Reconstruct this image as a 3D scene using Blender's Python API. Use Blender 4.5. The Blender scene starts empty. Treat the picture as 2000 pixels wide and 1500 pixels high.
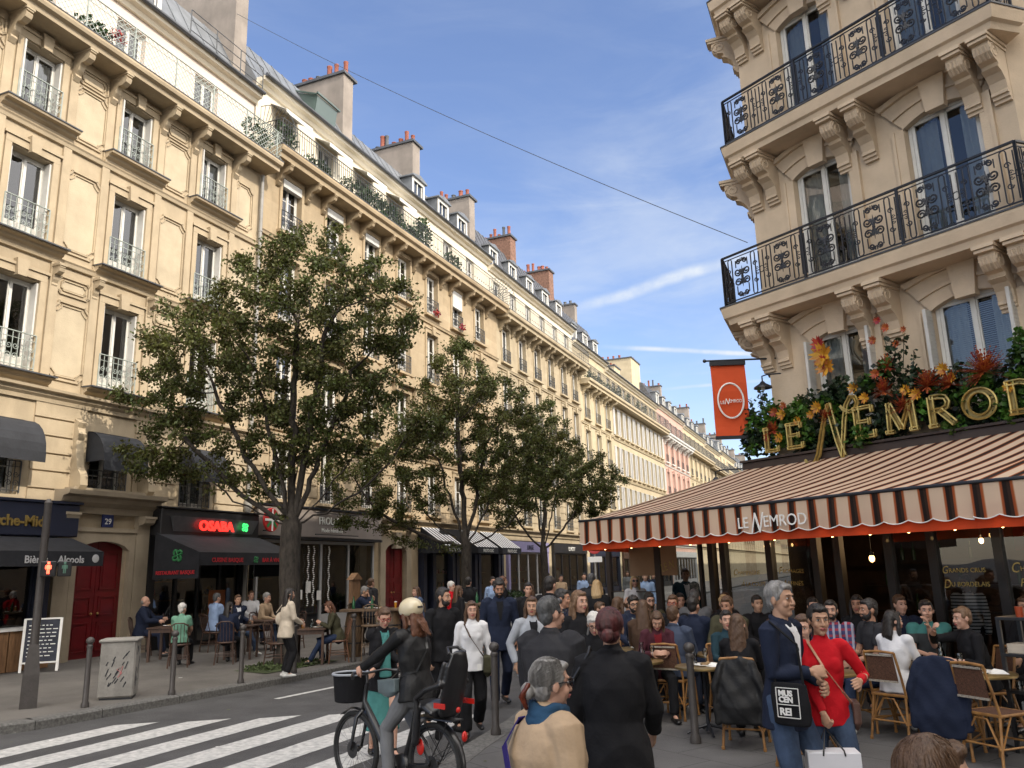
import bpy, math, random
import numpy as np
from mathutils import Vector, Matrix, noise as mnoise
SC = bpy.context.scene
COL = SC.collection
PI = math.pi
R = math.radians
random.seed(7)
# ---------------------------------------------------------------- camera
cd = bpy.data.cameras.new('camera')
cd.sensor_width = 36.0
cd.lens = 28.44
cd.clip_start = 0.05
cd.clip_end = 3000
cam = bpy.data.objects.new('camera', cd)
COL.objects.link(cam)
cx = Vector((0.91982, 0.39135, -0.02776)).normalized()
cf = Vector((-0.37565, 0.89892, 0.22547)).normalized()
cu = cx.cross(cf).normalized()
m3 = Matrix((cx, cu, -cf)).transposed()
cam.matrix_world = Matrix.Translation((0, 0, 2.0)) @ m3.to_4x4()
SC.camera = cam
# ---------------------------------------------------------------- light
SUN_EL = R(36.0)
SUN_AZ = R(-15.0)            # direction towards the sun, angle from +X
sdir = Vector((math.cos(SUN_EL) * math.cos(SUN_AZ), math.cos(SUN_EL) * math.sin(SUN_AZ), math.sin(SUN_EL)))
sl = bpy.data.lights.new('sun', 'SUN')
sl.energy = 2.0
sl.angle = R(0.5)
sl.color = (1.0, 0.90, 0.76)
sun = bpy.data.objects.new('sun', sl)
COL.objects.link(sun)
sun.rotation_euler = sdir.to_track_quat('Z', 'Y').to_euler()
sun.location = (20, 0, 40)
SC.view_settings.view_transform = 'Standard'
SC.view_settings.look = 'None'
SC.view_settings.exposure = 1.2
SC.view_settings.gamma = 1.0
W = bpy.data.worlds.new('World')
SC.world = W
W.use_nodes = True
nt = W.node_tree
nt.nodes.clear()
def wn(t, **k):
 n = nt.nodes.new(t)
 for a, v in k.items():
  setattr(n, a, v)
 return n
wl = nt.links.new
sky = wn('ShaderNodeTexSky', sky_type='NISHITA', sun_disc=False, sun_elevation=SUN_EL, sun_rotation=R(90) - SUN_AZ,
         altitude=50, air_density=1.1, dust_density=0.35, ozone_density=2.2)
tc = wn('ShaderNodeTexCoord')
def wmath(op, a, b=None, c=None, clamp=False):
 n = wn('ShaderNodeMath', operation=op, use_clamp=clamp)
 for i, s in enumerate((a, b, c)):
  if s is None: continue
  if isinstance(s, (int, float)): n.inputs[i].default_value = s
  else: wl(s, n.inputs[i])
 return n.outputs[0]
def wdot(vec):
 n = wn('ShaderNodeVectorMath', operation='DOT_PRODUCT')
 wl(tc.outputs['Generated'], n.inputs[0])
 n.inputs[1].default_value = vec
 return n.outputs['Value']
def wnoise(scale, vscale, detail=8, rough=.55, dist=0.0, rot=(0, 0, 0)):
 mp = wn('ShaderNodeMapping')
 mp.inputs['Scale'].default_value = vscale
 mp.inputs['Rotation'].default_value = rot
 wl(tc.outputs['Generated'], mp.inputs['Vector'])
 n = wn('ShaderNodeTexNoise')
 n.inputs['Scale'].default_value = scale
 n.inputs['Detail'].default_value = detail
 n.inputs['Roughness'].default_value = rough
 n.inputs['Distortion'].default_value = dist
 wl(mp.outputs[0], n.inputs['Vector'])
 return n.outputs['Fac']
def wramp(v, a, b):
 n = wn('ShaderNodeMapRange', interpolation_type='SMOOTHSTEP')
 n.inputs['From Min'].default_value = a
 n.inputs['From Max'].default_value = b
 wl(v, n.inputs['Value'])
 return n.outputs[0]
# thin cirrus veils, stretched
c1 = wramp(wnoise(2.2, (1, 1, 3.2), 9, .58, .4, (0.3, 0.2, 0.5)), .42, .72)
c2 = wramp(wnoise(5.0, (1, 1, 4.5), 10, .6, .8, (0.5, 0.1, 0.2)), .40, .80)
c3 = wramp(wnoise(1.1, (1, 1, 1.5), 4, .5, .2), .38, .68)
cl = wmath('MULTIPLY', wmath('ADD', wmath('MULTIPLY', c1, .50), wmath('MULTIPLY', c2, .36)), wmath('ADD', wmath('MULTIPLY', c3, .62), .14))
# contrails : thin bands along great circles
def trail(n, d0, d1, w, amp):
 dd = wmath('ABSOLUTE', wmath('ADD', wdot(n), wmath('MULTIPLY', wmath('SUBTRACT', wnoise(14, (1, 1, 1), 6), .5), w * .9)))
 band = wmath('SUBTRACT', 1.0, wramp(dd, w * .1, w))
 nv = Vector(n).normalized()
 a = Vector(d0); b = Vector(d1)
 t = (b - a).normalized()
 ta = a.dot(t); tb = b.dot(t)
 al = wdot(tuple(t))
 l = wmath('MULTIPLY', wramp(al, ta - .02, ta + (tb - ta) * .45), wmath('SUBTRACT', 1.0, wramp(al, tb - .01, tb + .08)))
 front = wramp(wdot(tuple(((a + b) / 2).normalized())), .5, .7)
 puff = wmath('ADD', wmath('MULTIPLY', wramp(wnoise(30, (1, 1, 1), 5), .3, .7), .6), .4)
 return wmath('MULTIPLY', wmath('MULTIPLY', wmath('MULTIPLY', band, l), front), wmath('MULTIPLY', puff, amp))
tr = trail((0.14654, 0.36314, -0.92014), (-.306, .901, .307), (-.118, .930, .348), .0105, .8)
tr2 = trail((-0.1727, 0.22458, -0.95903), (-.264, .9276, .2647), (-.105, .964, .245), .0042, 1.1)
tr3 = trail((-0.02, 0.21, -0.975), (-.20, .95, .198), (-.10, .97, .206), .003, .5)
cl = wmath('ADD', wmath('ADD', cl, tr), wmath('ADD', tr2, tr3), clamp=True)
# pale veil towards the horizon
mixc = wn('ShaderNodeMix', data_type='RGBA')
wl(cl, mixc.inputs['Factor'])
tint = wn('ShaderNodeMix', data_type='RGBA', blend_type='MULTIPLY')
tint.inputs['Factor'].default_value = 1.0
wl(sky.outputs[0], tint.inputs['A'])
tint.inputs['B'].default_value = (.95, .90, 1.0, 1)
wl(tint.outputs['Result'], mixc.inputs['A'])
mixc.inputs['B'].default_value = (3.6, 3.9, 4.3, 1)
bg = wn('ShaderNodeBackground')
bg.inputs['Strength'].default_value = 0.10
# bright clouds added out of view, sun's side and overhead, to lift the shade
fill_cloud = wmath('MULTIPLY', wramp(wdot(tuple(Vector((.75, -.4, .52)).normalized())), .18, .62), wmath('ADD', wmath('MULTIPLY', wramp(wnoise(1.6, (1, 1, 1.4), 7, .55), .35, .6), .35), .65))
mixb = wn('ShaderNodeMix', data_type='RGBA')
wl(fill_cloud, mixb.inputs['Factor']); wl(mixc.outputs['Result'], mixb.inputs['A'])
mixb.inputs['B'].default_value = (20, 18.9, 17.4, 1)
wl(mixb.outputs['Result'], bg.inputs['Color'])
wo = wn('ShaderNodeOutputWorld')
wl(bg.outputs[0], wo.inputs['Surface'])
SC.cycles.max_bounces = 8
SC.cycles.diffuse_bounces = 4
SC.cycles.transparent_max_bounces = 16
SC.cycles.use_adaptive_sampling = True
SC.cycles.adaptive_threshold = 0.02
# ---------------------------------------------------------------- mesh helpers
def thing(name, label, cat, loc=(0, 0, 0), rot=0.0, group=None):
 o = bpy.data.objects.new(name, None)
 o.empty_display_size = .2
 COL.objects.link(o)
 o.location = loc
 o.rotation_euler = (0, 0, rot)
 tag(o, label, cat, group)
 return o
def tag(o, label=None, cat=None, group=None, kind=None):
 if label: o['label'] = label
 if label and len(label.split()) > 16: print('LONG', label)
 if cat: o['category'] = cat
 if group: o['group'] = group
 if kind: o['kind'] = kind
 return o
def kids(o): return [c for c in ALLOBJ.get(o.name, [])]
ALLOBJ = {}
def link_child(o, parent):
 COL.objects.link(o)
 if parent is not None:
  o.parent = parent
  ALLOBJ.setdefault(parent.name, []).append(o)
 return o
def dup(root, loc, rot=None, label=None, group=None, scale=None):
 r = root.copy(); COL.objects.link(r); r.location = loc
 if rot is not None: r.rotation_euler = (0, 0, rot)
 if label: r['label'] = label
 if group: r['group'] = group
 if scale: r.scale = (scale,) * 3
 for ch in kids(root):
  c = ch.copy(); link_child(c, r)
  for g in kids(ch):
   d = g.copy(); link_child(d, c)
 return r
class MB:
 def __init__(s, off=(0, 0, 0)):
  s.v = []; s.f = []; s.mi = []; s.m = 0; s.off = np.array(off, float)
 def add(s, V, F):
  n = len(s.v)
  s.v.extend([tuple(np.asarray(p, float) - s.off) for p in V])
  s.f.extend([tuple(i + n for i in f) for f in F])
  s.mi.extend([s.m] * len(F))
  return s
 def box(s, x0, x1, y0, y1, z0, z1):
  V = [(x0, y0, z0), (x1, y0, z0), (x1, y1, z0), (x0, y1, z0), (x0, y0, z1), (x1, y0, z1), (x1, y1, z1), (x0, y1, z1)]
  return s.add(V, [(0, 3, 2, 1), (4, 5, 6, 7), (0, 1, 5, 4), (1, 2, 6, 5), (2, 3, 7, 6), (3, 0, 4, 7)])
 def bbox(s, x0, x1, y0, y1, z0, z1, b=.01):
  """box with chamfered vertical and top edges"""
  def ring(i, z): return [(x0 + i, y0 + b, z), (x0 + b, y0 + i, z), (x1 - b, y0 + i, z), (x1 - i, y0 + b, z), (x1 - i, y1 - b, z), (x1 - b, y1 - i, z), (x0 + b, y1 - i, z), (x0 + i, y1 - b, z)]
  r = [ring(b, z0), ring(0, z0 + b), ring(0, z1 - b), ring(b, z1)]
  return s.loft(r, caps=True)
 def obox(s, c, ax, ay, az):
  c = np.array(c, float); ax = np.array(ax, float); ay = np.array(ay, float); az = np.array(az, float)
  V = [c - ax - ay - az, c + ax - ay - az, c + ax + ay - az, c - ax + ay - az, c - ax - ay + az, c + ax - ay + az, c + ax + ay + az, c - ax + ay + az]
  return s.add(V, [(0, 3, 2, 1), (4, 5, 6, 7), (0, 1, 5, 4), (1, 2, 6, 5), (2, 3, 7, 6), (3, 0, 4, 7)])
 def bar(s, a, b, w, h=None, up=(0, 0, 1)):
  a = np.array(a, float); b = np.array(b, float); d = b - a; L = np.linalg.norm(d)
  if L < 1e-6: return s
  d /= L; up = np.array(up, float)
  if abs(np.dot(d, up)) > .98: up = np.array((0, 1, 0.))
  x = np.cross(d, up); x /= np.linalg.norm(x); y = np.cross(x, d)
  h = w if h is None else h
  return s.obox((a + b) / 2, d * L / 2, x * w / 2, y * h / 2)
 def quad(s, *P):
  return s.add(P, [tuple(range(len(P)))])
 def loft(s, rings, caps=True, closed=True):
  n = len(rings[0]); V = [p for r in rings for p in r]; F = []
  for i in range(len(rings) - 1):
   for j in range(n if closed else n - 1):
    k = (j + 1) % n
    F.append((i * n + j, i * n + k, (i + 1) * n + k, (i + 1) * n + j))
  if caps and closed:
   F.append(tuple(range(n))[::-1]); F.append(tuple((len(rings) - 1) * n + j for j in range(n)))
  return s.add(V, F)
 def tube(s, pts, r, n=6, caps=True, up=(0, 0, 1)):
  P = [np.array(p, float) for p in pts]; rs = r if isinstance(r, (list, tuple)) else [r] * len(P)
  rings = []; prev = None
  for i, p in enumerate(P):
   d = (P[min(i + 1, len(P) - 1)] - P[max(i - 1, 0)]); L = np.linalg.norm(d)
   d = d / L if L > 1e-9 else np.array((0, 0, 1.))
   if prev is None:
    u = np.array(up, float)
    if abs(np.dot(d, u)) > .95: u = np.array((1., 0, 0))
   else: u = prev
   x = u - d * np.dot(u, d); x /= (np.linalg.norm(x) + 1e-9); prev = x
   y = np.cross(d, x)
   rr = rs[i]
   rings.append([p + rr * (math.cos(t) * x + math.sin(t) * y) for t in (2 * PI * (k + .5) / n for k in range(n))])
  return s.loft(rings, caps)
 def lathe(s, prof, c=(0, 0, 0), n=16, ax=None):
  """prof: [(r,z)]"""
  c = np.array(c, float)
  if ax is None: X, Y, Z = np.eye(3)
  else: X, Y, Z = [np.array(a, float) for a in ax]
  rings = [[c + X * r * math.cos(2 * PI * k / n) + Y * r * math.sin(2 * PI * k / n) + Z * z for k in range(n)] for r, z in prof]
  return s.loft(rings, True)
 def prism(s, poly, o, ux, uy, d):
  """poly 2D in plane (ux,uy) at o, extruded by vector d"""
  o = np.array(o, float); ux = np.array(ux, float); uy = np.array(uy, float); d = np.array(d, float)
  A = [o + ux * a + uy * b for a, b in poly]; n = len(A)
  V = A + [p + d for p in A]
  F = [tuple(range(n))[::-1], tuple(n + i for i in range(n))] + [(i, (i + 1) % n, n + (i + 1) % n, n + i) for i in range(n)]
  return s.add(V, F)
 def ell(s, c, r, n=12, m=8, rot=None):
  c = np.array(c, float); V = []; F = []
  rot = np.eye(3) if rot is None else np.array(rot)
  for i in range(1, m):
   t = PI * i / m
   for j in range(n):
    a = 2 * PI * j / n
    V.append(c + rot @ np.array((r[0] * math.sin(t) * math.cos(a), r[1] * math.sin(t) * math.sin(a), r[2] * math.cos(t))))
  top = len(V); V.append(c + rot @ np.array((0, 0, r[2]))); V.append(c + rot @ np.array((0, 0, -r[2])))
  for i in range(m - 2):
   for j in range(n):
    k = (j + 1) % n
    F.append((i * n + j, (i + 1) * n + j, (i + 1) * n + k, i * n + k))
  for j in range(n):
   k = (j + 1) % n
   F.append((top, j, k)); F.append((top + 1, (m - 2) * n + k, (m - 2) * n + j))
  return s.add(V, F)
 def mesh(s, mats, smooth=None, name='mesh'):
  me = bpy.data.meshes.new(name)
  me.from_pydata([tuple(p) for p in s.v], [], s.f)
  if not isinstance(mats, (list, tuple)): mats = [mats]
  for m in mats: me.materials.append(m)
  if len(mats) > 1: me.polygons.foreach_set('material_index', s.mi)
  if smooth:
   me.polygons.foreach_set('use_smooth', [True] * len(s.f))
   if smooth < 179: me.set_sharp_from_angle(angle=R(smooth))
  me.update()
  return me
 def build(s, name, mats, parent=None, smooth=None, **tg):
  if not s.v: return None
  o = bpy.data.objects.new(name, s.mesh(mats, smooth, name))
  link_child(o, parent)
  tag(o, **tg)
  return o
def place(me, name, parent, loc=(0, 0, 0), rot=0.0):
 o = bpy.data.objects.new(name, me); link_child(o, parent); o.location = loc
 if rot: o.rotation_euler = (0, 0, rot)
 return o
TEXTS = []
def text(name, s, size, parent, loc, rot, m, ext=.01, align='LEFT', shear=0.0, bold=0.0, sx=1.0, **tg):
 """lettering; rot = euler; turned into a mesh at the end of the script"""
 cu_ = bpy.data.curves.new(name, 'FONT')
 cu_.body = s; cu_.size = size; cu_.extrude = ext; cu_.align_x = align; cu_.shear = shear; cu_.offset = bold
 cu_.resolution_u = 3
 cu_.materials.append(m)
 o = bpy.data.objects.new(name + '_tmp', cu_)
 COL.objects.link(o); o.parent = parent; o.location = loc; o.rotation_euler = rot; o.scale = (sx, 1, 1)
 TEXTS.append((o, name, parent, tg))
 return o
def finish_texts():
 dg = bpy.context.evaluated_depsgraph_get()
 for o, name, parent, tg in TEXTS:
  me = bpy.data.meshes.new_from_object(o.evaluated_get(dg))
  n = bpy.data.objects.new(name, me); COL.objects.link(n); n.parent = parent
  n.location = o.location; n.rotation_euler = o.rotation_euler; n.scale = o.scale
  tag(n, **tg)
  cu_ = o.data
  bpy.data.objects.remove(o); bpy.data.curves.remove(cu_)
# ---------------------------------------------------------------- materials
MATS = {}
def mat(name, col, rough=.7, var=.12, nscale=3.0, bump=0.0, bscale=20.0, metal=0.0, spec=.5, col2=None, stain=0.0, transl=0.0,
  island=0.0, detail=5, stretch=(1, 1, 1), coat=0.0, emit=None, estr=0.0, world=False):
 if name in MATS: return MATS[name]
 m = bpy.data.materials.new(name); m.use_nodes = True
 t = m.node_tree; N = t.nodes; L = t.links; N.clear()
 out = N.new('ShaderNodeOutputMaterial'); b = N.new('ShaderNodeBsdfPrincipled')
 b.inputs['Roughness'].default_value = rough; b.inputs['Metallic'].default_value = metal
 b.inputs['Specular IOR Level'].default_value = spec
 if coat: b.inputs['Coat Weight'].default_value = coat
 tcn = N.new('ShaderNodeTexCoord'); mp = N.new('ShaderNodeMapping'); mp.inputs['Scale'].default_value = stretch
 if world:
  g = N.new('ShaderNodeNewGeometry'); L.new(g.outputs['Position'], mp.inputs['Vector'])
 else: L.new(tcn.outputs['Object'], mp.inputs['Vector'])
 c = tuple(col) + (1,)
 c2 = tuple(col2) + (1,) if col2 else tuple(max(0, x * (1 - var * 2.2)) for x in col) + (1,)
 src = None
 if var or col2:
  nz = N.new('ShaderNodeTexNoise'); nz.inputs['Scale'].default_value = nscale; nz.inputs['Detail'].default_value = detail
  nz.inputs['Roughness'].default_value = .6
  L.new(mp.outputs[0], nz.inputs['Vector'])
  mr = N.new('ShaderNodeMapRange'); mr.inputs['From Min'].default_value = .32; mr.inputs['From Max'].default_value = .72
  L.new(nz.outputs['Fac'], mr.inputs['Value'])
  mx = N.new('ShaderNodeMix'); mx.data_type = 'RGBA'
  mx.inputs['A'].default_value = c; mx.inputs['B'].default_value = c2
  L.new(mr.outputs[0], mx.inputs['Factor']); src = mx.outputs['Result']
  rr = N.new('ShaderNodeMapRange'); rr.inputs['To Min'].default_value = max(0, rough - .08); rr.inputs['To Max'].default_value = min(1, rough + .1)
  L.new(nz.outputs['Fac'], rr.inputs['Value']); L.new(rr.outputs[0], b.inputs['Roughness'])
 if stain:
  n2 = N.new('ShaderNodeTexNoise'); n2.inputs['Scale'].default_value = nscale * .35; n2.inputs['Detail'].default_value = 8; n2.inputs['Roughness'].default_value = .7
  mp2 = N.new('ShaderNodeMapping'); mp2.inputs['Scale'].default_value = (1.6, 1.6, .35)
  L.new(mp.outputs[0], mp2.inputs['Vector']); L.new(mp2.outputs[0], n2.inputs['Vector'])
  r2 = N.new('ShaderNodeMapRange'); r2.inputs['From Min'].default_value = .45; r2.inputs['From Max'].default_value = .75
  r2.inputs['To Max'].default_value = stain; L.new(n2.outputs['Fac'], r2.inputs['Value'])
  m2 = N.new('ShaderNodeMix'); m2.data_type = 'RGBA'; m2.inputs['B'].default_value = tuple(x * .45 for x in col) + (1,)
  if src is None: m2.inputs['A'].default_value = c
  else: L.new(src, m2.inputs['A'])
  L.new(r2.outputs[0], m2.inputs['Factor']); src = m2.outputs['Result']
 if island:
  g = N.new('ShaderNodeNewGeometry'); hs = N.new('ShaderNodeHueSaturation')
  mr = N.new('ShaderNodeMapRange'); mr.inputs['To Min'].default_value = 1 - island; mr.inputs['To Max'].default_value = 1 + island
  L.new(g.outputs['Random Per Island'], mr.inputs['Value']); L.new(mr.outputs[0], hs.inputs['Value'])
  mh = N.new('ShaderNodeMapRange'); mh.inputs['To Min'].default_value = .5 - island * .07; mh.inputs['To Max'].default_value = .5 + island * .05
  L.new(g.outputs['Random Per Island'], mh.inputs['Value']); L.new(mh.outputs[0], hs.inputs['Hue'])
  if src is None: hs.inputs['Color'].default_value = c
  else: L.new(src, hs.inputs['Color'])
  src = hs.outputs['Color']
 if src is None: b.inputs['Base Color'].default_value = c
 else: L.new(src, b.inputs['Base Color'])
 if bump:
  nb = N.new('ShaderNodeTexNoise'); nb.inputs['Scale'].default_value = bscale; nb.inputs['Detail'].default_value = 6
  L.new(mp.outputs[0], nb.inputs['Vector'])
  bp = N.new('ShaderNodeBump'); bp.inputs['Strength'].default_value = min(1, bump); bp.inputs['Distance'].default_value = .02
  L.new(nb.outputs['Fac'], bp.inputs['Height']); L.new(bp.outputs[0], b.inputs['Normal'])
 if emit:
  b.inputs['Emission Color'].default_value = tuple(emit) + (1,); b.inputs['Emission Strength'].default_value = estr
 sh = b.outputs[0]
 if transl:
  tl = N.new('ShaderNodeBsdfTranslucent')
  if src is None: tl.inputs['Color'].default_value = c
  else: L.new(src, tl.inputs['Color'])
  ms = N.new('ShaderNodeMixShader'); ms.inputs[0].default_value = transl
  L.new(sh, ms.inputs[1]); L.new(tl.outputs[0], ms.inputs[2]); sh = ms.outputs[0]
 L.new(sh, out.inputs['Surface'])
 m['bsdf'] = b.name
 MATS[name] = m
 return m
def glass_mat(name, tint=(1, 1, 1), refl=1.0, rough=.02, wob=.0):
 if name in MATS: return MATS[name]
 m = bpy.data.materials.new(name); m.use_nodes = True
 t = m.node_tree; N = t.nodes; L = t.links; N.clear()
 out = N.new('ShaderNodeOutputMaterial')
 tr_ = N.new('ShaderNodeBsdfTransparent'); tr_.inputs['Color'].default_value = tuple(tint) + (1,)
 gl = N.new('ShaderNodeBsdfGlossy'); gl.inputs['Roughness'].default_value = rough
 fr = N.new('ShaderNodeFresnel'); fr.inputs['IOR'].default_value = 1.65
 mu = N.new('ShaderNodeMath'); mu.operation = 'MULTIPLY_ADD'; mu.use_clamp = True
 mu.inputs[1].default_value = refl; mu.inputs[2].default_value = .04
 L.new(fr.outputs[0], mu.inputs[0])
 if wob:
  nz = N.new('ShaderNodeTexNoise'); nz.inputs['Scale'].default_value = 1.3; nz.inputs['Detail'].default_value = 1
  tcn = N.new('ShaderNodeTexCoord'); L.new(tcn.outputs['Object'], nz.inputs['Vector'])
  bp = N.new('ShaderNodeBump'); bp.inputs['Strength'].default_value = wob; bp.inputs['Distance'].default_value = .05
  L.new(nz.outputs['Fac'], bp.inputs['Height']); L.new(bp.outputs[0], gl.inputs['Normal'])
 ms = N.new('ShaderNodeMixShader')
 L.new(mu.outputs[0], ms.inputs[0]); L.new(tr_.outputs[0], ms.inputs[1]); L.new(gl.outputs[0], ms.inputs[2])
 L.new(ms.outputs[0], out.inputs['Surface'])
 MATS[name] = m
 return m
def stone_mat(name, col, joint=.0, jh=.33, jw=.9, var=.1, stain=.42, axis='X'):
 """dressed limestone: ashlar courses with faint joints, block to block tone changes"""
 if name in MATS: return MATS[name]
 m = mat(name, col, rough=.88, var=var, nscale=1.6, bump=.25, bscale=35, stain=stain, spec=.25)
 if joint:
  t = m.node_tree; N = t.nodes; L = t.links
  b = N[m['bsdf']]
  src = b.inputs['Base Color'].links[0].from_socket
  br = N.new('ShaderNodeTexBrick'); br.offset = .5
  br.inputs['Scale'].default_value = 1.0; br.inputs['Brick Width'].default_value = jw; br.inputs['Row Height'].default_value = jh
  br.inputs['Mortar Size'].default_value = .008; br.inputs['Mortar Smooth'].default_value = .3
  br.inputs['Color1'].default_value = (1, 1, 1, 1); br.inputs['Color2'].default_value = (.86, .85, .83, 1)
  br.inputs['Mortar'].default_value = (1 - joint,) * 3 + (1,)
  tcn = N.new('ShaderNodeTexCoord'); sp = N.new('ShaderNodeSeparateXYZ'); cb = N.new('ShaderNodeCombineXYZ')
  L.new(tcn.outputs['Object'], sp.inputs[0]); L.new(sp.outputs['X'], cb.inputs['X']); L.new(sp.outputs['Z'], cb.inputs['Y'])
  L.new(cb.outputs[0], br.inputs['Vector'])
  mx = N.new('ShaderNodeMix'); mx.data_type = 'RGBA'; mx.blend_type = 'MULTIPLY'; mx.inputs['Factor'].default_value = 1
  L.new(src, mx.inputs['A']); L.new(br.outputs['Color'], mx.inputs['B']); L.new(mx.outputs['Result'], b.inputs['Base Color'])
 return m
M_stone = stone_mat('limestone', (.44, .355, .245), joint=.12, jh=.42, jw=1.1)
M_stone_p = stone_mat('limestone_smooth', (.46, .375, .26))
M_stone2 = stone_mat('limestone_tan', (.43, .34, .225), joint=.15, jh=.36, jw=.95)
M_stone3 = stone_mat('limestone_pale', (.45, .375, .26), joint=.1, jh=.4, jw=1.0)
M_stone4 = stone_mat('limestone_cream', (.50, .42, .285), stain=.15)
M_stone_n = stone_mat('limestone_corner', (.62, .50, .365), stain=.18)
M_pinkw = mat('rendered_wall_pale', (.66, .57, .50), .9, .06, 1.0, stain=.2)
M_cream = mat('rendered_wall_cream', (.68, .62, .50), .9, .06, 1.0, stain=.25)
M_pink = mat('pink_render', (.52, .33, .27), .9, .08, 1.0, stain=.2)
M_white = mat('white_paint', (.74, .73, .70), .45, .05, 6)
M_white2 = mat('white_painted_joinery', (.66, .65, .61), .5, .08, 4, stain=.15)
M_shut = mat('shutter_white', (.60, .59, .56), .6, .1, 3, stain=.15)
M_zinc = mat('zinc_roof', (.20, .215, .235), .5, .2, 1.5, metal=.35, stain=.4)
M_zincd = mat('zinc_dark_flashing', (.07, .075, .085), .5, .2, 2)
M_slate = mat('slate_roof', (.085, .09, .105), .6, .3, 6, bump=.4, bscale=30)
M_iron = mat('black_iron', (.012, .014, .02), .42, .1, 10)
M_irong = mat('grey_iron', (.06, .065, .07), .5, .15, 8)
M_ironl = mat('pale_iron', (.33, .37, .34), .5, .15, 8)
M_chim = mat('chimney_render', (.27, .235, .205), .95, .15, 1.2, stain=.55)
M_brick = mat('chimney_brick', (.24, .13, .09), .9, .3, 9, bump=.4, bscale=25)
M_pot = mat('terracotta', (.27, .085, .055), .8, .15, 6)
M_pane = glass_mat('window_glass', (.62, .68, .70), 1.15, .015, .10)
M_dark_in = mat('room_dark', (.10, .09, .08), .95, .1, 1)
M_curt = mat('net_curtain', (.62, .62, .60), .9, .05, 6, transl=.35)
M_panef = mat('far_window_glass', (.035, .045, .06), .08, .3, .8, spec=1.0)
M_pipe = mat('zinc_pipe', (.30, .29, .27), .5, .15, 3)
M_asph = mat('asphalt', (.085, .083, .085), .85, .22, 1.2, bump=.7, bscale=140, stain=.35, world=True)
M_pave = mat('pavement_asphalt', (.15, .138, .125), .9, .18, .9, bump=.5, bscale=120, stain=.4, world=True)
M_granite = mat('granite_kerb', (.155, .15, .142), .85, .3, 25, bump=.3, bscale=60, stain=.3, world=True)
M_paint = mat('road_paint', (.56, .55, .53), .8, .25, 11, col2=(.26, .26, .26), bump=.3, bscale=80, detail=8, world=True)
M_bark = mat('bark', (.055, .045, .036), .95, .4, 12, bump=.9, bscale=28, stretch=(1, 1, .35))
M_leaf = mat('leaf', (.052, .070, .018), .5, .3, .8, transl=.38, island=.6, spec=.35, col2=(.095, .092, .024))
M_green = mat('plant_leaf', (.035, .075, .02), .55, .3, 2, transl=.25, island=.4)
M_grass = mat('grass_blade', (.06, .085, .025), .8, .3, 3, island=.3)
# ---------------------------------------------------------------- the setting
def sheet(name, pts, z, m, **tg):
 b = MB(); b.add([(x, y, (z(x, y) if callable(z) else z)) for x, y in pts], [tuple(range(len(pts)))])
 return b.build(name, m, None, **tg)
sheet('road', [(-400, -400), (400, -400), (400, 900), (-400, 900)], 0.0, M_asph, kind='structure')
KERB_L = [(-11.9, 4.0), (-11.75, 6.2), (-11.45, 7.6), (-11.05, 8.6), (-10.94, 9.63), (-10.81, 11.04), (-10.67, 12.5), (-10.55, 14.3), (-10.5, 18), (-10.6, 30), (-11.0, 60), (-11.5, 320)]
def left_z(x): return .13 + max(0, min(1, (-11.2 - x) / 5.8)) * .17
b = MB()
for (xa, ya), (xb, yb) in zip(KERB_L[:-1], KERB_L[1:]):
 b.quad((xa - .3, ya, .13), (xb - .3, yb, .13), (-18, yb, .31), (-18, ya, .31))
b.quad((-12.2, 4, .13), (-18, 4, .31), (-60, 3.9, .3), (-60, 2, .13))
b.build('pavement', M_pave, None, kind='structure')
b = MB()
P = KERB_L; acc = 0
def kerb(P, side, name, zt=.134):
 b = MB()
 # dense resample into stones of about 1 m with thin joints
 pts = [np.array(p, float) for p in P]
 for a, c in zip(pts[:-1], pts[1:]):
  L = np.linalg.norm(c - a); n = max(1, int(L / 1.05)) if L < 40 else int(L / 6); d = (c - a) / L; nrm = np.array((-d[1], d[0])) * side
  for i in range(n):
   s0 = a + d * (L * i / n + .006); s1 = a + d * (L * (i + 1) / n - .006)
   e = .025
   sec = [(0, -.02), (0, zt - e), (e, zt), (.3, zt), (.3, -.02)]
   r0 = [(*(s0 + nrm * w), z) for w, z in sec]; r1 = [(*(s1 + nrm * w), z) for w, z in sec]
   b.loft([r0, r1], caps=True)
 return b.build(name, M_granite, None, kind='structure')
kerb(P, 1, 'kerb')
# right-hand pavement in front of the cafe : flagstones
PR = [(-3.6, 5.2), (-4.1, 7.2), (-4.33, 8.6), (-4.5, 10.2), (-5.0, 13), (-6.0, 17), (-6.5, 22), (-6.8, 30), (-7.2, 320)]
M_flag = mat('paving_flags', (.125, .12, .118), .88, .16, 1.0, bump=.35, bscale=90, stain=.35, world=True)
t_ = M_flag.node_tree; b_ = t_.nodes[M_flag['bsdf']]; src_ = b_.inputs['Base Color'].links[0].from_socket
br_ = t_.nodes.new('ShaderNodeTexBrick'); br_.inputs['Scale'].default_value = 1; br_.inputs['Brick Width'].default_value = .9; br_.inputs['Row Height'].default_value = .6
br_.inputs['Mortar Size'].default_value = .008; br_.inputs['Color1'].default_value = (1, 1, 1, 1); br_.inputs['Color2'].default_value = (.84, .84, .86, 1); br_.inputs['Mortar'].default_value = (.45, .45, .45, 1)
g_ = t_.nodes.new('ShaderNodeNewGeometry'); mp_ = t_.nodes.new('ShaderNodeMapping'); mp_.inputs['Rotation'].default_value = (0, 0, R(31))
t_.links.new(g_.outputs['Position'], mp_.inputs['Vector']); t_.links.new(mp_.outputs[0], br_.inputs['Vector'])
mx_ = t_.nodes.new('ShaderNodeMix'); mx_.data_type = 'RGBA'; mx_.blend_type = 'MULTIPLY'; mx_.inputs['Factor'].default_value = 1
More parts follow.
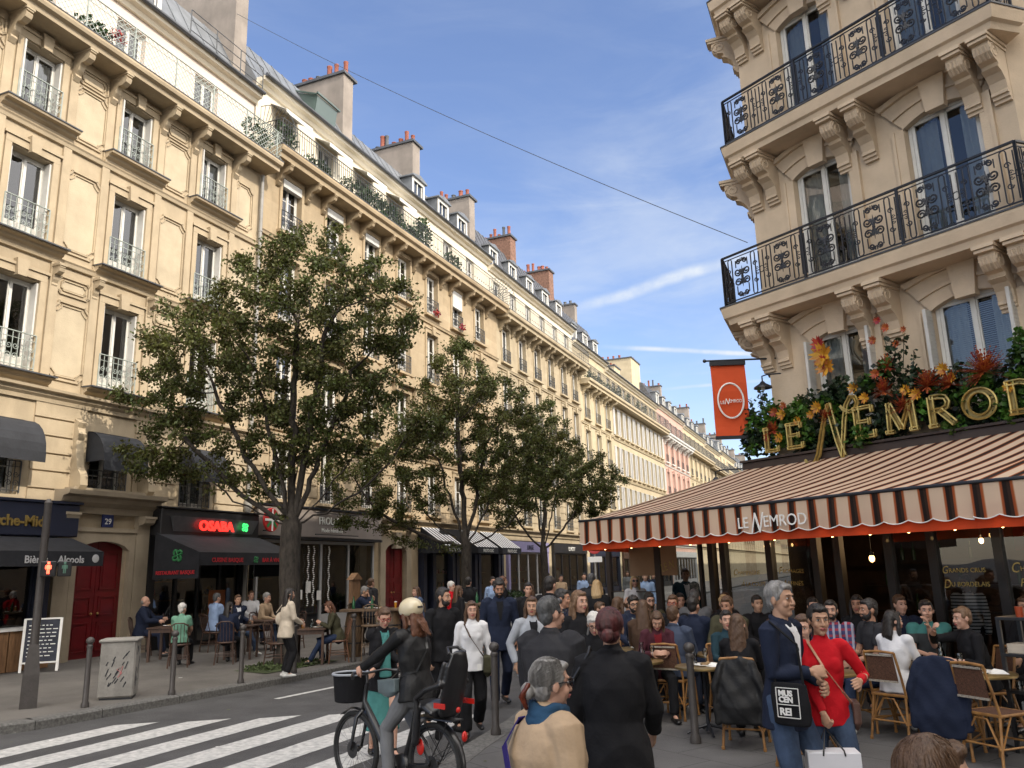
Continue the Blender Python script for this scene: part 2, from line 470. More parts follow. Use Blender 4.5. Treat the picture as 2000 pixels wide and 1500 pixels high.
t_.links.new(src_, mx_.inputs['A']); t_.links.new(br_.outputs['Color'], mx_.inputs['B']); t_.links.new(mx_.outputs['Result'], b_.inputs['Base Color'])
b = MB()
for (xa, ya), (xb, yb) in zip(PR[:-1], PR[1:]):
 b.quad((xa + .3, ya, .13), (60, ya, .13), (60, yb, .13), (xb + .3, yb, .13))
b.quad((-3.3, 5.2, .13), (-1.1, 3.2, .13), (60, -12, .13), (60, 5.2, .13))
b.build('footpath', M_flag, None, kind='structure')
kerb(PR, -1, 'kerb')
kerb([(-1.15, 3.1), (-3.6, 5.2)], -1, 'kerb')
# crossing stripes, worn paint, ends cut on the slant
b = MB(); rng = random.Random(3)
for i in range(-2, 6):
 xr = -9.72 + .88 * i; xl = xr - .47; yr = min(9.56 + .5 * i, 10.8 + .1 * i); yl = yr - .38; m_ = 20
 A = []; B = []
 for k in range(m_ + 1):
  t = k / m_
  A.append((xl + rng.uniform(-.012, .012), 3.2 + (yl - 3.2) * t, .004)); B.append((xr + rng.uniform(-.012, .012), 3.2 + (yr - 3.2) * t, .004))
 if i < 0:
  A = [p for p in A if p[1] < 8.0 + i * .9]; B = [p for p in B if p[1] < 8.0 + i * .9]; q = min(len(A), len(B)); A = A[:q]; B = B[:q]
 m2_ = len(A) - 1
 b.add(A + B, [(k, m2_ + 1 + k, m2_ + 2 + k, k + 1) for k in range(m2_)])
o_ = b.build('zebra_crossing', M_paint, None, kind='structure')
b = MB(); b.quad((-11.6, 8.38, .0045), (-11.35, 8.16, .0045), (-11.12, 8.36, .0045), (-11.2, 8.45, .0045))
b.quad((-9.5, 11.83, .004), (-9.38, 11.83, .004), (-9.2, 13.6, .004), (-9.32, 13.6, .004))
b.quad((-9.15, 14.2, .004), (-9.05, 14.2, .004), (-9.0, 15.2, .004), (-9.1, 15.2, .004))
b.build('road_marking', M_paint, None, kind='structure')
# ---------------------------------------------------------------- facade kit (local x = along the wall, -y = towards the street, z up)
def wall_grid(b, L, z0, z1, ops, depth=.28, y=0.0, u0=0.0):
 us = sorted(set([u0, L] + [round(v, 4) for o in ops for v in o[:2]])); zs = sorted(set([z0, z1] + [round(v, 4) for o in ops for v in o[2:4]]))
 us = [u for u in us if u0 <= u <= L]; zs = [z for z in zs if z0 <= z <= z1]
 for i in range(len(us) - 1):
  for j in range(len(zs) - 1):
   mu_, mz = (us[i] + us[i + 1]) / 2, (zs[j] + zs[j + 1]) / 2
   if any(o[0] < mu_ < o[1] and o[2] < mz < o[3] for o in ops): continue
   b.quad((us[i], y, zs[j]), (us[i + 1], y, zs[j]), (us[i + 1], y, zs[j + 1]), (us[i], y, zs[j + 1]))
 for o in ops:
  a, c, d, e = o[:4]
  b.quad((a, y, d), (a, y, e), (a, y + depth, e), (a, y + depth, d)); b.quad((c, y, e), (c, y, d), (c, y + depth, d), (c, y + depth, e))
  b.quad((a, y, e), (c, y, e), (c, y + depth, e), (a, y + depth, e)); b.quad((c, y, d), (a, y, d), (a, y + depth, d), (c, y + depth, d))
def profile_run(b, u0, u1, z, prof):
 """prof [(out, dz)] closed polygon; out>0 towards the street"""
 b.loft([[(u, -w, z + dz) for w, dz in prof] for u in (u0, u1)], caps=True)
CORN = [(-.02, -.32), (.06, -.32), (.08, -.22), (.16, -.16), (.18, -.08), (.28, -.05), (.30, 0.03), (-.02, .05)]
BAND = [(-.02, -.14), (.07, -.12), (.09, -.04), (.12, 0), (-.02, .02)]
def cprof(o, h): return [(-.02, -h), (o * .25, -h), (o * .3, -h * .7), (o * .55, -h * .5), (o * .62, -h * .28), (o * .95, -h * .2), (o, 0.0), (-.02, .02)]
def corbel(b, u, z, w=.2, out=.6, h=.95):
 P = [(0, 0), (out, 0), (out, -.10), (out * .93, -.12), (out * .98, -.2), (out * .92, -.33), (out * .72, -.42), (out * .52, -.42), (out * .42, -.5), (out * .36, -.62), (out * .22, -.74), (out * .26, -.82), (out * .12, -.95), (0, -1)]
 k = h
 P = [(a, c * k if c < -.15 else c) for a, c in P]
 b.prism(P, (u - w / 2, 0, z), (0, -1, 0), (0, 0, 1), (w, 0, 0))
 b.box(u - w / 2 - .025, u + w / 2 + .025, -out - .02, 0, z - .06, z - .002)
_win = {}
def win_mesh(w, h, style='two', fm=None):
 key = (round(w, 2), round(h, 2), style)
 if key in _win: return _win[key]
 b = MB(); g = MB(); t = .055
 b.box(-w / 2, -w / 2 + t, -.03, .04, 0, h); b.box(w / 2 - t, w / 2, -.03, .04, 0, h)
 b.box(-w / 2 + t, w / 2 - t, -.03, .04, h - t, h); b.box(-w / 2 + t, w / 2 - t, -.03, .04, 0, t * .8)
 a, c, e, f = -w / 2 + t + .004, w / 2 - t - .004, t * .8 + .004, h - t - .004
 if style == 'transom':
  tz = h * .74; b.box(a, c, -.025, .03, tz, tz + .07); f2 = tz - .004
 else: f2 = f
 s = .05
 for (x0, x1) in ((a, -.006), (.006, c)):
  b.box(x0, x0 + s, -.02, .02, e, f2); b.box(x1 - s, x1, -.02, .02, e, f2)
  b.box(x0 + s, x1 - s, -.02, .02, f2 - s, f2); b.box(x0 + s, x1 - s, -.02, .02, e, e + (.28 if style != 'far' and h > 1.9 else .08))
  if style in ('bars', 'transom'):
   for q in (.36, .68):
    z = e + (f2 - e) * q; b.box(x0 + s, x1 - s, -.014, .014, z - .014, z + .014)
  g.quad((x0 + s, .0, e + .05), (x1 - s, .0, e + .05), (x1 - s, .0, f2 - s), (x0 + s, .0, f2 - s))
 if style == 'transom': g.quad((a, 0, tz + .07), (c, 0, tz + .07), (c, 0, f), (a, 0, f))
 b.box(-.035, .035, -.045, -.021, e, f2)
 cu1 = MB()
 def fold(x0, x1, ph):
  n = 12; A = []; B = []
  for k in range(n + 1):
   x = x0 + (x1 - x0) * k / n; y = .14 + .03 * math.sin(k * 1.9 + ph)
   A.append((x, y, .06)); B.append((x, y, h - .08))
  cu1.add(A + B, [(k, k + 1, n + 2 + k, n + 1 + k) for k in range(n)])
 fold(-w / 2 + .06, -w * .14, 0); fold(w * .16, w / 2 - .06, 2)
 _win[key] = (b.mesh(M_white2, None, 'window'), g.mesh(M_pane, None, 'pane'), g.mesh(M_panef, None, 'pane'), cu1.mesh(M_curt, 170, 'curtain'))
 return _win[key]
WR = random.Random(11)
def window(root, u, z0, z1, w, y=.2, style='two', near=True, curtain=.5, tilt=0):
 wm, gm, gf, cm = win_mesh(w, z1 - z0, style)
 o = place(wm, 'window', root, (u, y, z0))
 place(gm if near else gf, 'pane', o)
 if near and WR.random() < curtain: place(cm, 'curtain', o)
 return o
def scroll(b, c, r, ux, uy, turns=1.6, th=.006, start=0, n=4, seg=16, sgn=1):
 c = np.array(c, float); ux = np.array(ux, float); uy = np.array(uy, float)
 pts = []
 for k in range(seg + 1):
  t = k / seg; a = start + sgn * t * turns * 2 * PI; rr = r * (1 - .78 * t)
  pts.append(c + ux * rr * math.cos(a) + uy * rr * math.sin(a))
 b.tube(pts, th, n, caps=False)
def guard(b, u0, u1, z, h, y, kind='scroll', bx=None):
 """small iron balustrade across a window or balcony"""
 b.bar((u0, y, z + h), (u1, y, z + h), .035, .02); b.bar((u0, y, z + .05), (u1, y, z + .05), .02, .015)
 b.bar((u0, y, z + h * .82), (u1, y, z + h * .82), .015, .012)
 L = u1 - u0
 if kind == 'lattice':
  s = .17; n = int((L + h) / s)
  for k in range(-1, n + 1):
   for sg in (1, -1):
    a = u0 + k * s - (0 if sg > 0 else 0);
    if sg > 0: p0, p1 = (a - h, z), (a, z + h)
    else: p0, p1 = (a, z), (a - h, z + h)
    # clip
    (xa, za), (xb, zb) = p0, p1
    lo, hi = (p0, p1) if xa < xb else (p1, p0)
    if hi[0] < u0 or lo[0] > u1: continue
    def cl(p, q, X):
     t = (X - p[0]) / (q[0] - p[0]); return (X, p[1] + (q[1] - p[1]) * t)
    if lo[0] < u0: lo = cl(lo, hi, u0)
    if hi[0] > u1: hi = cl(lo, hi, u1)
    b.bar((lo[0], y, lo[1]), (hi[0], y, hi[1]), .014, .008, up=(0, 1, 0))
  k = u0
  while k <= u1 + .01:
   b.bar((k, y, z - .02), (k, y, z + h), .03, .03); k += 1.45
 else:
  n = max(2, int(L / .13));
  for k in range(n + 1):
   u = u0 + L * k / n
   b.bar((u, y, z), (u, y, z + h), .014 if k % n else .03, .014)
  if kind == 'scroll':
   m = max(1, int(L / .36)); d = L / m
   for k in range(m):
    c = u0 + d * (k + .5)
    for sx in (-1, 1):
     scroll(b, (c + sx * d * .21, y - .006, z + h * .30), .075, (sx, 0, 0), (0, 0, 1), 1.3, .009)
     scroll(b, (c + sx * d * .21, y - .006, z + h * .58), .075, (sx, 0, 0), (0, 0, -1), 1.3, .009)
  elif kind == 'simple':
   for k in range(n):
    u = u0 + L * (k + .5) / n
    if k % 2 == 0: scroll(b, (u, y, z + h * .3), .05, (1, 0, 0), (0, 0, 1), 1.0, .008, n=3, seg=8)
def leaves(b, c, r, n, size, rnd, flat=.5, shell=.35):
 """n small leaf faces scattered in an ellipsoid"""
 for i in range(n):
  while True:
   p = np.array([rnd.uniform(-1, 1) for _ in range(3)])
   if shell ** 2 < p @ p < 1 or (p @ p < 1 and rnd.random() < .35): break
  p = np.array(c) + p * np.array(r)
  a = np.array([rnd.gauss(0, 1) for _ in range(3)]); a[2] *= flat; a /= np.linalg.norm(a)
  t = np.array([rnd.gauss(0, 1) for _ in range(3)]); t -= a * (t @ a); t /= np.linalg.norm(t)
  s = size * rnd.uniform(.6, 1.3); w = s * .45
  b.add([p, p + a * s * .5 + t * w, p + a * s, p + a * s * .5 - t * w], [(0, 1, 2, 3)])
def dormer(root, u, y, z, w=1.15, h=1.5, d=1.6, m=M_zinc, near=True, style='bars'):
 b = MB()
 b.box(u - w / 2, u - w / 2 + .14, y, y + d, z, z + h); b.box(u + w / 2 - .14, u + w / 2, y, y + d, z, z + h)
 b.box(u - w / 2 + .14, u + w / 2 - .14, y, y + .12, z + h - .16, z + h)
 b.box(u - w / 2 + .14, u + w / 2 - .14, y, y + .12, z, z + .08)
 b.box(u - w / 2 + .14, u + w / 2 - .14, y + .5, y + .55, z + .05, z + h - .1)
 b.loft([[(u - w / 2 - .12, yy, z + h + .002), (u + w / 2 + .12, yy, z + h + .002), (u + w / 2 + .12, yy, z + h + .07), (u, yy, z + h + .24), (u - w / 2 - .12, yy, z + h + .07)] for yy in (y - .14, y + d)])
 o = b.build('dormer', [m], root)
 f = MB();
 f.box(u - w / 2 - .01, u - w / 2 + .13, y - .03, y - .002, z, z + h); f.box(u + w / 2 - .13, u + w / 2 + .01, y - .03, y - .002, z, z + h); f.box(u - w / 2 + .13, u + w / 2 - .13, y - .03, y - .002, z + h - .15, z + h)
 f.box(u - .03, u + .03, y + .04, y + .08, z + .08, z + h - .16)
 for s in (-1, 1):
  xa = u + s * (w / 2 - .14); f.box(min(xa, xa - s * .05), max(xa, xa - s * .05), y + .04, y + .08, z + .08, z + h - .16)
 f.build('window_frame', M_white2, o)
 g = MB(); g.quad((u - w / 2 + .15, y + .07, z + .08), (u + w / 2 - .15, y + .07, z + .08), (u + w / 2 - .15, y + .07, z + h - .16), (u - w / 2 + .15, y + .07, z + h - .16))
 g.build('pane', M_panef, o)
 return o
def chimney(root, u, y0, y1, z0, z1, w=.55, m=M_chim, pots=5, pm=M_pot, step=0, seed=1):
 rr = random.Random(seed); b = MB()
 b.box(u - w / 2, u + w / 2, y0, y1, z0, z1)
 ym = y0 + (y1 - y0) * .55
 if step: b.box(u - w / 2 + .01, u + w / 2 + .12, ym, y1 + .003, z0, z1 - .002)
 o = b.build('chimney', m, root)
 c = MB(); c.box(u - w / 2 - .09, u + w / 2 + .09 + (.12 if step else 0), y0 - .09, y1 + .09, z1, z1 + .12); c.build('chimney_cap', M_zincd, o)
 for k in range(pots):
  p = MB(); yy = y0 + .25 + (y1 - y0 - .5) * (k + rr.uniform(-.2, .2)) / max(1, pots - 1); h = rr.choice((.3, .45, .75)); r_ = rr.uniform(.10, .14)
  p.lathe([(r_ * 1.1, 0), (r_, .03), (r_ * .9, h * .85), (r_ * 1.05, h * .9), (r_ * 1.05, h)], (u + rr.uniform(-.1, .1), yy, z1 + .12), 8)
  p.build('chimney_pot', pm if rr.random() < .85 else M_zincd, o, smooth=40)
 return o
def mansard(root, L, z, y, zt, yt, ridge, yr, m, back=11.0, u0=0.0, gut=True):
 b = MB()
 b.loft([[(u, y, z), (u, yt, zt), (u, yr, ridge), (u, back, ridge - .6), (u, back, z)] for u in (u0, L)], caps=True)
 # standing seams
 k = u0 + .3
 while k < L:
  b.bar((k, y - .012, z), (k, yt - .012, zt), .03, .03); b.bar((k, yt, zt + .015), (k, yr, ridge + .015), .03, .03); k += .62
 o = b.build('roof', m, root)
 if gut:
  g = MB(); profile_run(g, u0, L, z + .06, [(-y - .02, -.3), (-y + .1, -.3), (-y + .16, -.18), (-y + .32, -.14), (-y + .36, .0), (-y - .02, .0)]); g.build('cornice', M_cream, root)
  g = MB(); g.tube([(u0, y - .42, z + .08), (L, y - .42, z + .08)], .07, 8); g.build('gutter', M_zincd, root)
 return o
def balcony(root, u0, u1, z, th, out, kind, im, sm, rh=.95, post=True, ends=True):
 b = MB(); profile_run(b, u0, u1, z, [(-.02, -th), (out - .16, -th), (out - .14, -th * .6), (out - .03, -th * .45), (out, -th * .2), (out, 0), (-.02, 0)])
 o = b.build('balcony', sm, root)
 e = MB(); e.box(u0 - .01, u1 + .01, -out - .012, -out + .1, z + .003, z + .03); e.build('lead_edge', M_zincd, o)
 r_ = MB(); guard(r_, u0 + .03, u1 - .03, z + .04, rh, -out + .08, kind)
 if ends:
  for u in (u0 + .03, u1 - .03):
   r_.bar((u, -out + .08, z + .04 + rh), (u, .1, z + .04 + rh), .03, .02); r_.bar((u, -out + .08, z + .09), (u, .1, z + .09), .02, .015)
   for k in range(6): r_.bar((u, -out + .2 + k * .13, z + .04), (u, -out + .2 + k * .13, z + rh), .014)
 r_.build('railing', im, o)
 return o
def panel(b, u0, u1, z0, z1, y=-.012, c=.16):
 for k, (ins, th) in enumerate(((0, .030), (.085, .020))):
  a, d, e, f = u0 + ins, u1 - ins, z0 + ins, z1 - ins
  P = [(a + c, e), (d - c, e), (d - c, e + .05), (d - .05, e + c), (d, e + c), (d, f - c), (d - .05, f - c), (d - c, f - .05), (d - c, f), (a + c, f), (a + c, f - .05), (a + .05, f - c), (a, f - c), (a, e + c), (a + .05, e + c), (a + c, e + .05)]
  for i in range(len(P)):
   p, q = P[i], P[(i + 1) % len(P)]
   b.bar((p[0], y, p[1]), (q[0], y, q[1]), th * 1.5, th * 2, up=(0, 1, 0))
def surround(b, u, z0, z1, w, key=True, arch=True, t=.16):
 y = -.05
 b.box(u - w / 2 - t, u - w / 2, y, -.0, z0, z1 + .02); b.box(u + w / 2, u + w / 2 + t, y, -.0, z0, z1 + .02)
 b.box(u - w / 2 - t, u + w / 2 + t, y - .003, -.0, z1 + .023, z1 + .2)
 b.box(u - w / 2 - t - .05, u + w / 2 + t + .05, y - .04, 0, z1 + .203, z1 + .27)
 if key:
  b.loft([[(u - .11, yy, z1 - .03), (u + .11, yy, z1 - .03), (u + .15, yy, z1 + .36), (u - .15, yy, z1 + .36)] for yy in (-.15, 0)])
def shell(root, L, z1, depth=11, m=M_chim, u0=0, near=True, zs=None):
 b = MB(); zc = zs if zs else z1
 for u in (u0 + .004, L - .004): b.add([(u, .002, 0), (u, depth, 0), (u, depth, z1), (u, .46, z1), (u, .46, zc), (u, .002, zc)], [(0, 1, 2, 3, 4, 5)])
 b.quad((u0, depth, 0), (L, depth, 0), (L, depth, z1), (u0, depth, z1))
 b.build('party_wall', m, root)
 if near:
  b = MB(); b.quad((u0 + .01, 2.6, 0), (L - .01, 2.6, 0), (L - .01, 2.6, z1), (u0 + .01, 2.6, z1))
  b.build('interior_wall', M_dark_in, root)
# ---------------------------------------------------------------- left row of buildings (their fronts stand on x = -17)
XF = -17.0
def left_root(name, label, y0, group='stone apartment buildings along the sunlit side'):
 return thing(name, label, 'building', (XF, y0, 0), R(90), group)
_cache = {}
def surround_at(o, h, w, key, m, dy, t):
 k = ('s', round(h, 2), round(w, 2), key, m.name)
 if k not in _cache: b = MB(); surround(b, 0, 0, h, w, key, t=t); _cache[k] = b.mesh(m, None, 'window_surround')
 return place(_cache[k], 'window_surround', o, (0, -dy, -.02))
def corbel_at(root, u, z, w, out, h, m):
 k = ('c', w, round(out, 2), h, m.name)
 if k not in _cache: b = MB(); corbel(b, 0, 0, w, out, h); _cache[k] = b.mesh(m, None, 'corbel')
 return place(_cache[k], 'corbel', root, (u, 0, z))
# ---- building one : panelled stone, pale iron
Y0 = 2.0; L = 17.65
b1 = left_root('apartment_building', 'panelled pale stone apartment block with white lattice balcony above wine shop and red door', Y0)
cols = [1.0, 3.85, 6.85, 9.68, 12.52, 15.44]
FL = [(13.0, 14.68), (9.85, 11.92), (6.72, 8.88), (3.95, 5.62)]
ops = [(c - .53, c + .53, z0, z1) for c in cols for z0, z1 in FL]
door_c = 12.55
ops += [(door_c - .72, door_c + .72, .2, 3.0), (.3, 11.0, .2, 3.0), (13.95, 17.5, .2, 3.0)]
w1_ = MB(); wall_grid(w1_, L, 0, 15.3, ops, .3)
shell(b1, L, 18, zs=15.3)
t = MB()
for z in (12.62, 9.6, 6.42): profile_run(t, 0, L, z, BAND)
for c in cols:
 for z, o_ in ((12.9, .36), (9.78, .34), (6.66, .34)): profile_run(t, c - .95, c + .95, z, cprof(o_, .26))
profile_run(t, 0, L, 6.4, cprof(.26, .3))
t.build('string_course', M_stone_p, b1)
M_field = stone_mat('limestone_field', (.50, .42, .30), stain=.15)
def wall_panel(u0_, u1_, z0_, z1_, c=.16):
 t = MB(); panel(t, u0_, u1_, z0_, z1_, c=c); t.m = 1; i = .12; k = c * .9
 t.prism([(u0_ + i + k, z0_ + i), (u1_ - i - k, z0_ + i), (u1_ - i, z0_ + i + k), (u1_ - i, z1_ - i - k), (u1_ - i - k, z1_ - i), (u0_ + i + k, z1_ - i), (u0_ + i, z1_ - i - k), (u0_ + i, z0_ + i + k)], (0, -.006, 0), (1, 0, 0), (0, 0, 1), (0, .005, 0))
 t.build('wall_panel', [M_stone_p, M_field], b1)
for a, c in zip(cols[:-1], cols[1:]):
 mu_ = (a + c) / 2
 for z0, z1 in ((12.85, 14.35), (9.85, 12.0), (6.7, 8.6)): wall_panel(mu_ - .52, mu_ + .52, z0, z1)
 for z in (14.45, 8.8): wall_panel(mu_ - .42, mu_ + .42, z, z + .42, .05)
for z0, z1 in ((12.85, 14.35), (9.85, 12.0), (6.7, 8.6)): wall_panel(16.35, 17.2, z0, z1)
t = MB()
for a in cols:
 for s in (-.86, .86): corbel_at(b1, a + s, 15.1, .17, .62, .8, M_stone_p)
 for s in (-.86, .86): corbel_at(b1, a + s, 9.42, .15, .30, .6, M_stone_p)
 for s in (-.86, .86): t.box(a + s - .11, a + s + .11, -.06, 0, 6.45, 14.5)
t.build('pilaster_strips', M_stone_p, b1)
# rusticated first floor : long horizontal grooves between the windows
t = w1_
edges = [0] + [v for c in cols for v in (c - .72, c + .72)] + [L]
for a, c in zip(edges[::2], edges[1::2]):
 for k in range(6):
  z = 3.72 + k * .405
  if c - a > .2: t.box(a + .03, c - .03, -.045, 0, z + .02, z + .385)
t.build('wall', M_stone_p, b1)
for c in cols:
 for k, (z0, z1) in enumerate(FL):
  o = window(b1, c, z0 + .03, z1 - .01, 1.04, .24, 'two' if k < 3 else 'bars', True, .3)
  for s in (-1, 1):
   sh = MB(); xa = s * .52
   if (k + int(c)) % 3 == 0 and s < 0: sh.box(xa - .03, xa + .015, -.34, -.045, .02, z1 - z0 - .06)
   else: sh.box(xa - (.045 if s > 0 else 0), xa + (.045 if s < 0 else 0), -.235, -.045, .02, z1 - z0 - .06)
   if k < 3: sh.build('shutter', M_shut, o)
  g = MB(); guard(g, -.56, .56, 0, .82 if k < 3 else .7, -.30 if k < 3 else -.26, 'scroll')
  for s in (-.56, .56): g.bar((s, -.3, .82), (s, -.2, .82), .02)
  g.build('guard_rail', M_ironl if k < 3 else M_irong, o)
  if k < 3: t = MB(); t.box(-.97, .97, -.62, -.245, -.125, -.093); t.build('lead_sill', M_zincd, o)
  if k < 3: surround_at(o, z1 - z0, 1.06, True, M_stone_p, .24, .16)
M_awnb = mat('black_awning_cloth', (.022, .024, .03), .8, .15, 3, bump=.2)
for c in cols[3:]:     # black cloth hoods over the first-floor windows
 h = MB(); rings = []
 for k in range(7):
  a = k / 6 * PI / 2; rings.append([(c - .66, -.02 - .62 * math.sin(a), 4.85 + .75 * math.cos(a)), (c + .66, -.02 - .62 * math.sin(a), 4.85 + .75 * math.cos(a))])
 h.loft([[r_[0], r_[1], (r_[1][0], r_[1][1], r_[1][2] - .02), (r_[0][0], r_[0][1], r_[0][2] - .02)] for r_ in rings])
 for s in (-.66, .66): h.add([(c + s, -.02, 4.85)] + [(c + s, r_[0][1], r_[0][2]) for r_ in rings], [tuple(range(8))])
 h.box(c - .66, c + .66, -.65, -.64, 4.62, 4.85)
 h.build('window_awning', M_awnb, b1)
balcony(b1, .0, L + .05, 15.4, .3, .8, 'lattice', M_ironl, M_stone_p, .98)
ops = [(c - .5, c + .5, 15.45, 17.45) for c in cols]
w = MB(); wall_grid(w, L, 15.3, 18.1, ops, .25, .5); w.build('attic_wall', M_pinkw, b1)
for c in cols: window(b1, c, 15.47, 17.43, .98, .68, 'two', True, .4)
mansard(b1, L, 18.1, .5, 20.6, 1.8, 22.0, 6, M_zinc)
dormer(b1, 12.7, .75, 18.25, 1.9, 1.75, 1.6); dormer(b1, 6.8, .75, 18.25, 1.9, 1.75, 1.6)
t = MB()
for z in (.35, .7, 1.05): t.tube([(14.3, .15, 18.1 + z), (17.6, .15, 18.1 + z)], .014, 5)
for u in (14.3, 15.4, 16.5, 17.6): t.tube([(u, .15, 18.1), (u, .15, 19.15)], .018, 5)
t.build('roof_railing', M_irong, b1)
chimney(b1, 17.35, 1.0, 6.5, 16, 23.6, .6, M_chim, 6, seed=4)
# scrolled stone brackets either side of the door window
for s in (-1.0, 1.0):
 t = MB(); P = [(.0, 0), (.34, .0), (.42, .12), (.4, .35), (.26, .55), (.2, .85), (.16, 1.2), (.24, 1.35), (.16, 1.5), (.22, 1.62), (.0, 1.75)]
 t.prism(P, (door_c + s - .1, 0, 4.12), (0, -1, 0), (0, 0, 1), (.2, 0, 0)); t.build('scroll_bracket', M_stone_p, b1)
t = MB(); profile_run(t, door_c - 1.45, door_c + 1.45, 4.12, cprof(.55, .5)); t.box(door_c - 1.2, door_c + 1.2, -.34, 0, 4.13, 4.2)
for s in (-1.12, 1.12):
 t.box(door_c + s - .2, door_c + s + .2, -.12, 0, .2, 3.62); t.box(door_c + s - .24, door_c + s + .24, -.2, 0, .2, .75)
 corbel(t, door_c + s, 3.62, .34, .34, .5)
# arch over the door
n = 9; A = []; B = []
for k in range(n + 1):
 x = -.74 + 1.48 * k / n; A.append((door_c + x, -.1, 2.66 + .32 * math.sqrt(max(0, 1 - (x / .78) ** 2)))); B.append((door_c + x, -.1, 3.2))
t.add(A + B + [(p[0], .06, p[2]) for p in A], [(k, k + 1, n + 2 + k, n + 1 + k) for k in range(n)] + [(k + 1, k, 2 * n + 2 + k, 2 * n + 3 + k) for k in range(n)])
t.box(door_c - .92, door_c + .92, -.14, 0, 3.2, 3.3); t.box(door_c - .9, door_c - .74, -.1, 0, .2, 3.2); t.box(door_c + .74, door_c + .9, -.1, 0, .2, 3.2)
t.build('door_surround', stone_mat('limestone_soiled', (.36, .30, .22), stain=.5), b1)
M_red = mat('red_door_paint', (.14, .005, .008), .42, .12, 4, coat=.2)
M_brass = mat('brass', (.45, .32, .12), .35, .1, 8, metal=.9)
def carriage_door(root, u, z0, z1, w, y=.12, m=M_red):
 d = MB(); d.box(u - w / 2, u - .008, y, y + .07, z0, z1); d.box(u + .008, u + w / 2, y, y + .07, z0, z1)
 for s in (-1, 1):
  c = u + s * w / 4; hw = w / 4 - .11
  for a, e in ((z0 + .18, z0 + .85), (z0 + 1.0, z0 + 1.45), (z0 + 1.6, z1 - .25)):
   for q in ((c - hw, c + hw, a, a + .03), (c - hw, c + hw, e - .03, e), (c - hw, c - hw + .03, a, e), (c + hw - .03, c + hw, a, e)):
    d.box(q[0], q[1], y - .022, y + .002, q[2], q[3])
   d.box(c - hw + .08, c + hw - .08, y - .012, y + .002, a + .09, e - .09)
 o = d.build('door', m, root)
 h = MB(); h.ell((u - .09, y - .05, z0 + 1.05), (.03, .035, .03)); h.ell((u + .09, y - .05, z0 + 1.05), (.03, .035, .03)); h.build('handle', M_brass, o, smooth=60)
 return o
carriage_door(b1, door_c, .24, 2.98, 1.44)
t = MB(); t.box(door_c - .16, door_c + .16, -.135, -.105, 3.32, 3.62)
o = t.build('number_plate', mat('enamel_navy', (.01, .02, .09), .3, 0), b1)
text('number', '29', .2, o, (door_c, -.14, 3.39), (PI / 2, 0, 0), M_white, .003, 'CENTER')
t = MB(); t.tube([(17.5, -.12, .3), (17.5, -.12, 15.0)], .06, 10)
for z in range(1, 15, 2): t.lathe([(.075, 0), (.075, .06)], (17.5, -.12, z), 10)
t.lathe([(.06, 0), (.13, .15), (.13, .35), (.06, .5)], (17.5, -.12, 3.9), 10)
t.build('downpipe', M_pipe, b1, smooth=40)
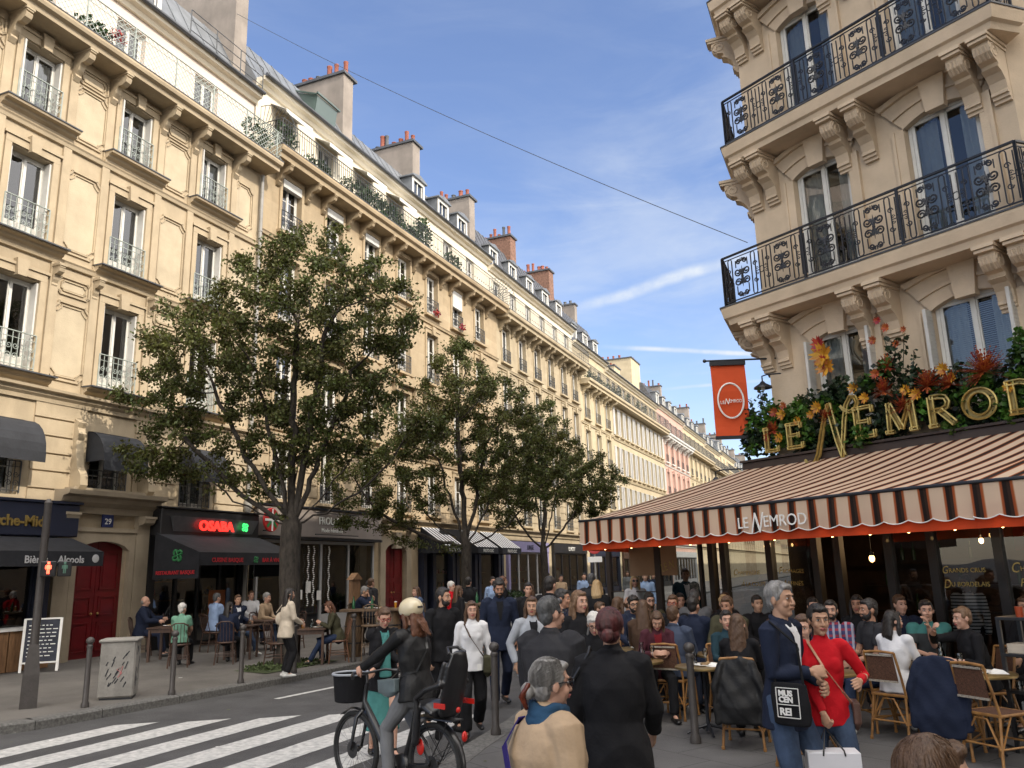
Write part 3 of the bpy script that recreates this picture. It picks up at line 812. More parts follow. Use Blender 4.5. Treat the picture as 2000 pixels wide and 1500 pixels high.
# ---- generic building
def gen(label, y0, y1, wm, cols, ww, floors, slab, attic, gut, roof, im=M_irong, near=True, kind='simple', gz=4.15, surr=True, shut=False,
  guards=True, pair=True, curtain=.5, style='bars', ground=None, rail='simple', name='apartment_building', dn=None, chims=(), zt=2.4, corb=True, am=M_cream, root=None, ystep=0.0, gh=.75, rm=None):
 """floors: [(z0,z1,kind)] ; slab (z,out) ; attic (z0,z1 or None)"""
 L = y1 - y0
 b = root or left_root(name, label, y0)
 ops = [(c - ww / 2, c + ww / 2, z0, z1) for c in cols for z0, z1, k in floors]
 if ground: ops += ground
 top = slab[0] if slab else gut
 w = MB(); wall_grid(w, L, 0, top, ops, .26); shell(b, L, gut, near=near, zs=slab[0] if attic else None)
 t = MB(); s_ = MB()
 for c in cols:
  for z0, z1, k in floors:
   if k == 'ped':
    t.prism([(-.95, 0), (.95, 0), (.95, .08), (0, .42), (-.95, .08)], (c, -.28, z1 + .3), (1, 0, 0), (0, 0, 1), (0, .28, 0))
    for s in (-.78, .78): t.box(c + s - .07, c + s + .07, -.2, 0, z1 - .1, z1 + .3)
   s_.box(c - ww / 2 - .2, c + ww / 2 + .2, -.17, 0, z0 - .1, z0 - .003)
 t.build('pediments', wm, b)
 zs = sorted(set(z0 for z0, z1, k in floors))
 for z in zs[1:]: profile_run(s_, 0, L, z - .32, BAND)
 profile_run(s_, 0, L, gz + .02, cprof(.3, .3))
 s_.build('string_course', wm, b)
 t = w
 cc = [0.0] + list(cols) + [L]
 for a, c in zip(cc[:-1], cc[1:]):
  lo = a + (ww / 2 + .16 if a > 0 else .03); hi = c - (ww / 2 + .16 if c < L else .03)
  if hi - lo > .15:
   for k in range(5): t.box(lo, hi, -.035, 0, gz + .06 + k * .41, gz + .43 + k * .41)
 w.build('wall', wm, b)
 if slab:
  balcony(b, 0, L, slab[0], .38, slab[1], rail, im, wm, .95)
  if corb:
   cx_ = list(cols)
   for c in cx_:
    for s in ((-.62 - ww / 2 + .35), (.62 + ww / 2 - .35)):
     if .15 < c + s < L - .15: corbel_at(b, c + s, slab[0] - .36, .15, slab[1] * .8, .7, wm)
  if attic:
   ops = [(c - .48, c + .48, attic[0], attic[1]) for c in cols]
   w = MB(); wall_grid(w, L, slab[0] - .02, gut, ops, .25, .45);
   w.build('attic_wall', am, b)
   for c in cols: window(b, c, attic[0] + .02, attic[1] - .01, .94, .62, style if near else 'far', near, curtain)
 for c in cols:
  for i, (z0, z1, k) in enumerate(floors):
   o = window(b, c, z0 + .02, z1 - .01, ww - .02, .2, style if near else 'far', near, curtain)
   if surr: surround_at(o, z1 - z0, ww, k == 'key', wm, .2, .13)
   if guards:
    g = MB(); guard(g, -ww / 2 - .02, ww / 2 + .02, 0, gh, -.27, kind); g.build('guard_rail', im, o)
   if shut:
    for s in (-1, 1):
     g = MB(); xa = s * (ww / 2 + .02); xb = s * (ww / 2 + .5); g.box(min(xa, xb), max(xa, xb), -.27, -.22, -.02, z1 - z0 - .04)
     for q in range(int((z1 - z0) / .12)): g.box(min(xa, xb) + .05, max(xa, xb) - .05, -.285, -.271, .06 + q * .12, .10 + q * .12)
     g.build('shutter', M_shut, o)
 mansard(b, L, gut, .45 if attic else .0, gut + zt, 1.7, gut + zt + 1.0, 6, roof)
 if dn:
  for u in dn: dormer(b, u, .7, gut + .1, near=near)
 for i, ch in enumerate(chims): chimney(b, *ch[:5], **ch[5])
 return b
b2 = gen('long ochre stone block with plants on its iron balcony, just past the lattice balcony', 19.65, 38.7, M_stone2,
         [1.5, 4.05, 6.6, 9.15, 11.7, 14.25, 16.8], 1.05, [(13.5, 15.45, ''), (10.3, 12.6, 'key'), (7.1, 9.4, 'ped'), (4.45, 6.3, '')], (16.08, .8), (16.12, 18.2), 18.85, M_zinc,
         ground=[(.15, 6.9, .2, 3.2), (7.75, 9.35, .2, 3.3), (10.4, 18.7, .2, 3.7)], kind='scroll', rail='simple', dn=(11.7, 14.25, 16.4), zt=2.2,
         chims=((6.5, 1.2, 3.8, 17, 23.05, dict(w=.7, pots=6, step=1, seed=3)), (12.4, 1.2, 3.75, 17, 22.85, dict(w=.7, pots=7, step=1, seed=8)), (18.75, 1.2, 3.4, 17, 22.7, dict(w=.7, pots=5, step=1, seed=9))))
# raised roof light and cloth blinds over the balcony doors
t = MB(); t.loft([[(u, .6, 19.2), (u, .45, 20.2), (u, 1.9, 20.75), (u, 2.0, 19.6)] for u in (3.4, 4.7)]); t.bar((3.3, .4, 20.25), (4.8, .4, 20.25), .07); t.bar((3.35, .45, 20.22), (3.35, 1.9, 20.8), .06); t.bar((4.75, .45, 20.22), (4.75, 1.9, 20.8), .06)
t.build('roof_light', mat('green_glass', (.07, .10, .09), .15, 0), b2)
for k, c in enumerate([1.5, 4.05, 6.6, 9.15]):
 t = MB(); t.loft([[(u, .45, 18.35), (u, -.25, 17.95), (u, -.25, 17.93), (u, .45, 18.33)] for u in (c - .75, c + .75)]); t.box(c - .75, c + .75, -.26, -.25, 17.8, 17.95); t.build('blind', M_shut, b2)
# fan-shaped iron screens between the balconies
def fan(root, u, y, z, r=1.0):
 b = MB()
 for k in range(13):
  a = PI / 2 + (k / 12) * PI / 2 * 1.0; b.bar((u, y, z), (u, y - r * math.sin(a - PI / 2 + .0001), z + r * math.cos(a - PI / 2)), .014, .014)
 for rr in (r, r * .55): b.tube([(u, y - rr * math.sin(t), z + rr * math.cos(t)) for t in np.linspace(0, PI / 2, 10)], .014, 4)
 b.build('fan_screen', M_irong, root)
fan(b2, .1, .3, 16.3, 1.5); fan(b2, 18.9, .3, 16.3, 1.5)
b3 = gen('grey roofed stone block with brick chimneys and dark attic dormers', 38.7, 53.0, M_stone3,
         [1.2, 3.6, 6.0, 8.4, 10.8, 13.1], 1.05, [(13.2, 15.2, 'key'), (10.1, 12.4, 'key'), (6.9, 9.3, 'key'), (4.4, 6.2, '')], (15.9, .85), (15.95, 18.0), 18.6, M_slate,
         ground=[(.5, 6.5, .2, 3.6), (7.3, 13.8, .2, 3.6)], kind='scroll', near=False, dn=(1.4, 4.2, 7.0, 9.8, 12.5), zt=2.9,
         chims=((5.9, 1.3, 3.8, 18, 22.7, dict(w=.9, m=M_brick, pots=7, pm=M_pot, seed=5)), (12.9, 1.3, 4.0, 18, 22.8, dict(w=.9, m=M_brick, pots=7, seed=6))))
b4 = gen('narrow cream block with balcony greenery, before the shuttered block', 53.0, 61.0, M_stone4,
         [1.4, 4.0, 6.6], 1.15, [(12.4, 14.5, 'key'), (9.3, 11.6, 'key'), (6.3, 8.5, 'key'), (4.4, 5.7, '')], (15.1, .8), (15.2, 17.0), 17.9, M_slate, near=False,
         ground=[(.5, 7.5, .2, 3.4)], kind='simple', dn=(1.4, 4.0, 6.6), zt=3.0, chims=((7.7, 2.5, 5.2, 18, 23.2, dict(w=.6, pots=4, seed=15)),), am=M_stone4)
b5 = gen('long cream block with closely set white shutters and potted plants on its top balcony', 61.0, 79.0, M_stone4,
         [1.0 + 1.6 * k for k in range(11)], .78, [(12.3, 14.5, ''), (9.2, 11.4, ''), (6.2, 8.3, ''), (4.3, 5.5, '')], (15.1, .8), (15.2, 17.0), 17.6, M_zinc, near=False,
         ground=[(.5, 8.5, .2, 3.2), (9.5, 17.5, .2, 3.2)], kind='simple', shut=True, guards=False, surr=False, corb=False, zt=.8,
         chims=((16.9, 2.0, 7.0, 15, 22.3, dict(w=3.4, m=M_stone4, pots=8, seed=25)), (11.6, 2.5, 5.0, 17, 20.5, dict(w=2.0, m=M_stone4, pots=6, seed=26))), am=M_stone4)
b6 = gen('pink rendered block with white trim beyond the shuttered one', 79.0, 92.0, M_pink,
         [1.4, 4.0, 6.6, 9.2, 11.6], 1.1, [(12.2, 14.3, 'key'), (9.0, 11.2, 'key'), (5.9, 8.0, 'key')], (14.9, .8), (15.0, 17.0), 17.9, M_slate, near=False,
         ground=[(.5, 12.5, .2, 3.4)], kind='simple', dn=(2, 5, 8, 11), zt=2.4, chims=((12.6, 2.5, 5.2, 18, 22.5, dict(w=.6, pots=5, seed=35)),), am=M_pink)
for ch in kids(b6):
 if ch.name.startswith(('window_surround', 'string_course', 'corbel', 'balcony')): ch.data.materials.clear(); ch.data.materials.append(M_white2)
ytab = [92, 106, 118, 133, 147, 162, 178, 195, 213, 232, 252]
lab = ['yellowish stone block following the pink one', 'stone block with grey mansard, second beyond the pink one', 'third block beyond the pink one', 'fourth block beyond the pink one', 'fifth block beyond the pink one', 'sixth block beyond the pink one',
       'seventh block beyond the pink one', 'eighth block beyond the pink one', 'ninth block beyond the pink one', 'tenth block at the far end of the street']
for i in range(10):
 L_ = ytab[i + 1] - ytab[i]; n = int(L_ / 2.6); dz = (0, -.3, .3, -.5, .4, -.2, .2, -.4, .5, 0)[i]
 gen(lab[i], ytab[i], ytab[i + 1], (M_stone4, M_stone3, M_stone4, M_stone2)[i % 4], [1.4 + (L_ - 2.8) * k / (n - 1) for k in range(n)], 1.1,
  [(12.1 + dz, 14.1 + dz, 'key'), (9.0 + dz, 11.2 + dz, ''), (6.0 + dz, 8.0 + dz, '')], (14.9 + dz, .8), (15.0 + dz, 17 + dz), 17.7 + dz, (M_zinc, M_slate)[i % 2], near=False,
  kind='plain', rail='plain', corb=False, dn=[2 + 3 * k for k in range(int(L_ / 3.2))], zt=2.4, am=M_stone4,
  chims=((L_ - .5, 2.0, 5.6, 17, 22.3 + dz, dict(w=.8, pots=5, seed=50 + i)),))
# plants on balconies
def balcony_plants(root, spots, m=M_green, seed=1):
 rr = random.Random(seed)
 for (u, y, z, rx, rz, n) in spots:
  b = MB(); leaves(b, (u, y, z + rz * .8), (rx, .22, rz), n, .13, rr); b.build('balcony_plant', m, root)
M_flow = mat('red_flowers', (.40, .03, .03), .6, .2, 8, island=.4)
balcony_plants(b1, [(9.0, -.45, 15.6, .5, .25, 160), (10.6, -.5, 15.55, .6, .22, 160), (16.7, -.5, 15.6, .7, .5, 220)], seed=2)
rr = random.Random(5)
t = MB(); leaves(t, (11.2, -.62, 15.9), (.3, .1, .2), 120, .08, rr); t.build('balcony_flowers', M_flow, b1)
balcony_plants(b2, [(.7, -.3, 16.3, .5, .6, 300), (2.4, -.4, 16.2, .8, .35, 260), (4.8, -.4, 16.3, 1.0, .4, 300), (6.2, -.4, 16.3, 1.1, .5, 420), (7.6, -.4, 16.3, 1.0, .5, 360), (9.2, -.3, 16.2, .8, .4, 300), (10.9, 0, 16.5, .8, .9, 500), (13.1, -.4, 16.2, .8, .45, 260)], seed=3)
for u in (11.7, 14.25): t = MB(); leaves(t, (u, -.3, 13.62), (.3, .1, .14), 90, .09, rr); t.build('window_flowers', M_flow, b2)
for u in (1.5, 4.05, 6.6, 14.25): t = MB(); t.box(u - .5, u + .5, -.06, .1, 15.15 if u < 7 else 14.6, 15.44); t.build('roller_blind', M_shut, b2)
balcony_plants(b4, [(1 + 1.1 * k, -.4, 15.1, .6, .45, 110) for k in range(7)], seed=4)
balcony_plants(b5, [(1.0, -.4, 15.2, .7, .6, 160), (3.6, -.4, 15.2, .6, .5, 140), (7.0, -.4, 15.2, .6, .5, 120), (9, -.4, 15.2, .6, .5, 120)] , seed=5)
# ---------------------------------------------------------------- corner cafe building (local frame: x along the cut corner front, -y to the crossing)
CO = (-1.62, 15.82, 0); CA = R(-31.14)
nb = thing('corner_building', 'beige corner building with two black scrolled iron balconies above the cafe terrace', 'building', CO, CA)
wy = np.array((-.517, .856)); wr = np.array((math.cos(R(50)), math.sin(R(50))))     # directions of the two side walls in the local frame
UA, UB = .45, 5.25
NW = [(1.98, 1.12), (4.17, 1.18)]
NF = [(4.3, 6.0), (6.82, 9.2), (10.04, 12.42), (13.3, 15.0)]
ops = [(c - w_ / 2, c + w_ / 2, z0, z1) for c, w_ in NW for z0, z1 in NF]
b = MB(); wall_grid(b, UB, 3.3, 15.5, ops, .28, 0, UA)
def side_wall(b, p, d, L, z0, z1):
 q = np.array(p) + d * L; b.quad((*p, z0), (*q, z0), (*q, z1), (*p, z1)); return q
qa = side_wall(b, (UA, 0), wy, 24, 0, 15.5); qb = side_wall(b, (UB, 0), wr, 22, 0, 15.5)
b.build('wall', M_stone_n, nb)
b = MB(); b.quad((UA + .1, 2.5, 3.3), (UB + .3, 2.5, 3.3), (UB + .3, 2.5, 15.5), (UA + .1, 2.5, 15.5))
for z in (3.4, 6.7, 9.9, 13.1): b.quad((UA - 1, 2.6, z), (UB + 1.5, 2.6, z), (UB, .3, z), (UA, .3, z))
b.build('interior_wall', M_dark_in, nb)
b = MB()
b.loft([[(UA, 0, 15.5), (UA + wy[0] * 24, wy[1] * 24, 15.5), (UB + wr[0] * 22, wr[1] * 22, 15.5), (UB, 0, 15.5)],
  [(UA + 1.2, 1.5, 16.4), (UA + 1.5 + wy[0] * 23, wy[1] * 23, 16.4), (UB - .5 + wr[0] * 22, wr[1] * 22, 16.4), (UB - .3, 1.5, 16.4)]])
b.build('roof', M_zinc, nb)
def seg_arch(b, u, w, z, rise, t=.3, y=-.0):
 n = 10; A = []; B = []
 for k in range(n + 1):
  x = -w / 2 + w * k / n; A.append((u + x, y, z - rise + rise * (1 - (2 * x / w) ** 2))); B.append((u + x, y, z + .01))
 b.add(A + B + [(p[0], y + t, p[2]) for p in A], [(k, k + 1, n + 2 + k, n + 1 + k) for k in range(n)] + [(k + 1, k, 2 * n + 2 + k, 2 * n + 3 + k) for k in range(n)])
def arch_surround(b, u, w, z0, z1, rise=.16):
 t = .15
 for s in (-1, 1):
  xa = u + s * w / 2; b.box(min(xa, xa + s * t), max(xa, xa + s * t), -.05, 0, z0, z1 - rise)
  xb = u + s * (w / 2 + t); b.box(min(xb, xb + s * .05), max(xb, xb + s * .05), -.075, 0, z0, z1 - rise)
 n = 12
 for (i0, i1, yy) in ((0, .2, -.05), (.2, .25, -.09), (.25, .44, -.06), (.44, .52, -.12)):
  R0 = []; R1 = []
  for k in range(n + 1):
   q = -1 + 2 * k / n; W0 = w / 2 + (i0 * .75); W1 = w / 2 + (i1 * .75)
   R0.append((u + q * W0, yy, z1 - rise + rise * (1 - q * q) + i0)); R1.append((u + q * W1, yy, z1 - rise + rise * (1 - q * q) + i1))
  b.add(R0 + R1 + [(p[0], 0, p[2]) for p in R0] + [(p[0], 0, p[2]) for p in R1],
              [(k, k + 1, n + 2 + k, n + 1 + k) for k in range(n)] + [(k + 1, k, 2 * n + 2 + k, 2 * n + 3 + k) for k in range(n)] + [(n + 1 + k, n + 2 + k, 3 * n + 4 + k, 3 * n + 3 + k) for k in range(n)])
 b.loft([[(u - .15, yy, z1 - .10), (u + .15, yy, z1 - .10), (u + .21, yy, z1 + .46), (u - .21, yy, z1 + .46)] for yy in (-.15, 0)])
for c, w_ in NW:
 for z0, z1 in NF:
  b = MB(); seg_arch(b, c, w_, z1, .14); arch_surround(b, c, w_, z0, z1); b.build('window_surround', M_stone_n, nb)
def big_corbel(root, p, d, z, w=.24, out=.62):
 """p base on the wall, d outward direction in plan, with mouldings"""
 b = MB(); d = np.array((d[0], d[1], 0.)); d /= np.linalg.norm(d); t = np.array((-d[1], d[0], 0))
 P = [(0, -.02), (out, -.02), (out, -.09), (out - .03, -.13), (out - .06, -.16), (out - .04, -.24), (out - .07, -.36), (out - .16, -.46), (out - .28, -.50), (out - .30, -.56), (out - .24, -.60), (out - .36, -.66), (out - .46, -.78), (out - .50, -.95), (.14, -.97), (.14, -1.02), (.10, -1.03), (.10, -1.09), (.06, -1.10), (.06, -1.16), (0, -1.16)]
 P = [(a * .95, c * .82) for a, c in P]; o3 = np.array((p[0], p[1], z))
 b.prism(P, o3 - t * w / 2, d, (0, 0, 1), t * w)
 b.obox(o3 + d * (out / 2 + .01) + np.array((0, 0, -.05)), d * (out / 2 + .02), t * (w / 2 + .035), (0, 0, .028))
 b.obox(o3 + d * (out / 2 - .01) + np.array((0, 0, -.11)), d * (out / 2 + .012), t * (w / 2 + .018), (0, 0, .022))
 for s in (-1, 1):     # scroll cheeks
  c = o3 + d * (out - .22) + t * s * (w / 2) + np.array((0, 0, -.31))
  scroll(b, c + (0, 0, .05), .13, d, (0, 0, 1), 1.4, .015, 0, 5, 18)
 for q in (-.06, 0, .06):
  a = o3 + t * q
  b.tube([a + d * (out - .065) + np.array((0, 0, -.2)), a + d * (out - .09) + np.array((0, 0, -.295)), a + d * (out - .18) + np.array((0, 0, -.38))], .016, 5)
 return b.build('corbel', M_stone_n, root)
SLABS = [6.78, 10.0, 13.3]
# plan outline of the balcony slab
OA = np.array((0.0, -.70)); OA2 = OA + wy * 1.7; OB = np.array((5.42, -.70)); OB2 = np.array((5.62, -.2));
def slab_ring(z, i): return [(OA2[0] + i, OA2[1], z), (OA[0] + i, OA[1] + i, z), (OB[0] - i, OB[1] + i, z), (OB2[0] - i, OB2[1] + .1, z), (UB, .05, z), (UA, .05, z)]
for zi, z in enumerate(SLABS):
 OA = np.array((0.0 if zi == 0 else .36, -.70)); OA2 = OA + wy * 1.7
 b = MB(); b.loft([slab_ring(z - .33, .10), slab_ring(z - .23, .08), slab_ring(z - .20, .03), slab_ring(z - .04, .0), slab_ring(z, .0)])
 o = b.build('balcony', M_stone_n, nb)
 b = MB(); b.loft([slab_ring(z + .002, -.015), slab_ring(z + .03, -.015)]); b.build('lead_edge', M_zincd, o)
 for u in (.38, .86, 2.50, 2.98, 4.72, 5.12):
  big_corbel(nb, (u + (.1 if u < .5 else 0) + (.12 if zi and u < 1 else 0), 0), (0, -1), z - .32)
 big_corbel(nb, (UA + wy[0] * .3 - .0, wy[1] * .3), (-.856, -.517), z - .32, out=.6)
 # ---- scrolled iron railing
 r_ = MB(); H = .98; y = -.62; u0, u1 = OA[0] + .07, 5.36
 def rail_run(p0, p1, orn=True):
  p0 = np.array((*p0, z + .03)); p1 = np.array((*p1, z + .03)); d = p1 - p0; Lr = np.linalg.norm(d); d /= Lr; up = np.array((0, 0, 1.))
  r_.bar(p0 + up * H, p1 + up * H, .045, .03); r_.bar(p0 + up * (H - .07), p1 + up * (H - .07), .018, .014); r_.bar(p0 + up * .07, p1 + up * .07, .02, .02)
  npn = max(1, round(Lr / 1.78)); pl = Lr / npn
  for k in range(npn + 1):
   q = p0 + d * pl * k; r_.bar(q, q + up * H, .04, .04)
  for k in range(npn):
   a = p0 + d * pl * k; nm = max(1, round(pl / .9)); ml = pl / nm
   for m in range(nm):
    c = a + d * ml * (m + .5)
    def pt(x, h): return c + d * x + up * h
    nb_ = 10; sp = ml / nb_
    for j in range(nb_):
     x = -ml / 2 + sp * (j + .5)
     if abs(x) < sp * .6:
      continue
     if abs(x) < sp * 1.6:   # broken bars beside the medallion
      s = 1 if x > 0 else -1
      r_.tube([pt(x, .16), pt(x, .33)], .0105, 4); r_.tube([pt(x, .70), pt(x, .84)], .0105, 4)
      continue
     r_.tube([pt(x, .12), pt(x, .86)], .0120, 4)
    for s in (-1, 1):   # loops joining bar tops and feet near the panel ends
     x0 = s * sp * 2.5; x1 = s * sp * 3.5
     r_.tube([pt(x0 + (x1 - x0) * (.5 - .5 * math.cos(t)), .86 + .045 * math.sin(t)) for t in np.linspace(0, PI, 7)], .010, 4)
     r_.tube([pt(x0 + (x1 - x0) * (.5 - .5 * math.cos(t)), .12 - .04 * math.sin(t)) for t in np.linspace(0, PI, 7)], .010, 4)
     for hh, sg in ((.80, 1), (.17, -1)):   # end scrolls top and foot
      scroll(r_, pt(s * sp * .75, hh), .055, d * -s, up * sg, 1.5, .015, 0, 4, 14)
      r_.tube([pt(s * sp * .75 - s * .055, hh), pt(s * sp * .2, hh + sg * .07)], .009, 4)
     for hh, sg in ((.60, -1), (.40, 1)):   # medallion volutes
      scroll(r_, pt(s * sp * 1.15, hh), .082, d * -s, up * sg, 1.55, .015, -.6, 5, 18)
    for s in (-1, 1):
     for hh, sg in ((.66, 1), (.34, -1)): scroll(r_, pt(s * sp * 3.4, hh), .05, d * s, up * sg, 1.3, .011, 0, 4, 10)
    for hh, sg in ((.5, 1), (.5, -1)):   # palmette up and down
     for ax_ in (-.55, 0, .55):
      r_.tube([pt(0, hh), pt(math.sin(ax_) * .08, hh + sg * .11), pt(math.sin(ax_) * .12, hh + sg * (.21 - abs(ax_) * .08))], [.016, .014, .003], 5)
    r_.ell(pt(0, .5), (.028, .028, .028), 8, 6)
    # small rosette at the joint between motifs
    e = c + d * ml / 2
    ring = [e + d * .05 * math.cos(t) + up * (.5 + .06 * math.sin(t)) for t in np.linspace(0, 2 * PI, 11)]
    r_.tube(ring, .009, 4, caps=False)
    for s in (-1, 1):
     r_.tube([e + d * s * .05 + up * .5, e + d * s * .12 + up * .5], .009, 4)
     for sg in (-1, 1): scroll(r_, e + d * s * .105 + up * (.5 + sg * .045), .032, d * -s, up * sg, 1.0, .008, 0, 4, 8)
 rail_run((u0, y), (u1, y))
 rail_run((u0, y), tuple(np.array((u0, y)) + wy * 1.5))
 rail_run((u1, y), (5.5, -.2))
 r_.build('railing', M_iron, o)
 # profile string under the corbels
b = MB()
for z in (6.62 - .99, 9.84 - .99): pass
profile_run(b, UA - .02, UB + .02, 15.6, cprof(.6, .5)); b.build('cornice', M_stone_n, nb)
b = MB()
for z in (3.3, 6.5, 9.7, 12.9):
 for (p, d, s) in (((UA, 0), wy, 1), ((UB, 0), wr, -1)):
  n_ = np.array((-d[1], d[0])) * (1 if s > 0 else -1)
  if s < 0: n_ = np.array((d[1], -d[0]))
  a = np.array(p); c = a + d * 20
  for zz, ww in ((z + .1, .12), (z + .22, .2), (z + .3, .3)):
   pass
b2_ = MB()
for z in (6.5, 9.7, 12.95):
 a = np.array((UB, 0)) + wr * .6; c = np.array((UB, 0)) + wr * 20; n_ = np.array((wr[1], -wr[0]))
 for (z0_, z1_, o_) in ((z, z + .14, .1), (z + .143, z + .30, .22)):
  b2_.add([(*a, z0_), (*c, z0_), (*(c + n_ * o_), z0_), (*(a + n_ * o_), z0_), (*a, z1_), (*c, z1_), (*(c + n_ * o_), z1_), (*(a + n_ * o_), z1_)], [(0, 1, 2, 3), (4, 7, 6, 5), (0, 4, 5, 1), (1, 5, 6, 2), (2, 6, 7, 3), (3, 7, 4, 0)])
b2_.build('side_string_course', M_stone_n, nb)
for c, w_ in NW:
 for i, (z0, z1) in enumerate(NF):
  o = window(nb, c, z0, z1 - .01, w_ - .02, .12, 'two', True, 1.0 if i != 0 else .3)
  if i == 0:
   for s in (-1, 1):
    f = MB(); f.box(min(s * w_ / 2, s * (w_ / 2 + .05)), max(s * w_ / 2, s * (w_ / 2 + .05)), -.34, -.13, 0, z1 - z0 - .15)
    for k in range(24): f.box(min(s * w_ / 2, s * (w_ / 2 + .05)) - .004, max(s * w_ / 2, s * (w_ / 2 + .05)) + .004, -.32, -.15, .06 + k * .06, .085 + k * .06)
    f.build('shutter', M_shut, o)
# horizontal slatted blind in the right window of the first floor
b = MB()
for k in range(46): b.bar((3.68, .26, 4.4 + k * .033), (4.66, .26, 4.4 + k * .033), .024, .006)
b.build('slatted_blind', M_white, nb)
# small side-wall windows and corbels seen edge-on
for k in range(3):
 for z0, z1 in NF[1:3]:
  p = np.array((UA, 0)) + wy * (3 + 3 * k); fr_ = MB()
  n_ = np.array((-wy[1], wy[0]))
  fr_.obox((*(p + n_ * .03), (z0 + z1) / 2), (wy[0] * .55, wy[1] * .55, 0), (n_[0] * .04, n_[1] * .04, 0), (0, 0, (z1 - z0) / 2)); fr_.build('window', M_panef, nb)
# blue house number and small fixtures
# ---- hanging orange banner on its bracket
def w2l(x, y):
 dx, dy = x - CO[0], y - CO[1]; c, s = math.cos(-CA), math.sin(-CA); return (dx * c - dy * s, dx * s + dy * c)
ban = thing('hanging_banner', 'orange vertical banner with white oval emblem, hung from a black bracket on the building corner', 'banner', (-1.95, 15.2, 4.32), R(20))
M_or = mat('orange_banner_cloth', (.62, .075, .012), .75, .06, 3, bump=.1, transl=.15)
b = MB(); hw = .32; A = []; n = 8
for k in range(n + 1):
 z = 1.34 * k / n; yy = .02 * math.sin(k * .9)
 A += [(-hw, yy, z), (hw, yy, z), (hw, yy + .006, z), (-hw, yy + .006, z)]
b.loft([A[i * 4:i * 4 + 4] for i in range(n + 1)]); b.build('cloth', M_or, ban)
b = MB(); b.box(-hw - .01, hw + .01, -.03, .03, 1.34, 1.42); b.box(-hw - .01, hw + .01, -.03, .03, -.06, .0); b.tube([(-hw - .1, 0, 1.44), (1.15, 0, 1.44)], .018, 6); b.ell((-hw - .1, 0, 1.44), (.035, .035, .035)); b.tube([(-hw - .12, 0, -.03), (1.2, 0, -.03)], .012, 6); b.build('bracket', M_iron, ban)
b = MB(); b.tube([(.0 + .235 * math.cos(t), -.022, .66 + .33 * math.sin(t)) for t in np.linspace(0, 2 * PI, 33)], .017, 5, caps=False); b.build('emblem_ring', M_white, ban)
text('emblem_lettering', 'LE', .085, ban, (-.2, -.03, .6), (PI / 2, 0, 0), M_white, .003)
text('emblem_lettering', 'EMROD', .085, ban, (-.035, -.03, .62), (PI / 2, 0, 0), M_white, .003, sx=.82)
text('emblem_lettering', 'N', .16, ban, (-.125, -.03, .59), (PI / 2, 0, 0), M_white, .003, shear=.35, sx=.7)
# wall lamp near the banner
def wall_lantern(x, y, z, label, dx=.5, rot=0, sc=1):
 t = thing('wall_lamp', label, 'lamp', (x, y, z), rot, 'black bracket lamps by the cafe corner')
 b = MB(); b.tube([(dx, 0, .2), (.1, 0, .22), (0, 0, .2), (0, 0, .08)], .014, 6); b.build('arm', M_iron, t)
 b = MB(); b.lathe([(.03, .1), (.06, .06), (.16, .0), (.17, -.03), (.165, -.03), (.05, .03)], (0, 0, 0), 14); b.build('lamp_shade', M_iron, t, smooth=50)
 b = MB(); b.ell((0, 0, -.02), (.04, .04, .05)); b.build('bulb', M_white, t, smooth=60)
 t.scale = (sc,) * 3
wall_lantern(-1.36, 15.3, 5.2, 'black shaded lamp on the corner wall right beside the orange banner', .35, R(-10))
wall_lantern(-2.55, 16.6, 3.62, 'black lantern on a long arm beyond the awning peak', .95, R(-10), 1.1)
# ---------------------------------------------------------------- cafe front, awning, sign, flowers
def lroot(name, label, cat, group=None): return thing(name, label, cat, CO, CA, group)
fas = lroot('sign_board', 'dark brown fascia beam carrying the large gilded cafe name under the flowers', 'sign')
M_brown = mat('brown_painted_fascia', (.045, .030, .025), .55, .1, 3)
M_gold = mat('gilded_metal', (.55, .40, .13), .32, .2, 12, metal=.75)
M_gold2 = mat('gilded_metal_dull', (.40, .30, .11), .42, .2, 12, metal=.6)
b = MB(); b.bbox(.02, 6.6, -.52, -.02, 3.62, 3.82, .015); b.box(0.0, 6.62, -.56, -.02, 3.823, 3.86); b.build('beam', M_brown, fas)
def rails(b, path, w, y, t=.017, closed=False):
 """hollow channel letter stroke: two raised edges along a path plus a recessed back"""
 P = [np.array(p, float) for p in path]; n = len(P); Lf = []; Rt = []
 for i in range(n):
  d = P[(i + 1) % n if closed else min(i + 1, n - 1)] - P[(i - 1) % n if closed else max(i - 1, 0)]; d /= (np.linalg.norm(d) + 1e-9); nn = np.array((-d[1], d[0]))
  ww = w[i] if isinstance(w, (list, tuple)) else w
  Lf.append(P[i] + nn * ww / 2); Rt.append(P[i] - nn * ww / 2)
 f = lambda q: (q[0], y, q[1])
 loop = [f(q) for q in Lf] + ([f(Lf[0])] if closed else [])
 loop2 = [f(q) for q in Rt] + ([f(Rt[0])] if closed else [])
 if closed: b.m = 0; b.tube(loop, t, 5); b.tube(loop2, t, 5)
 else: b.m = 0; b.tube(loop + loop2[::-1] + [loop[0]], t, 5)
 b.m = 1; m_ = len(Lf)
 A = [(q[0], y + .03, q[1]) for q in Lf]; B = [(q[0], y + .03, q[1]) for q in Rt]
 A2 = [(q[0], y + .05, q[1]) for q in Lf]; B2 = [(q[0], y + .05, q[1]) for q in Rt]
 rng_ = range(m_ if closed else m_ - 1)
 b.add(A + B + A2 + B2, [(k, (k + 1) % m_, m_ + (k + 1) % m_, m_ + k) for k in rng_] + [(2 * m_ + k, 3 * m_ + k, 3 * m_ + (k + 1) % m_, 2 * m_ + (k + 1) % m_) for k in rng_])
 b.m = 0
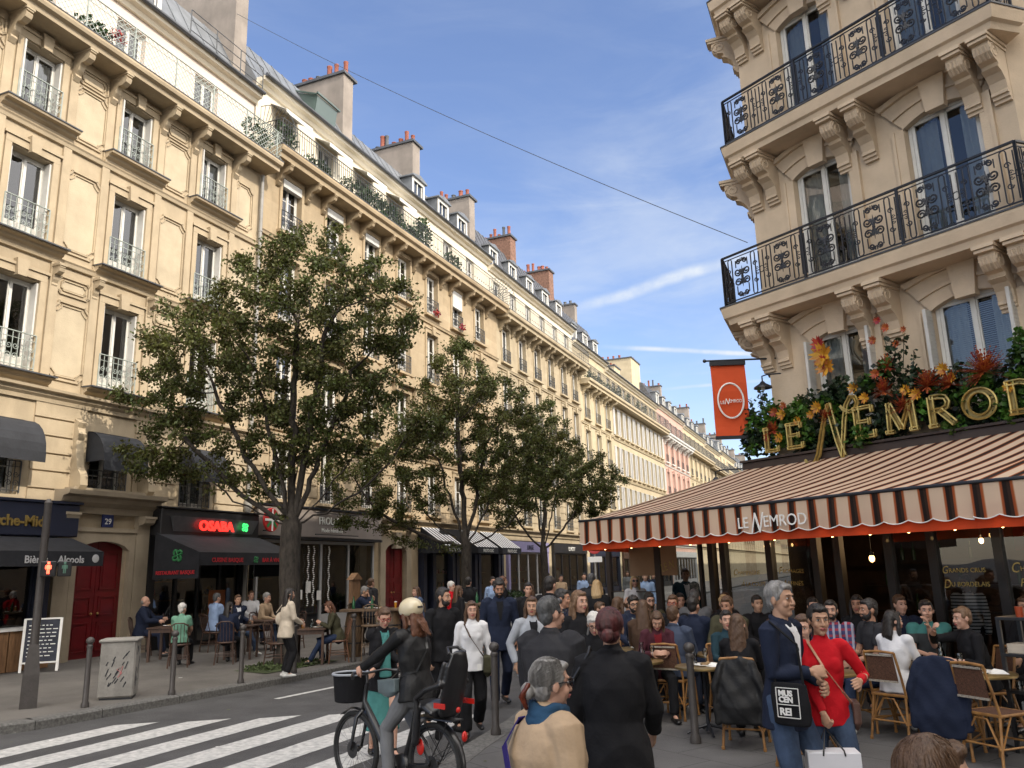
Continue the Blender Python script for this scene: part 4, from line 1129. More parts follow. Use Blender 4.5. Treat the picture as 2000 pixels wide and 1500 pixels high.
def big_letter(ch, u0, u1, z0, h, y=-.62):
 b = MB(); W_ = u1 - u0; X = lambda x: u0 + x * W_; Z = lambda v: z0 + v * h; s = .075 * h / .42; q = .04
 def st(pts, w=s): rails(b, [(X(a), Z(c)) for a, c in pts], w, y)
 if ch == 'L': st([(.2, 0), (.2, 1)]); st([(.2, .04), (.95, .04)], q); st([(.93, 0), (.93, .22)], q); st([(.02, .98), (.42, .98)], q)
 elif ch == 'E': st([(.2, 0), (.2, 1)]); st([(.05, .03), (.92, .03)], q); st([(.05, .97), (.88, .97)], q); st([(.2, .52), (.72, .52)], q); st([(.9, .0), (.9, .22)], q); st([(.87, .8), (.87, 1)], q); st([(.72, .42), (.72, .62)], q)
 elif ch == 'M': st([(.12, 0), (.16, 1)], q * 1.3); st([(.16, .98), (.5, .08)]); st([(.5, .08), (.84, .98)], q * 1.3); st([(.84, 1), (.88, 0)]); st([(0, .02), (.26, .02)], q); st([(.74, .02), (1.0, .02)], q)
 elif ch == 'R': st([(.2, 0), (.2, 1)]); st([(.05, .02), (.38, .02)], q); st([(.2, .97), (.5, .97), (.72, .92), (.8, .76), (.74, .6), (.55, .52), (.2, .52)], q * 1.4); st([(.5, .5), (.95, .02)])
 elif ch == 'O': rails(b, [(X(.5 + .42 * math.cos(t)), Z(.5 + .44 * math.sin(t))) for t in np.linspace(0, 2 * PI, 25)[:-1]], [s * (.75 + .35 * abs(math.cos(t))) for t in np.linspace(0, 2 * PI, 25)[:-1]], y, closed=True)
 elif ch == 'D': st([(.2, 0), (.2, 1)]); st([(.05, .97), (.5, .97), (.76, .88), (.9, .7), (.94, .5), (.9, .3), (.76, .12), (.5, .03), (.05, .03)], s * .75)
 elif ch == 'N':
  cur = [(.02, .1), (.05, .03), (.12, .0), (.2, .04), (.27, .16), (.36, .45), (.46, .78), (.54, .93)]
  rails(b, [(X(a), Z(c)) for a, c in cur], [.02, .03, .04, .05, .06, .06, .045, .03], y)
  rails(b, [(X(.53), Z(.93)), (X(.58), Z(.62)), (X(.64), Z(.3)), (X(.7), Z(.08))], .085, y)
  cur = [(.68, .06), (.72, .3), (.78, .62), (.84, .86), (.92, .97), (1.0, .95), (1.03, .86), (.98, .76), (.88, .74), (.78, .8), (.74, .86)]
  rails(b, [(X(a), Z(c)) for a, c in cur], [.04, .05, .06, .055, .05, .045, .045, .045, .04, .03, .02], y)
 return b.build('letter', [M_gold, M_gold2], fas, smooth=50)
for ch, u0, u1, z0, h in (('L', .62, .93, 3.93, .42), ('E', 1.08, 1.44, 3.93, .43), ('N', 1.40, 2.45, 3.60, 1.05), ('E', 2.36, 2.76, 3.92, .50), ('M', 2.90, 3.42, 3.93, .47), ('R', 3.56, 3.98, 3.92, .45), ('O', 4.10, 4.56, 3.93, .44), ('D', 4.68, 5.12, 3.93, .44)):
 big_letter(ch, u0, u1, z0, h)
# garland
gar = lroot('flower_garland', 'thick garland of dark leaves, orange ferns and yellow blooms above the gilded cafe name', 'flowers')
rr = random.Random(21)
M_gd = mat('garland_dark_leaf', (.020, .045, .016), .45, .3, 2, transl=.15, island=.45)
M_gb = mat('garland_bright_leaf', (.07, .17, .02), .5, .3, 2, transl=.25, island=.35)
M_fo = mat('orange_fern', (.42, .085, .02), .6, .3, 3, transl=.2, island=.4)
M_fy = mat('yellow_bloom', (.60, .27, .02), .55, .25, 3, transl=.2, island=.35)
M_frd = mat('red_bloom', (.38, .02, .02), .55, .25, 3, transl=.2, island=.35)
prof = [(.0, 4.15), (.5, 4.9), (1.0, 4.8), (1.45, 4.9), (2.0, 4.9), (2.3, 5.2), (2.7, 5.35), (3.1, 5.3), (3.4, 4.85), (4.0, 4.8), (4.6, 4.75), (5.1, 4.95), (5.6, 5.1), (6.4, 5.0)]
def gtop(u):
 for (a, za), (c, zc) in zip(prof[:-1], prof[1:]):
  if a <= u <= c: return za + (zc - za) * (u - a) / (c - a)
 return 4.9
b = MB()
for k in range(150):
 u = rr.uniform(.05, 6.4); zt_ = gtop(u); z = rr.uniform(3.95, zt_ - .1)
 leaves(b, (u, -.36 + rr.uniform(-.12, .12), z), (.22, .16, .18), 62, .095, rr)
b.build('foliage', M_gd, gar)
b = MB()
for k in range(44):
 u = rr.uniform(.1, 6.4); z = rr.uniform(3.85, gtop(u) - .15); leaves(b, (u, -.52, z), (.14, .08, .16), 60, .09, rr)
leaves(b, (4.95, -.45, 4.85), (.16, .12, .32), 240, .08, rr); leaves(b, (2.45, -.6, 3.95), (.2, .06, .18), 120, .09, rr); leaves(b, (.75, -.5, 4.75), (.2, .1, .16), 120, .07, rr)
b.build('bright_foliage', M_gb, gar)
def fern(b, c, r, n, rnd):
 for i in range(n):
  a = rnd.uniform(0, 2 * PI); e = rnd.uniform(-.6, 1.3); d = np.array((math.cos(a) * math.cos(e), -abs(math.sin(a)) * math.cos(e) * .7, math.sin(e)))
  L_ = r * rnd.uniform(.6, 1.1); s = np.cross(d, (0, 0, 1)); s /= (np.linalg.norm(s) + 1e-6); c_ = np.array(c)
  for k in range(5):
   q = c_ + d * L_ * (k + 1) / 5; w_ = .035 * (1 - k / 7)
   b.add([q, q + s * w_ + d * .03, q + d * .045, q - s * w_ + d * .03], [(0, 1, 2, 3)])
  b.bar(c_, c_ + d * L_, .006)
for (u, z, r_, m, n, y) in ((3.62, 4.55, .26, M_fo, 60, -.58), (4.45, 4.6, .34, M_fo, 90, -.58), (3.95, 4.5, .2, M_fo, 40, -.6), (2.95, 4.6, .2, M_fo, 40, -.6), (3.2, 4.3, .2, M_fo, 36, -.6), (.85, 4.3, .18, M_fo, 36, -.6), (1.9, 4.35, .16, M_fo, 30, -.6), (3.0, 5.0, .18, M_fo, 34, -.5), (5.5, 4.5, .3, M_fo, 60, -.6)):
 b = MB(); fern(b, (u, y, z), r_, n, rr); b.build('fern', m, gar)
def bloom(u, z, r_, m, y=-.6, n=13):
 b = MB(); r_ *= .85
 for k in range(n):
  a = 2 * PI * k / n + rr.uniform(-.2, .2); d = np.array((math.cos(a), -.35 - rr.uniform(0, .3), math.sin(a))); s = np.array((-math.sin(a), 0, math.cos(a))); c_ = np.array((u, y, z))
  b.add([c_, c_ + d * r_ * .5 + s * r_ * .2, c_ + d * r_, c_ + d * r_ * .5 - s * r_ * .2], [(0, 1, 2, 3)])
 b.build('bloom', m, gar)
for (u, z, r_, m) in ((1.98, 5.42, .26, M_fy), (1.92, 5.62, .18, M_frd), (2.02, 5.2, .22, M_fy), (1.95, 5.3, .16, M_frd), (1.75, 4.55, .14, M_fy), (1.62, 4.45, .10, M_fy), (2.45, 4.75, .12, M_fy), (2.62, 4.55, .12, M_fy), (3.45, 4.45, .13, M_fy), (3.3, 4.55, .11, M_fy), (2.88, 5.45, .1, M_fo), (3.12, 5.6, .1, M_fo), (3.0, 5.75, .09, M_frd),
                       (.9, 4.62, .12, M_fo), (1.05, 4.55, .13, M_fy), (1.1, 4.7, .1, M_fo), (.7, 4.2, .1, M_fo), (.95, 4.15, .12, M_fy), (3.9, 4.75, .13, M_fy), (4.0, 4.6, .1, M_fy), (5.35, 4.4, .12, M_fy), (3.25, 5.3, .08, M_fo), (3.4, 5.5, .07, M_fo), (1.35, 4.4, .1, M_fy), (2.85, 4.9, .11, M_fo), (4.75, 4.3, .1, M_fy)):
 bloom(u, z, r_, m)
b = MB()
for k in range(26):
 u = rr.choice((.1, .25, .45, 1.4, 2.85, 3.1, 3.3, 5.3, 5.5, 5.7)) + rr.uniform(-.1, .1); z0_ = min(gtop(max(.1, u)), 5.2) - .2; h = rr.uniform(.25, .6)
 p = np.array((u, -.45, z0_)); q = p + np.array((rr.uniform(-.2, .2), rr.uniform(-.2, .1), h)); b.bar(p, q, .008)
 for j in range(9): leaves(b, p + (q - p) * (.3 + .7 * j / 8), (.05, .05, .05), 2, .085, rr)
b.build('sprigs', M_gd, gar)
# awning
M_awn = bpy.data.materials.new('striped_awning_cloth'); M_awn.use_nodes = True
t_ = M_awn.node_tree; N_ = t_.nodes; Lk = t_.links; N_.clear()
out_ = N_.new('ShaderNodeOutputMaterial'); bs = N_.new('ShaderNodeBsdfPrincipled'); bs.inputs['Roughness'].default_value = .85; bs.inputs['Specular IOR Level'].default_value = .2
uvn = N_.new('ShaderNodeUVMap'); uvn.uv_map = 'stripe'; sp_ = N_.new('ShaderNodeSeparateXYZ'); Lk.new(uvn.outputs[0], sp_.inputs[0])
fr_ = N_.new('ShaderNodeMath'); fr_.operation = 'FRACT'; Lk.new(sp_.outputs['X'], fr_.inputs[0])
cr = N_.new('ShaderNodeValToRGB'); cr.color_ramp.interpolation = 'LINEAR'; e = cr.color_ramp.elements
stops = [(0, (.72, .56, .42)), (.50, (.72, .56, .42)), (.54, (.42, .12, .035)), (.60, (.30, .075, .03)), (.62, (.025, .018, .016)), (.74, (.022, .016, .015)), (.78, (.05, .03, .022)), (.86, (.04, .025, .02)), (.88, (.30, .075, .03)), (.95, (.42, .12, .035)), (1.0, (.72, .56, .42))]
e[0].position = 0; e[0].color = (*stops[0][1], 1); e[1].position = 1; e[1].color = (*stops[-1][1], 1)
for p_, c_ in stops[1:-1]:
 q = e.new(p_); q.color = (*c_, 1)
Lk.new(fr_.outputs[0], cr.inputs[0]); Lk.new(cr.outputs[0], bs.inputs['Base Color'])
tl_ = N_.new('ShaderNodeBsdfTranslucent'); Lk.new(cr.outputs[0], tl_.inputs['Color']); ms_ = N_.new('ShaderNodeMixShader'); ms_.inputs[0].default_value = .38
Lk.new(bs.outputs[0], ms_.inputs[1]); Lk.new(tl_.outputs[0], ms_.inputs[2]); Lk.new(ms_.outputs[0], out_.inputs['Surface'])
M_orv = mat('orange_awning_edge', (.62, .07, .015), .8, .06, 2, transl=.35)
awn = lroot('cafe_awning', 'wide brown, cream and orange striped cloth awning over the cafe terrace', 'awning')
def cloth(name, rows, uvs, m, parent, th=.006, smooth=60, sag=None):
 """rows: grid [i][j] of points, uvs same grid"""
 nr, nc = len(rows), len(rows[0]); V = [p for r_ in rows for p in r_]; F = [];
 for i in range(nr - 1):
  for j in range(nc - 1): F.append((i * nc + j, i * nc + j + 1, (i + 1) * nc + j + 1, (i + 1) * nc + j))
 me = bpy.data.meshes.new(name); me.from_pydata(V, [], F); uv = me.uv_layers.new(name='stripe'); fl = [u for r_ in uvs for u in r_]
 for poly in me.polygons:
  for li in poly.loop_indices: uv.data[li].uv = (fl[me.loops[li].vertex_index], 0)
 me.materials.append(m); me.polygons.foreach_set('use_smooth', [True] * len(F)); me.update()
 o = bpy.data.objects.new(name, me); link_child(o, parent); return o
PV = .30; SO = .17
n1, n2 = 90, 8
E0, E1 = -1.52, 5.20; T0, T1 = .06, 5.95
rows = []; uvs = []
for j in range(n2 + 1):
 t = j / n2; row = []; ur = []
 for i in range(n1 + 1):
  s = i / n1; ua = T0 + (T1 - T0) * s; ue = E0 + (E1 - E0) * s; u = ua + (ue - ua) * t
  sag_ = -.05 * math.sin(t * PI) - .012 * math.sin(t * PI) * (1 - math.cos(s * 2 * PI * 4))
  row.append((u, -.5 - 2.7 * t, 3.70 - .88 * t + sag_)); ur.append((ue) / PV + SO)
 rows.append(row); uvs.append(ur)
cloth('canopy', rows, uvs, M_awn, awn)
# left gable
def gable(a, b_, c_, d_, n=20, uoff=0):
 rows = []; uvs = []; a, b_, c_, d_ = [np.array(q, float) for q in (a, b_, c_, d_)]; Lg = np.linalg.norm(b_ - a)
 for j in range(5):
  t = j / 4; rows.append([tuple((a + (b_ - a) * s) * (1 - t) + (d_ + (c_ - d_) * s) * t) for s in np.linspace(0, 1, n)]); uvs.append([uoff + Lg * s / PV for s in np.linspace(0, 1, n)])
 return cloth('gable', rows, uvs, M_awn, awn)
LB = np.array((E0, -3.2)) + wy * 3.8
gable((E0, -3.2, 2.815), (LB[0], LB[1], 2.815), (T0 + wy[0] * .6, wy[1] * .6, 3.68), (T0, -.5, 3.69))
RE = np.array((E1, -3.2)); RD = np.array((math.cos(R(6)), math.sin(R(6))))
RE2 = RE + RD * 4.5
gable((E1, -3.2, 2.815), (RE2[0], RE2[1], 2.815), (9.9, 1.0, 3.72), (T1, -.5, 3.70), 40, E1 / PV + SO)
def valance(p0, p1, z1, h, scal, amp, m, name, uoff, yoff=0, z_lo=0.0, n=None):
 p0 = np.array(p0, float); p1 = np.array(p1, float); d = p1 - p0; Lv = np.linalg.norm(d); d /= Lv; nn = np.array((d[1], -d[0]))
 n = n or int(Lv / .03); rows = [[], [], [], []]; uvs = [[], [], [], []]; pip = []
 for i in range(n + 1):
  s = Lv * i / n; wv = .014 * math.sin(s * 9) + .01 * math.sin(s * 23 + 1)
  zb = z1 - h - amp * abs(math.sin(PI * s / scal + .3))
  for j, t in enumerate((0, .33, .7, 1)):
   q = p0 + d * s + nn * (yoff + wv * t); rows[j].append((q[0], q[1], z1 + (zb - z1) * t)); uvs[j].append(uoff + s / PV)
  q = p0 + d * s + nn * (yoff + wv + .004); pip.append((q[0], q[1], zb))
 o = cloth(name, rows, uvs, m, awn)
 return o, pip
_, pip = valance((E0, -3.2), (E1, -3.2), 2.82, .36, .30, .04, M_awn, 'valance', E0 / PV + SO)
b = MB(); b.tube(pip, .007, 5); b.build('piping', M_white, awn)
_, pip = valance((E1, -3.2), tuple(RE2), 2.82, .36, .30, .04, M_awn, 'valance', E1 / PV + SO)
b = MB(); b.tube(pip, .007, 5); b.build('piping', M_white, awn)
valance(tuple(LB), (E0, -3.2), 2.82, .36, .30, .04, M_awn, 'valance', 0)
for p0, p1 in (((E0, -3.14), (E1, -3.14)), ((E1, -3.14), tuple(RE2 + np.array((0, .06)))), (tuple(LB + np.array((.06, 0))), (E0 + .05, -3.14))):
 valance(p0, p1, 2.6, .28, 50, .0, M_orv, 'orange_valance', 0, n=60)
b = MB(); b.tube([(E0, -3.2, 2.83), (E1, -3.2, 2.83)], .022, 8); b.tube([(E1, -3.2, 2.83), (RE2[0], RE2[1], 2.83)], .022, 8); b.tube([(E0, -3.2, 2.83), (LB[0], LB[1], 2.83)], .022, 8)
for u in (-.2, 1.6, 3.4, 5.0): b.bar((u * .93 + .3, -.5, 3.45), (u, -3.1, 2.66), .03, .05)
b.build('awning_frame', M_iron, awn)
for s_, x_, sz, sh_, zz, sx_ in (('LE', 1.98, .22, 0, 2.5, .9), ('EMROD', 2.42, .22, 0, 2.50, .92)):
 text('valance_lettering', s_, sz, awn, (x_, -3.245, zz), (PI / 2, 0, 0), M_white, .004, sx=sx_)
text('valance_lettering', 'N', .40, awn, (2.20, -3.25, 2.43), (PI / 2, 0, 0), M_white, .004, shear=.4, sx=.62)
# string of warm bulbs under the awning edge
M_bulb = mat('lit_bulb', (1, .7, .3), .4, 0, emit=(1.0, .62, .22), estr=6.0)
for k, u in enumerate((-1.1, -.45, .2, .85, 1.6, 2.4, 3.3, 3.83, 4.33, 4.88, 5.4, 6.0)):
 t = thing('festoon_bulb', 'small lit warm bulb hanging under the awning edge', 'bulb', (CO[0], CO[1], 0), CA, 'festoon bulbs along the awning edge')
 b = MB(); b.tube([(u, -3.0, 2.60), (u, -3.0, 2.41)], .006, 4); b.lathe([(.014, 0), (.016, .04)], (u, -3.0, 2.38), 8); b.build('socket', M_iron, t)
 b = MB(); b.ell((u, -3.0, 2.35), (.024, .024, .034), 8, 6); b.build('glass_bulb', M_bulb, t, smooth=60)
# cafe glazed front : dark joinery, glass, gilt lettering, dim room behind
caf = lroot('cafe_frontage', 'dark wood glazed cafe front with gilt lettering on its panes, below the striped awning', 'shop front')
M_wood = mat('dark_joinery', (.022, .017, .014), .4, .2, 4, coat=.2)
M_glass = glass_mat('shop_glass', (.55, .58, .58), 1.0, .01, .04)
YF = -.8
b = MB()
for u in (-.63, -.35, .65, 1.55, 1.95, 2.8, 3.46, 4.36, 5.3, 6.4): b.box(u - .06, u + .06, YF - .05, YF + .08, .13, 3.0)
b.box(-.7, 6.5, YF - .04, YF + .06, 2.55, 2.95)
for a, c in ((-.29, .59), (.71, 1.49), (2.86, 3.4), (3.52, 4.3), (4.42, 5.24), (5.36, 6.34)):
 b.box(a, c, YF - .03, YF + .05, .13, .62); b.box(a + .08, c - .08, YF - .05, YF - .031, .22, .54); b.box(a, c, YF - .02, YF + .03, 2.5, 2.548)
b.quad((-.7, YF + .1, 2.98), (6.5, YF + .1, 2.98), (6.5, .3, 2.98), (-.7, .3, 2.98))
b.build('joinery', M_wood, caf)
for a, c in ((-.29, .59), (.71, 1.49), (2.86, 3.4), (3.52, 4.3), (4.42, 5.24), (5.36, 6.34)): b = MB(); b.quad((a, YF, .62), (c, YF, .62), (c, YF, 2.5), (a, YF, 2.5)); b.build('glazing', M_glass, caf)
b = MB(); b.quad((-2.5, 4.6, 0), (9, 4.6, 0), (9, 4.6, 3.3), (-2.5, 4.6, 3.3)); b.quad((-2.5, 4.6, 3.25), (9, 4.6, 3.25), (9, -.1, 3.25), (UA, 0, 3.25)); b.quad((UA, 0, 0), (UA + wy[0] * 6, wy[1] * 6, 0), (UA + wy[0] * 6, wy[1] * 6, 3.3), (UA, 0, 3.3)); b.build('back_wall', mat('cafe_room_wall', (.05, .028, .018), .7, .3, 2), caf)
def gilt(s, u, z, size, sx=1.0, sh=0): text('gilt_lettering', s, size, caf, (u, YF - .012, z), (PI / 2, 0, 0), M_gold, .002, shear=sh, sx=sx)
gilt('C', -.16, 1.82, .15, .8, .3); gilt('HAMPAGNE', -.06, 1.83, .095, .95); gilt('À', .0, 1.63, .12, .9, .3); gilt('LA COUPE', .10, 1.63, .105, .85)
gilt('F', .80, 1.83, .17, .8, .3); gilt('ROMAGES', .88, 1.84, .095, .95); gilt('A', .86, 1.63, .15, .8, .3); gilt('FFINÉS', .97, 1.64, .10)
gilt('G', 3.55, 1.80, .15, .8, .3); gilt('RANDS CRUS', 3.65, 1.81, .088, .95); gilt('D', 3.55, 1.60, .17, .8, .3); gilt('U BORDELAIS', 3.66, 1.62, .09, .95)
gilt('C', 4.47, 1.80, .19, .8, .3); gilt('HAMBRES', 4.59, 1.82, .09); gilt('P', 4.56, 1.62, .15, .8, .3); gilt('AYS', 4.66, 1.63, .09)
b = MB()
for k in range(26):      # bottles and frames on shelves in the dim room
 u = rr.uniform(-.2, 6.2); z = rr.choice((1.0, 1.5, 2.0)); b.lathe([(.04, 0), (.04, .2), (.015, .26), (.015, .33)], (u, 3.9, z), 8)
b.build('shelf_bottles', mat('bottle_glass_green', (.02, .05, .02), .15, 0), caf)
b = MB(); [b.box(-.5, 6.4, 3.8, 4.1, z - .04, z) for z in (1.0, 1.5, 2.0)]; b.build('shelf', M_wood, caf)
b = MB(); b.box(3.6, 4.2, 1.5, 1.56, 2.1, 2.5); b.build('red_poster', mat('poster_red', (.30, .03, .02), .6, .2, 3), caf)
def pendant(u, y, z, r_, label, st=10.0):
 t = thing('pendant_lamp', label, 'lamp', CO, CA, 'warm lamps inside the cafe'); b = MB(); b.tube([(u, y, z), (u, y, 3.2)], .006, 4); b.lathe([(.03, 0), (.03, .06)], (u, y, z + r_), 8); b.build('cord', M_iron, t)
 b = MB(); b.ell((u, y, z), (r_, r_, r_ * 1.4), 10, 8); b.build('lamp_globe', mat('lamp_glow%d' % int(st), (1, .6, .25), .4, 0, emit=(1.0, .55, .2), estr=st), t, smooth=60)
pendant(2.39, -.6, 2.04, .042, 'glowing oval lamp in the open cafe doorway', 3.0)
pendant(3.9, 1.6, 2.15, .04, 'small glowing lamp behind the pane reading Grands Crus', 10.0)
pendant(2.6, 2.6, 2.3, .04, 'small glowing lamp deep inside the cafe doorway', 9.0)
pendant(-.2, 2.5, 2.25, .035, 'small glowing lamp behind the pane reading Champagne', 9.0)
lg = bpy.data.lights.new('cafe_light', 'POINT'); lg.energy = 25; lg.color = (1, .62, .3); lg.shadow_soft_size = .1
lo = bpy.data.objects.new('cafe_light', lg); COL.objects.link(lo); c_, s_ = math.cos(CA), math.sin(CA); lo.location = (CO[0] + c_ * 2.8 - s_ * 1.8, CO[1] + s_ * 2.8 + c_ * 1.8, 2.4)
# terrace wind screens on the left, with kraft paper
scr = lroot('terrace_screen', 'clear glass wind screen with brown posts and kraft paper panels, left of the terrace', 'screen')
M_post = mat('screen_post_brown', (.035, .026, .022), .5, .1, 4)
b = MB()
for u, w_ in ((-3.42, .05), (-1.99, .075), (-.9, .03), (-.63, .05)): b.box(u - w_, u + w_, YF - .04, YF + .04, .13, 2.75)
b.box(-3.42, -.63, YF - .02, YF + .02, 2.68, 2.76); b.box(-3.37, -2.07, YF - .012, YF + .012, 1.52, 1.54)
b.build('posts', M_post, scr)
b = MB()
for a, c in ((-3.37, -2.07), (-1.91, -.93), (-.87, -.69)): b.quad((a, YF, .2), (c, YF, .2), (c, YF, 2.68), (a, YF, 2.68))
b.build('screen_glass', glass_mat('screen_clear_glass', (.78, .82, .82), .8, .01), scr)
b = MB(); b.box(-2.78, -2.08, YF - .022, YF - .016, 1.84, 2.6); b.box(-1.9, -1.48, YF - .022, YF - .016, 1.84, 2.6); o = b.build('kraft_paper', mat('kraft_paper', (.26, .16, .09), .85, .06, 3), scr)
text('paper_lettering', 'LE N', .22, o, (-1.88, YF - .028, 1.9), (PI / 2, R(-14), 0), M_gold2, .002, sx=.8)
# the right-hand row of the street and the block that shades the crossing
def right_root(name, label, x, y, rot=-90): return thing(name, label, 'building', (x, y, 0), R(rot), 'stone blocks on the shaded side')
YR = [(34, 56), (56, 80), (80, 110), (110, 150), (150, 200), (200, 260)]
for i, (a, c) in enumerate(YR):
 L_ = c - a; n = int(L_ / 2.9); rt = right_root('apartment_building', ['stone block on the shaded side just past the corner cafe', 'second shaded block past the corner cafe', 'third shaded block past the corner cafe', 'fourth shaded block past the corner cafe', 'fifth shaded block past the corner cafe', 'last shaded block past the corner cafe'][i], -1.25 - .0 * i, c)
 gen('', 0, L_, M_stone3, [1.4 + (L_ - 2.8) * k / (n - 1) for k in range(n)], 1.1, [(4.4, 6.4, ''), (7.4, 9.6, ''), (10.6, 12.6, '')], None, None, 13.6, M_zinc, near=False, guards=False, surr=False, corb=False, root=rt, zt=1.6)
rt = thing('apartment_building', 'tall stone block across the crossing that shades the street', 'building', (9.5, 9.5, 0), R(-90), 'stone blocks on the shaded side')
gen('', 0, 36, M_stone3, [1.6 + 2.9 * k for k in range(12)], 1.15, [(4.4, 6.4, ''), (7.6, 9.8, 'key'), (10.8, 13.0, 'key'), (14.0, 16.0, '')], (18.2, .8), (18.3, 20.6), 22.0, M_zinc, near=False, kind='simple', root=rt, zt=3)
# overhead wire
t = thing('overhead_cable', 'thin dark cable slung across the street from roof to corner balcony', 'cable', (0, 0, 0))
b = MB(); A = np.array((-17.2, 18.26, 20.39)); Bq = np.array((-1.38, 15.35, 8.08)); pts = []
for k in range(41):
 s = k / 40; p = A + (Bq - A) * s; p[2] -= .25 * 4 * s * (1 - s); pts.append(p)
b.tube(pts, .009, 4); b.build('cable', M_irong, t)
# ---------------------------------------------------------------- shops of the left row
M_navy = mat('navy_shop_paint', (.012, .016, .035), .45, .1, 3)
M_blk = mat('black_cloth', (.010, .011, .016), .85, .2, 3, bump=.25, bscale=12)
M_blkp = mat('black_shop_paint', (.014, .014, .016), .4, .1, 3)
M_taupe = mat('taupe_panel', (.22, .19, .17), .55, .06, 2)
M_lgrey = mat('light_grey_joinery', (.36, .36, .36), .5, .08, 3)
M_sil = mat('silver_lettering', (.55, .56, .58), .4, .05, 4, metal=.4)
M_ltext = mat('white_lettering', (.70, .70, .66), .5, 0)
M_redn = mat('red_neon', (.7, .02, .02), .4, 0, emit=(1.0, .03, .02), estr=1.0)
M_redt = mat('red_lettering', (.35, .012, .02), .6, 0)
M_grn = mat('green_lettering', (.02, .16, .05), .6, 0)
M_grnn = mat('green_neon', (.02, .5, .1), .4, 0, emit=(.05, .8, .15), estr=.8)
M_woodl = mat('light_wood', (.28, .15, .07), .6, .25, 4, stretch=(6, 6, 1))
M_woodd = mat('dark_wood', (.075, .035, .02), .5, .25, 4, stretch=(6, 6, 1))
M_goods = [mat('goods_%s' % n, c, .6, .15, 4) for n, c in (('ochre', (.32, .18, .05)), ('white', (.55, .53, .48)), ('green', (.03, .09, .03)), ('red', (.3, .03, .03)), ('blue', (.04, .07, .18)), ('black', (.02, .02, .02)), ('pink', (.4, .18, .2)))]
def froot(name, label, cat, y, group=None): return thing(name, label, cat, (XF, y, 0), R(90), group)
def shop_glazing(root, a, c, z1, fm, mull, z0=.3, door=None, stall=.45, yy=.05, gm=None, transom=None):
 b = MB(); n = mull; w = (c - a) / n
 for k in range(n + 1): b.box(a + w * k - .04, a + w * k + .04, yy - .05, yy + .05, z0, z1)
 b.box(a, c, yy - .045, yy + .045, z1 - .1, z1)
 for k in range(n):
  x0, x1 = a + w * k + .04, a + w * (k + 1) - .04; st = .12 if door is not None and k == door else stall
  b.box(x0, x1, yy - .035, yy + .035, z0, z0 + st)
  if transom: b.box(x0, x1, yy - .03, yy + .03, transom, transom + .06)
  g = MB(); g.quad((x0, yy, z0 + st), (x1, yy, z0 + st), (x1, yy, z1 - .1), (x0, yy, z1 - .1)); g.build('glazing', gm or M_glass, root)
 b.build('frame', fm, root)
def goods(root, a, c, y0, y1, zs, n, seed, sc=1.0, name='display_goods'):
 rd = random.Random(seed)
 s = MB()
 for z in zs: s.box(a, c, y0, y1, z - .03, z)
 s.build('display_shelf', M_woodl, root)
 bs_ = {}
 for k in range(n):
  m = rd.randrange(len(M_goods)); b = bs_.setdefault(m, MB()); u = rd.uniform(a + .1, c - .1); z = rd.choice(zs); y = rd.uniform(y0 + .06, y1 - .06); q = rd.random(); h = rd.uniform(.1, .34) * sc
  if q < .45: b.lathe([(.04, 0), (.04, h * .6), (.015, h * .8), (.015, h)], (u, y, z), 8)
  elif q < .75: b.box(u - .06, u + .06, y - .05, y + .05, z, z + h * .7)
  else: b.ell((u, y, z + h * .4), (.09, .06, h * .4), 8, 6)
 for m, b in bs_.items(): b.build(name, M_goods[m], root, smooth=40)
# ---- wine shop with navy sign (far left)
s1 = froot('shop_front', 'navy wine shop front with gold lettering and dark awning, left of the red door', 'shop front', 2.0)
b = MB(); b.bbox(.2, 11.6, -.32, -.01, 3.05, 3.78, .02); b.box(.15, 11.65, -.36, -.01, 3.783, 3.84); b.build('sign_board', M_navy, s1)
text('sign_lettering', 'Cherche-Midi', .32, s1, (10.78, -.335, 3.26), (PI / 2, 0, 0), M_gold, .012, 'RIGHT', bold=.008)
for u in (.25, 10.95): b = MB(); b.box(u - .14, u + .14, -.2, .1, .28, 3.05); b.build('pilaster', M_navy, s1)
shop_glazing(s1, .45, 10.8, 3.04, M_navy, 7, z0=.28, yy=.0)
goods(s1, .5, 10.7, .3, .9, [.75, 1.3, 1.9], 110, 3)
b = MB()
b.loft([[(u, -.3, 3.02), (u, -1.35, 2.68), (u, -1.35, 2.66), (u, -.3, 3.0)] for u in (.2, 11.45)]); b.box(.2, 11.45, -1.365, -1.35, 2.37, 2.68); b.quad((11.45, -.3, 3.0), (11.45, -1.35, 2.66), (11.45, -1.35, 2.4), (11.45, -.3, 2.4))
b.build('awning', M_blk, s1)
text('awning_lettering', 'Bières    Alcools', .21, s1, (10.95, -1.375, 2.44), (PI / 2, 0, 0), M_sil, .003, 'RIGHT', bold=.004)
b = MB(); b.ell((11.24, -1.372, 2.53), (.09, .006, .09), 12, 8); b.build('awning_emblem', M_sil, s1)
# counter ledge with crates
ct = froot('display_counter', 'wooden counter with white ledge under the wine shop window', 'counter', 2.0)
b = MB(); b.box(6.5, 10.9, -.75, -.2, 1.08, 1.14); b.build('counter_top', M_white, ct)
b = MB();
for k in range(9): b.box(6.55 + k * .48, 7.0 + k * .48, -.7, -.25, .28, 1.07)
b.build('crate_panel', M_woodl, ct)
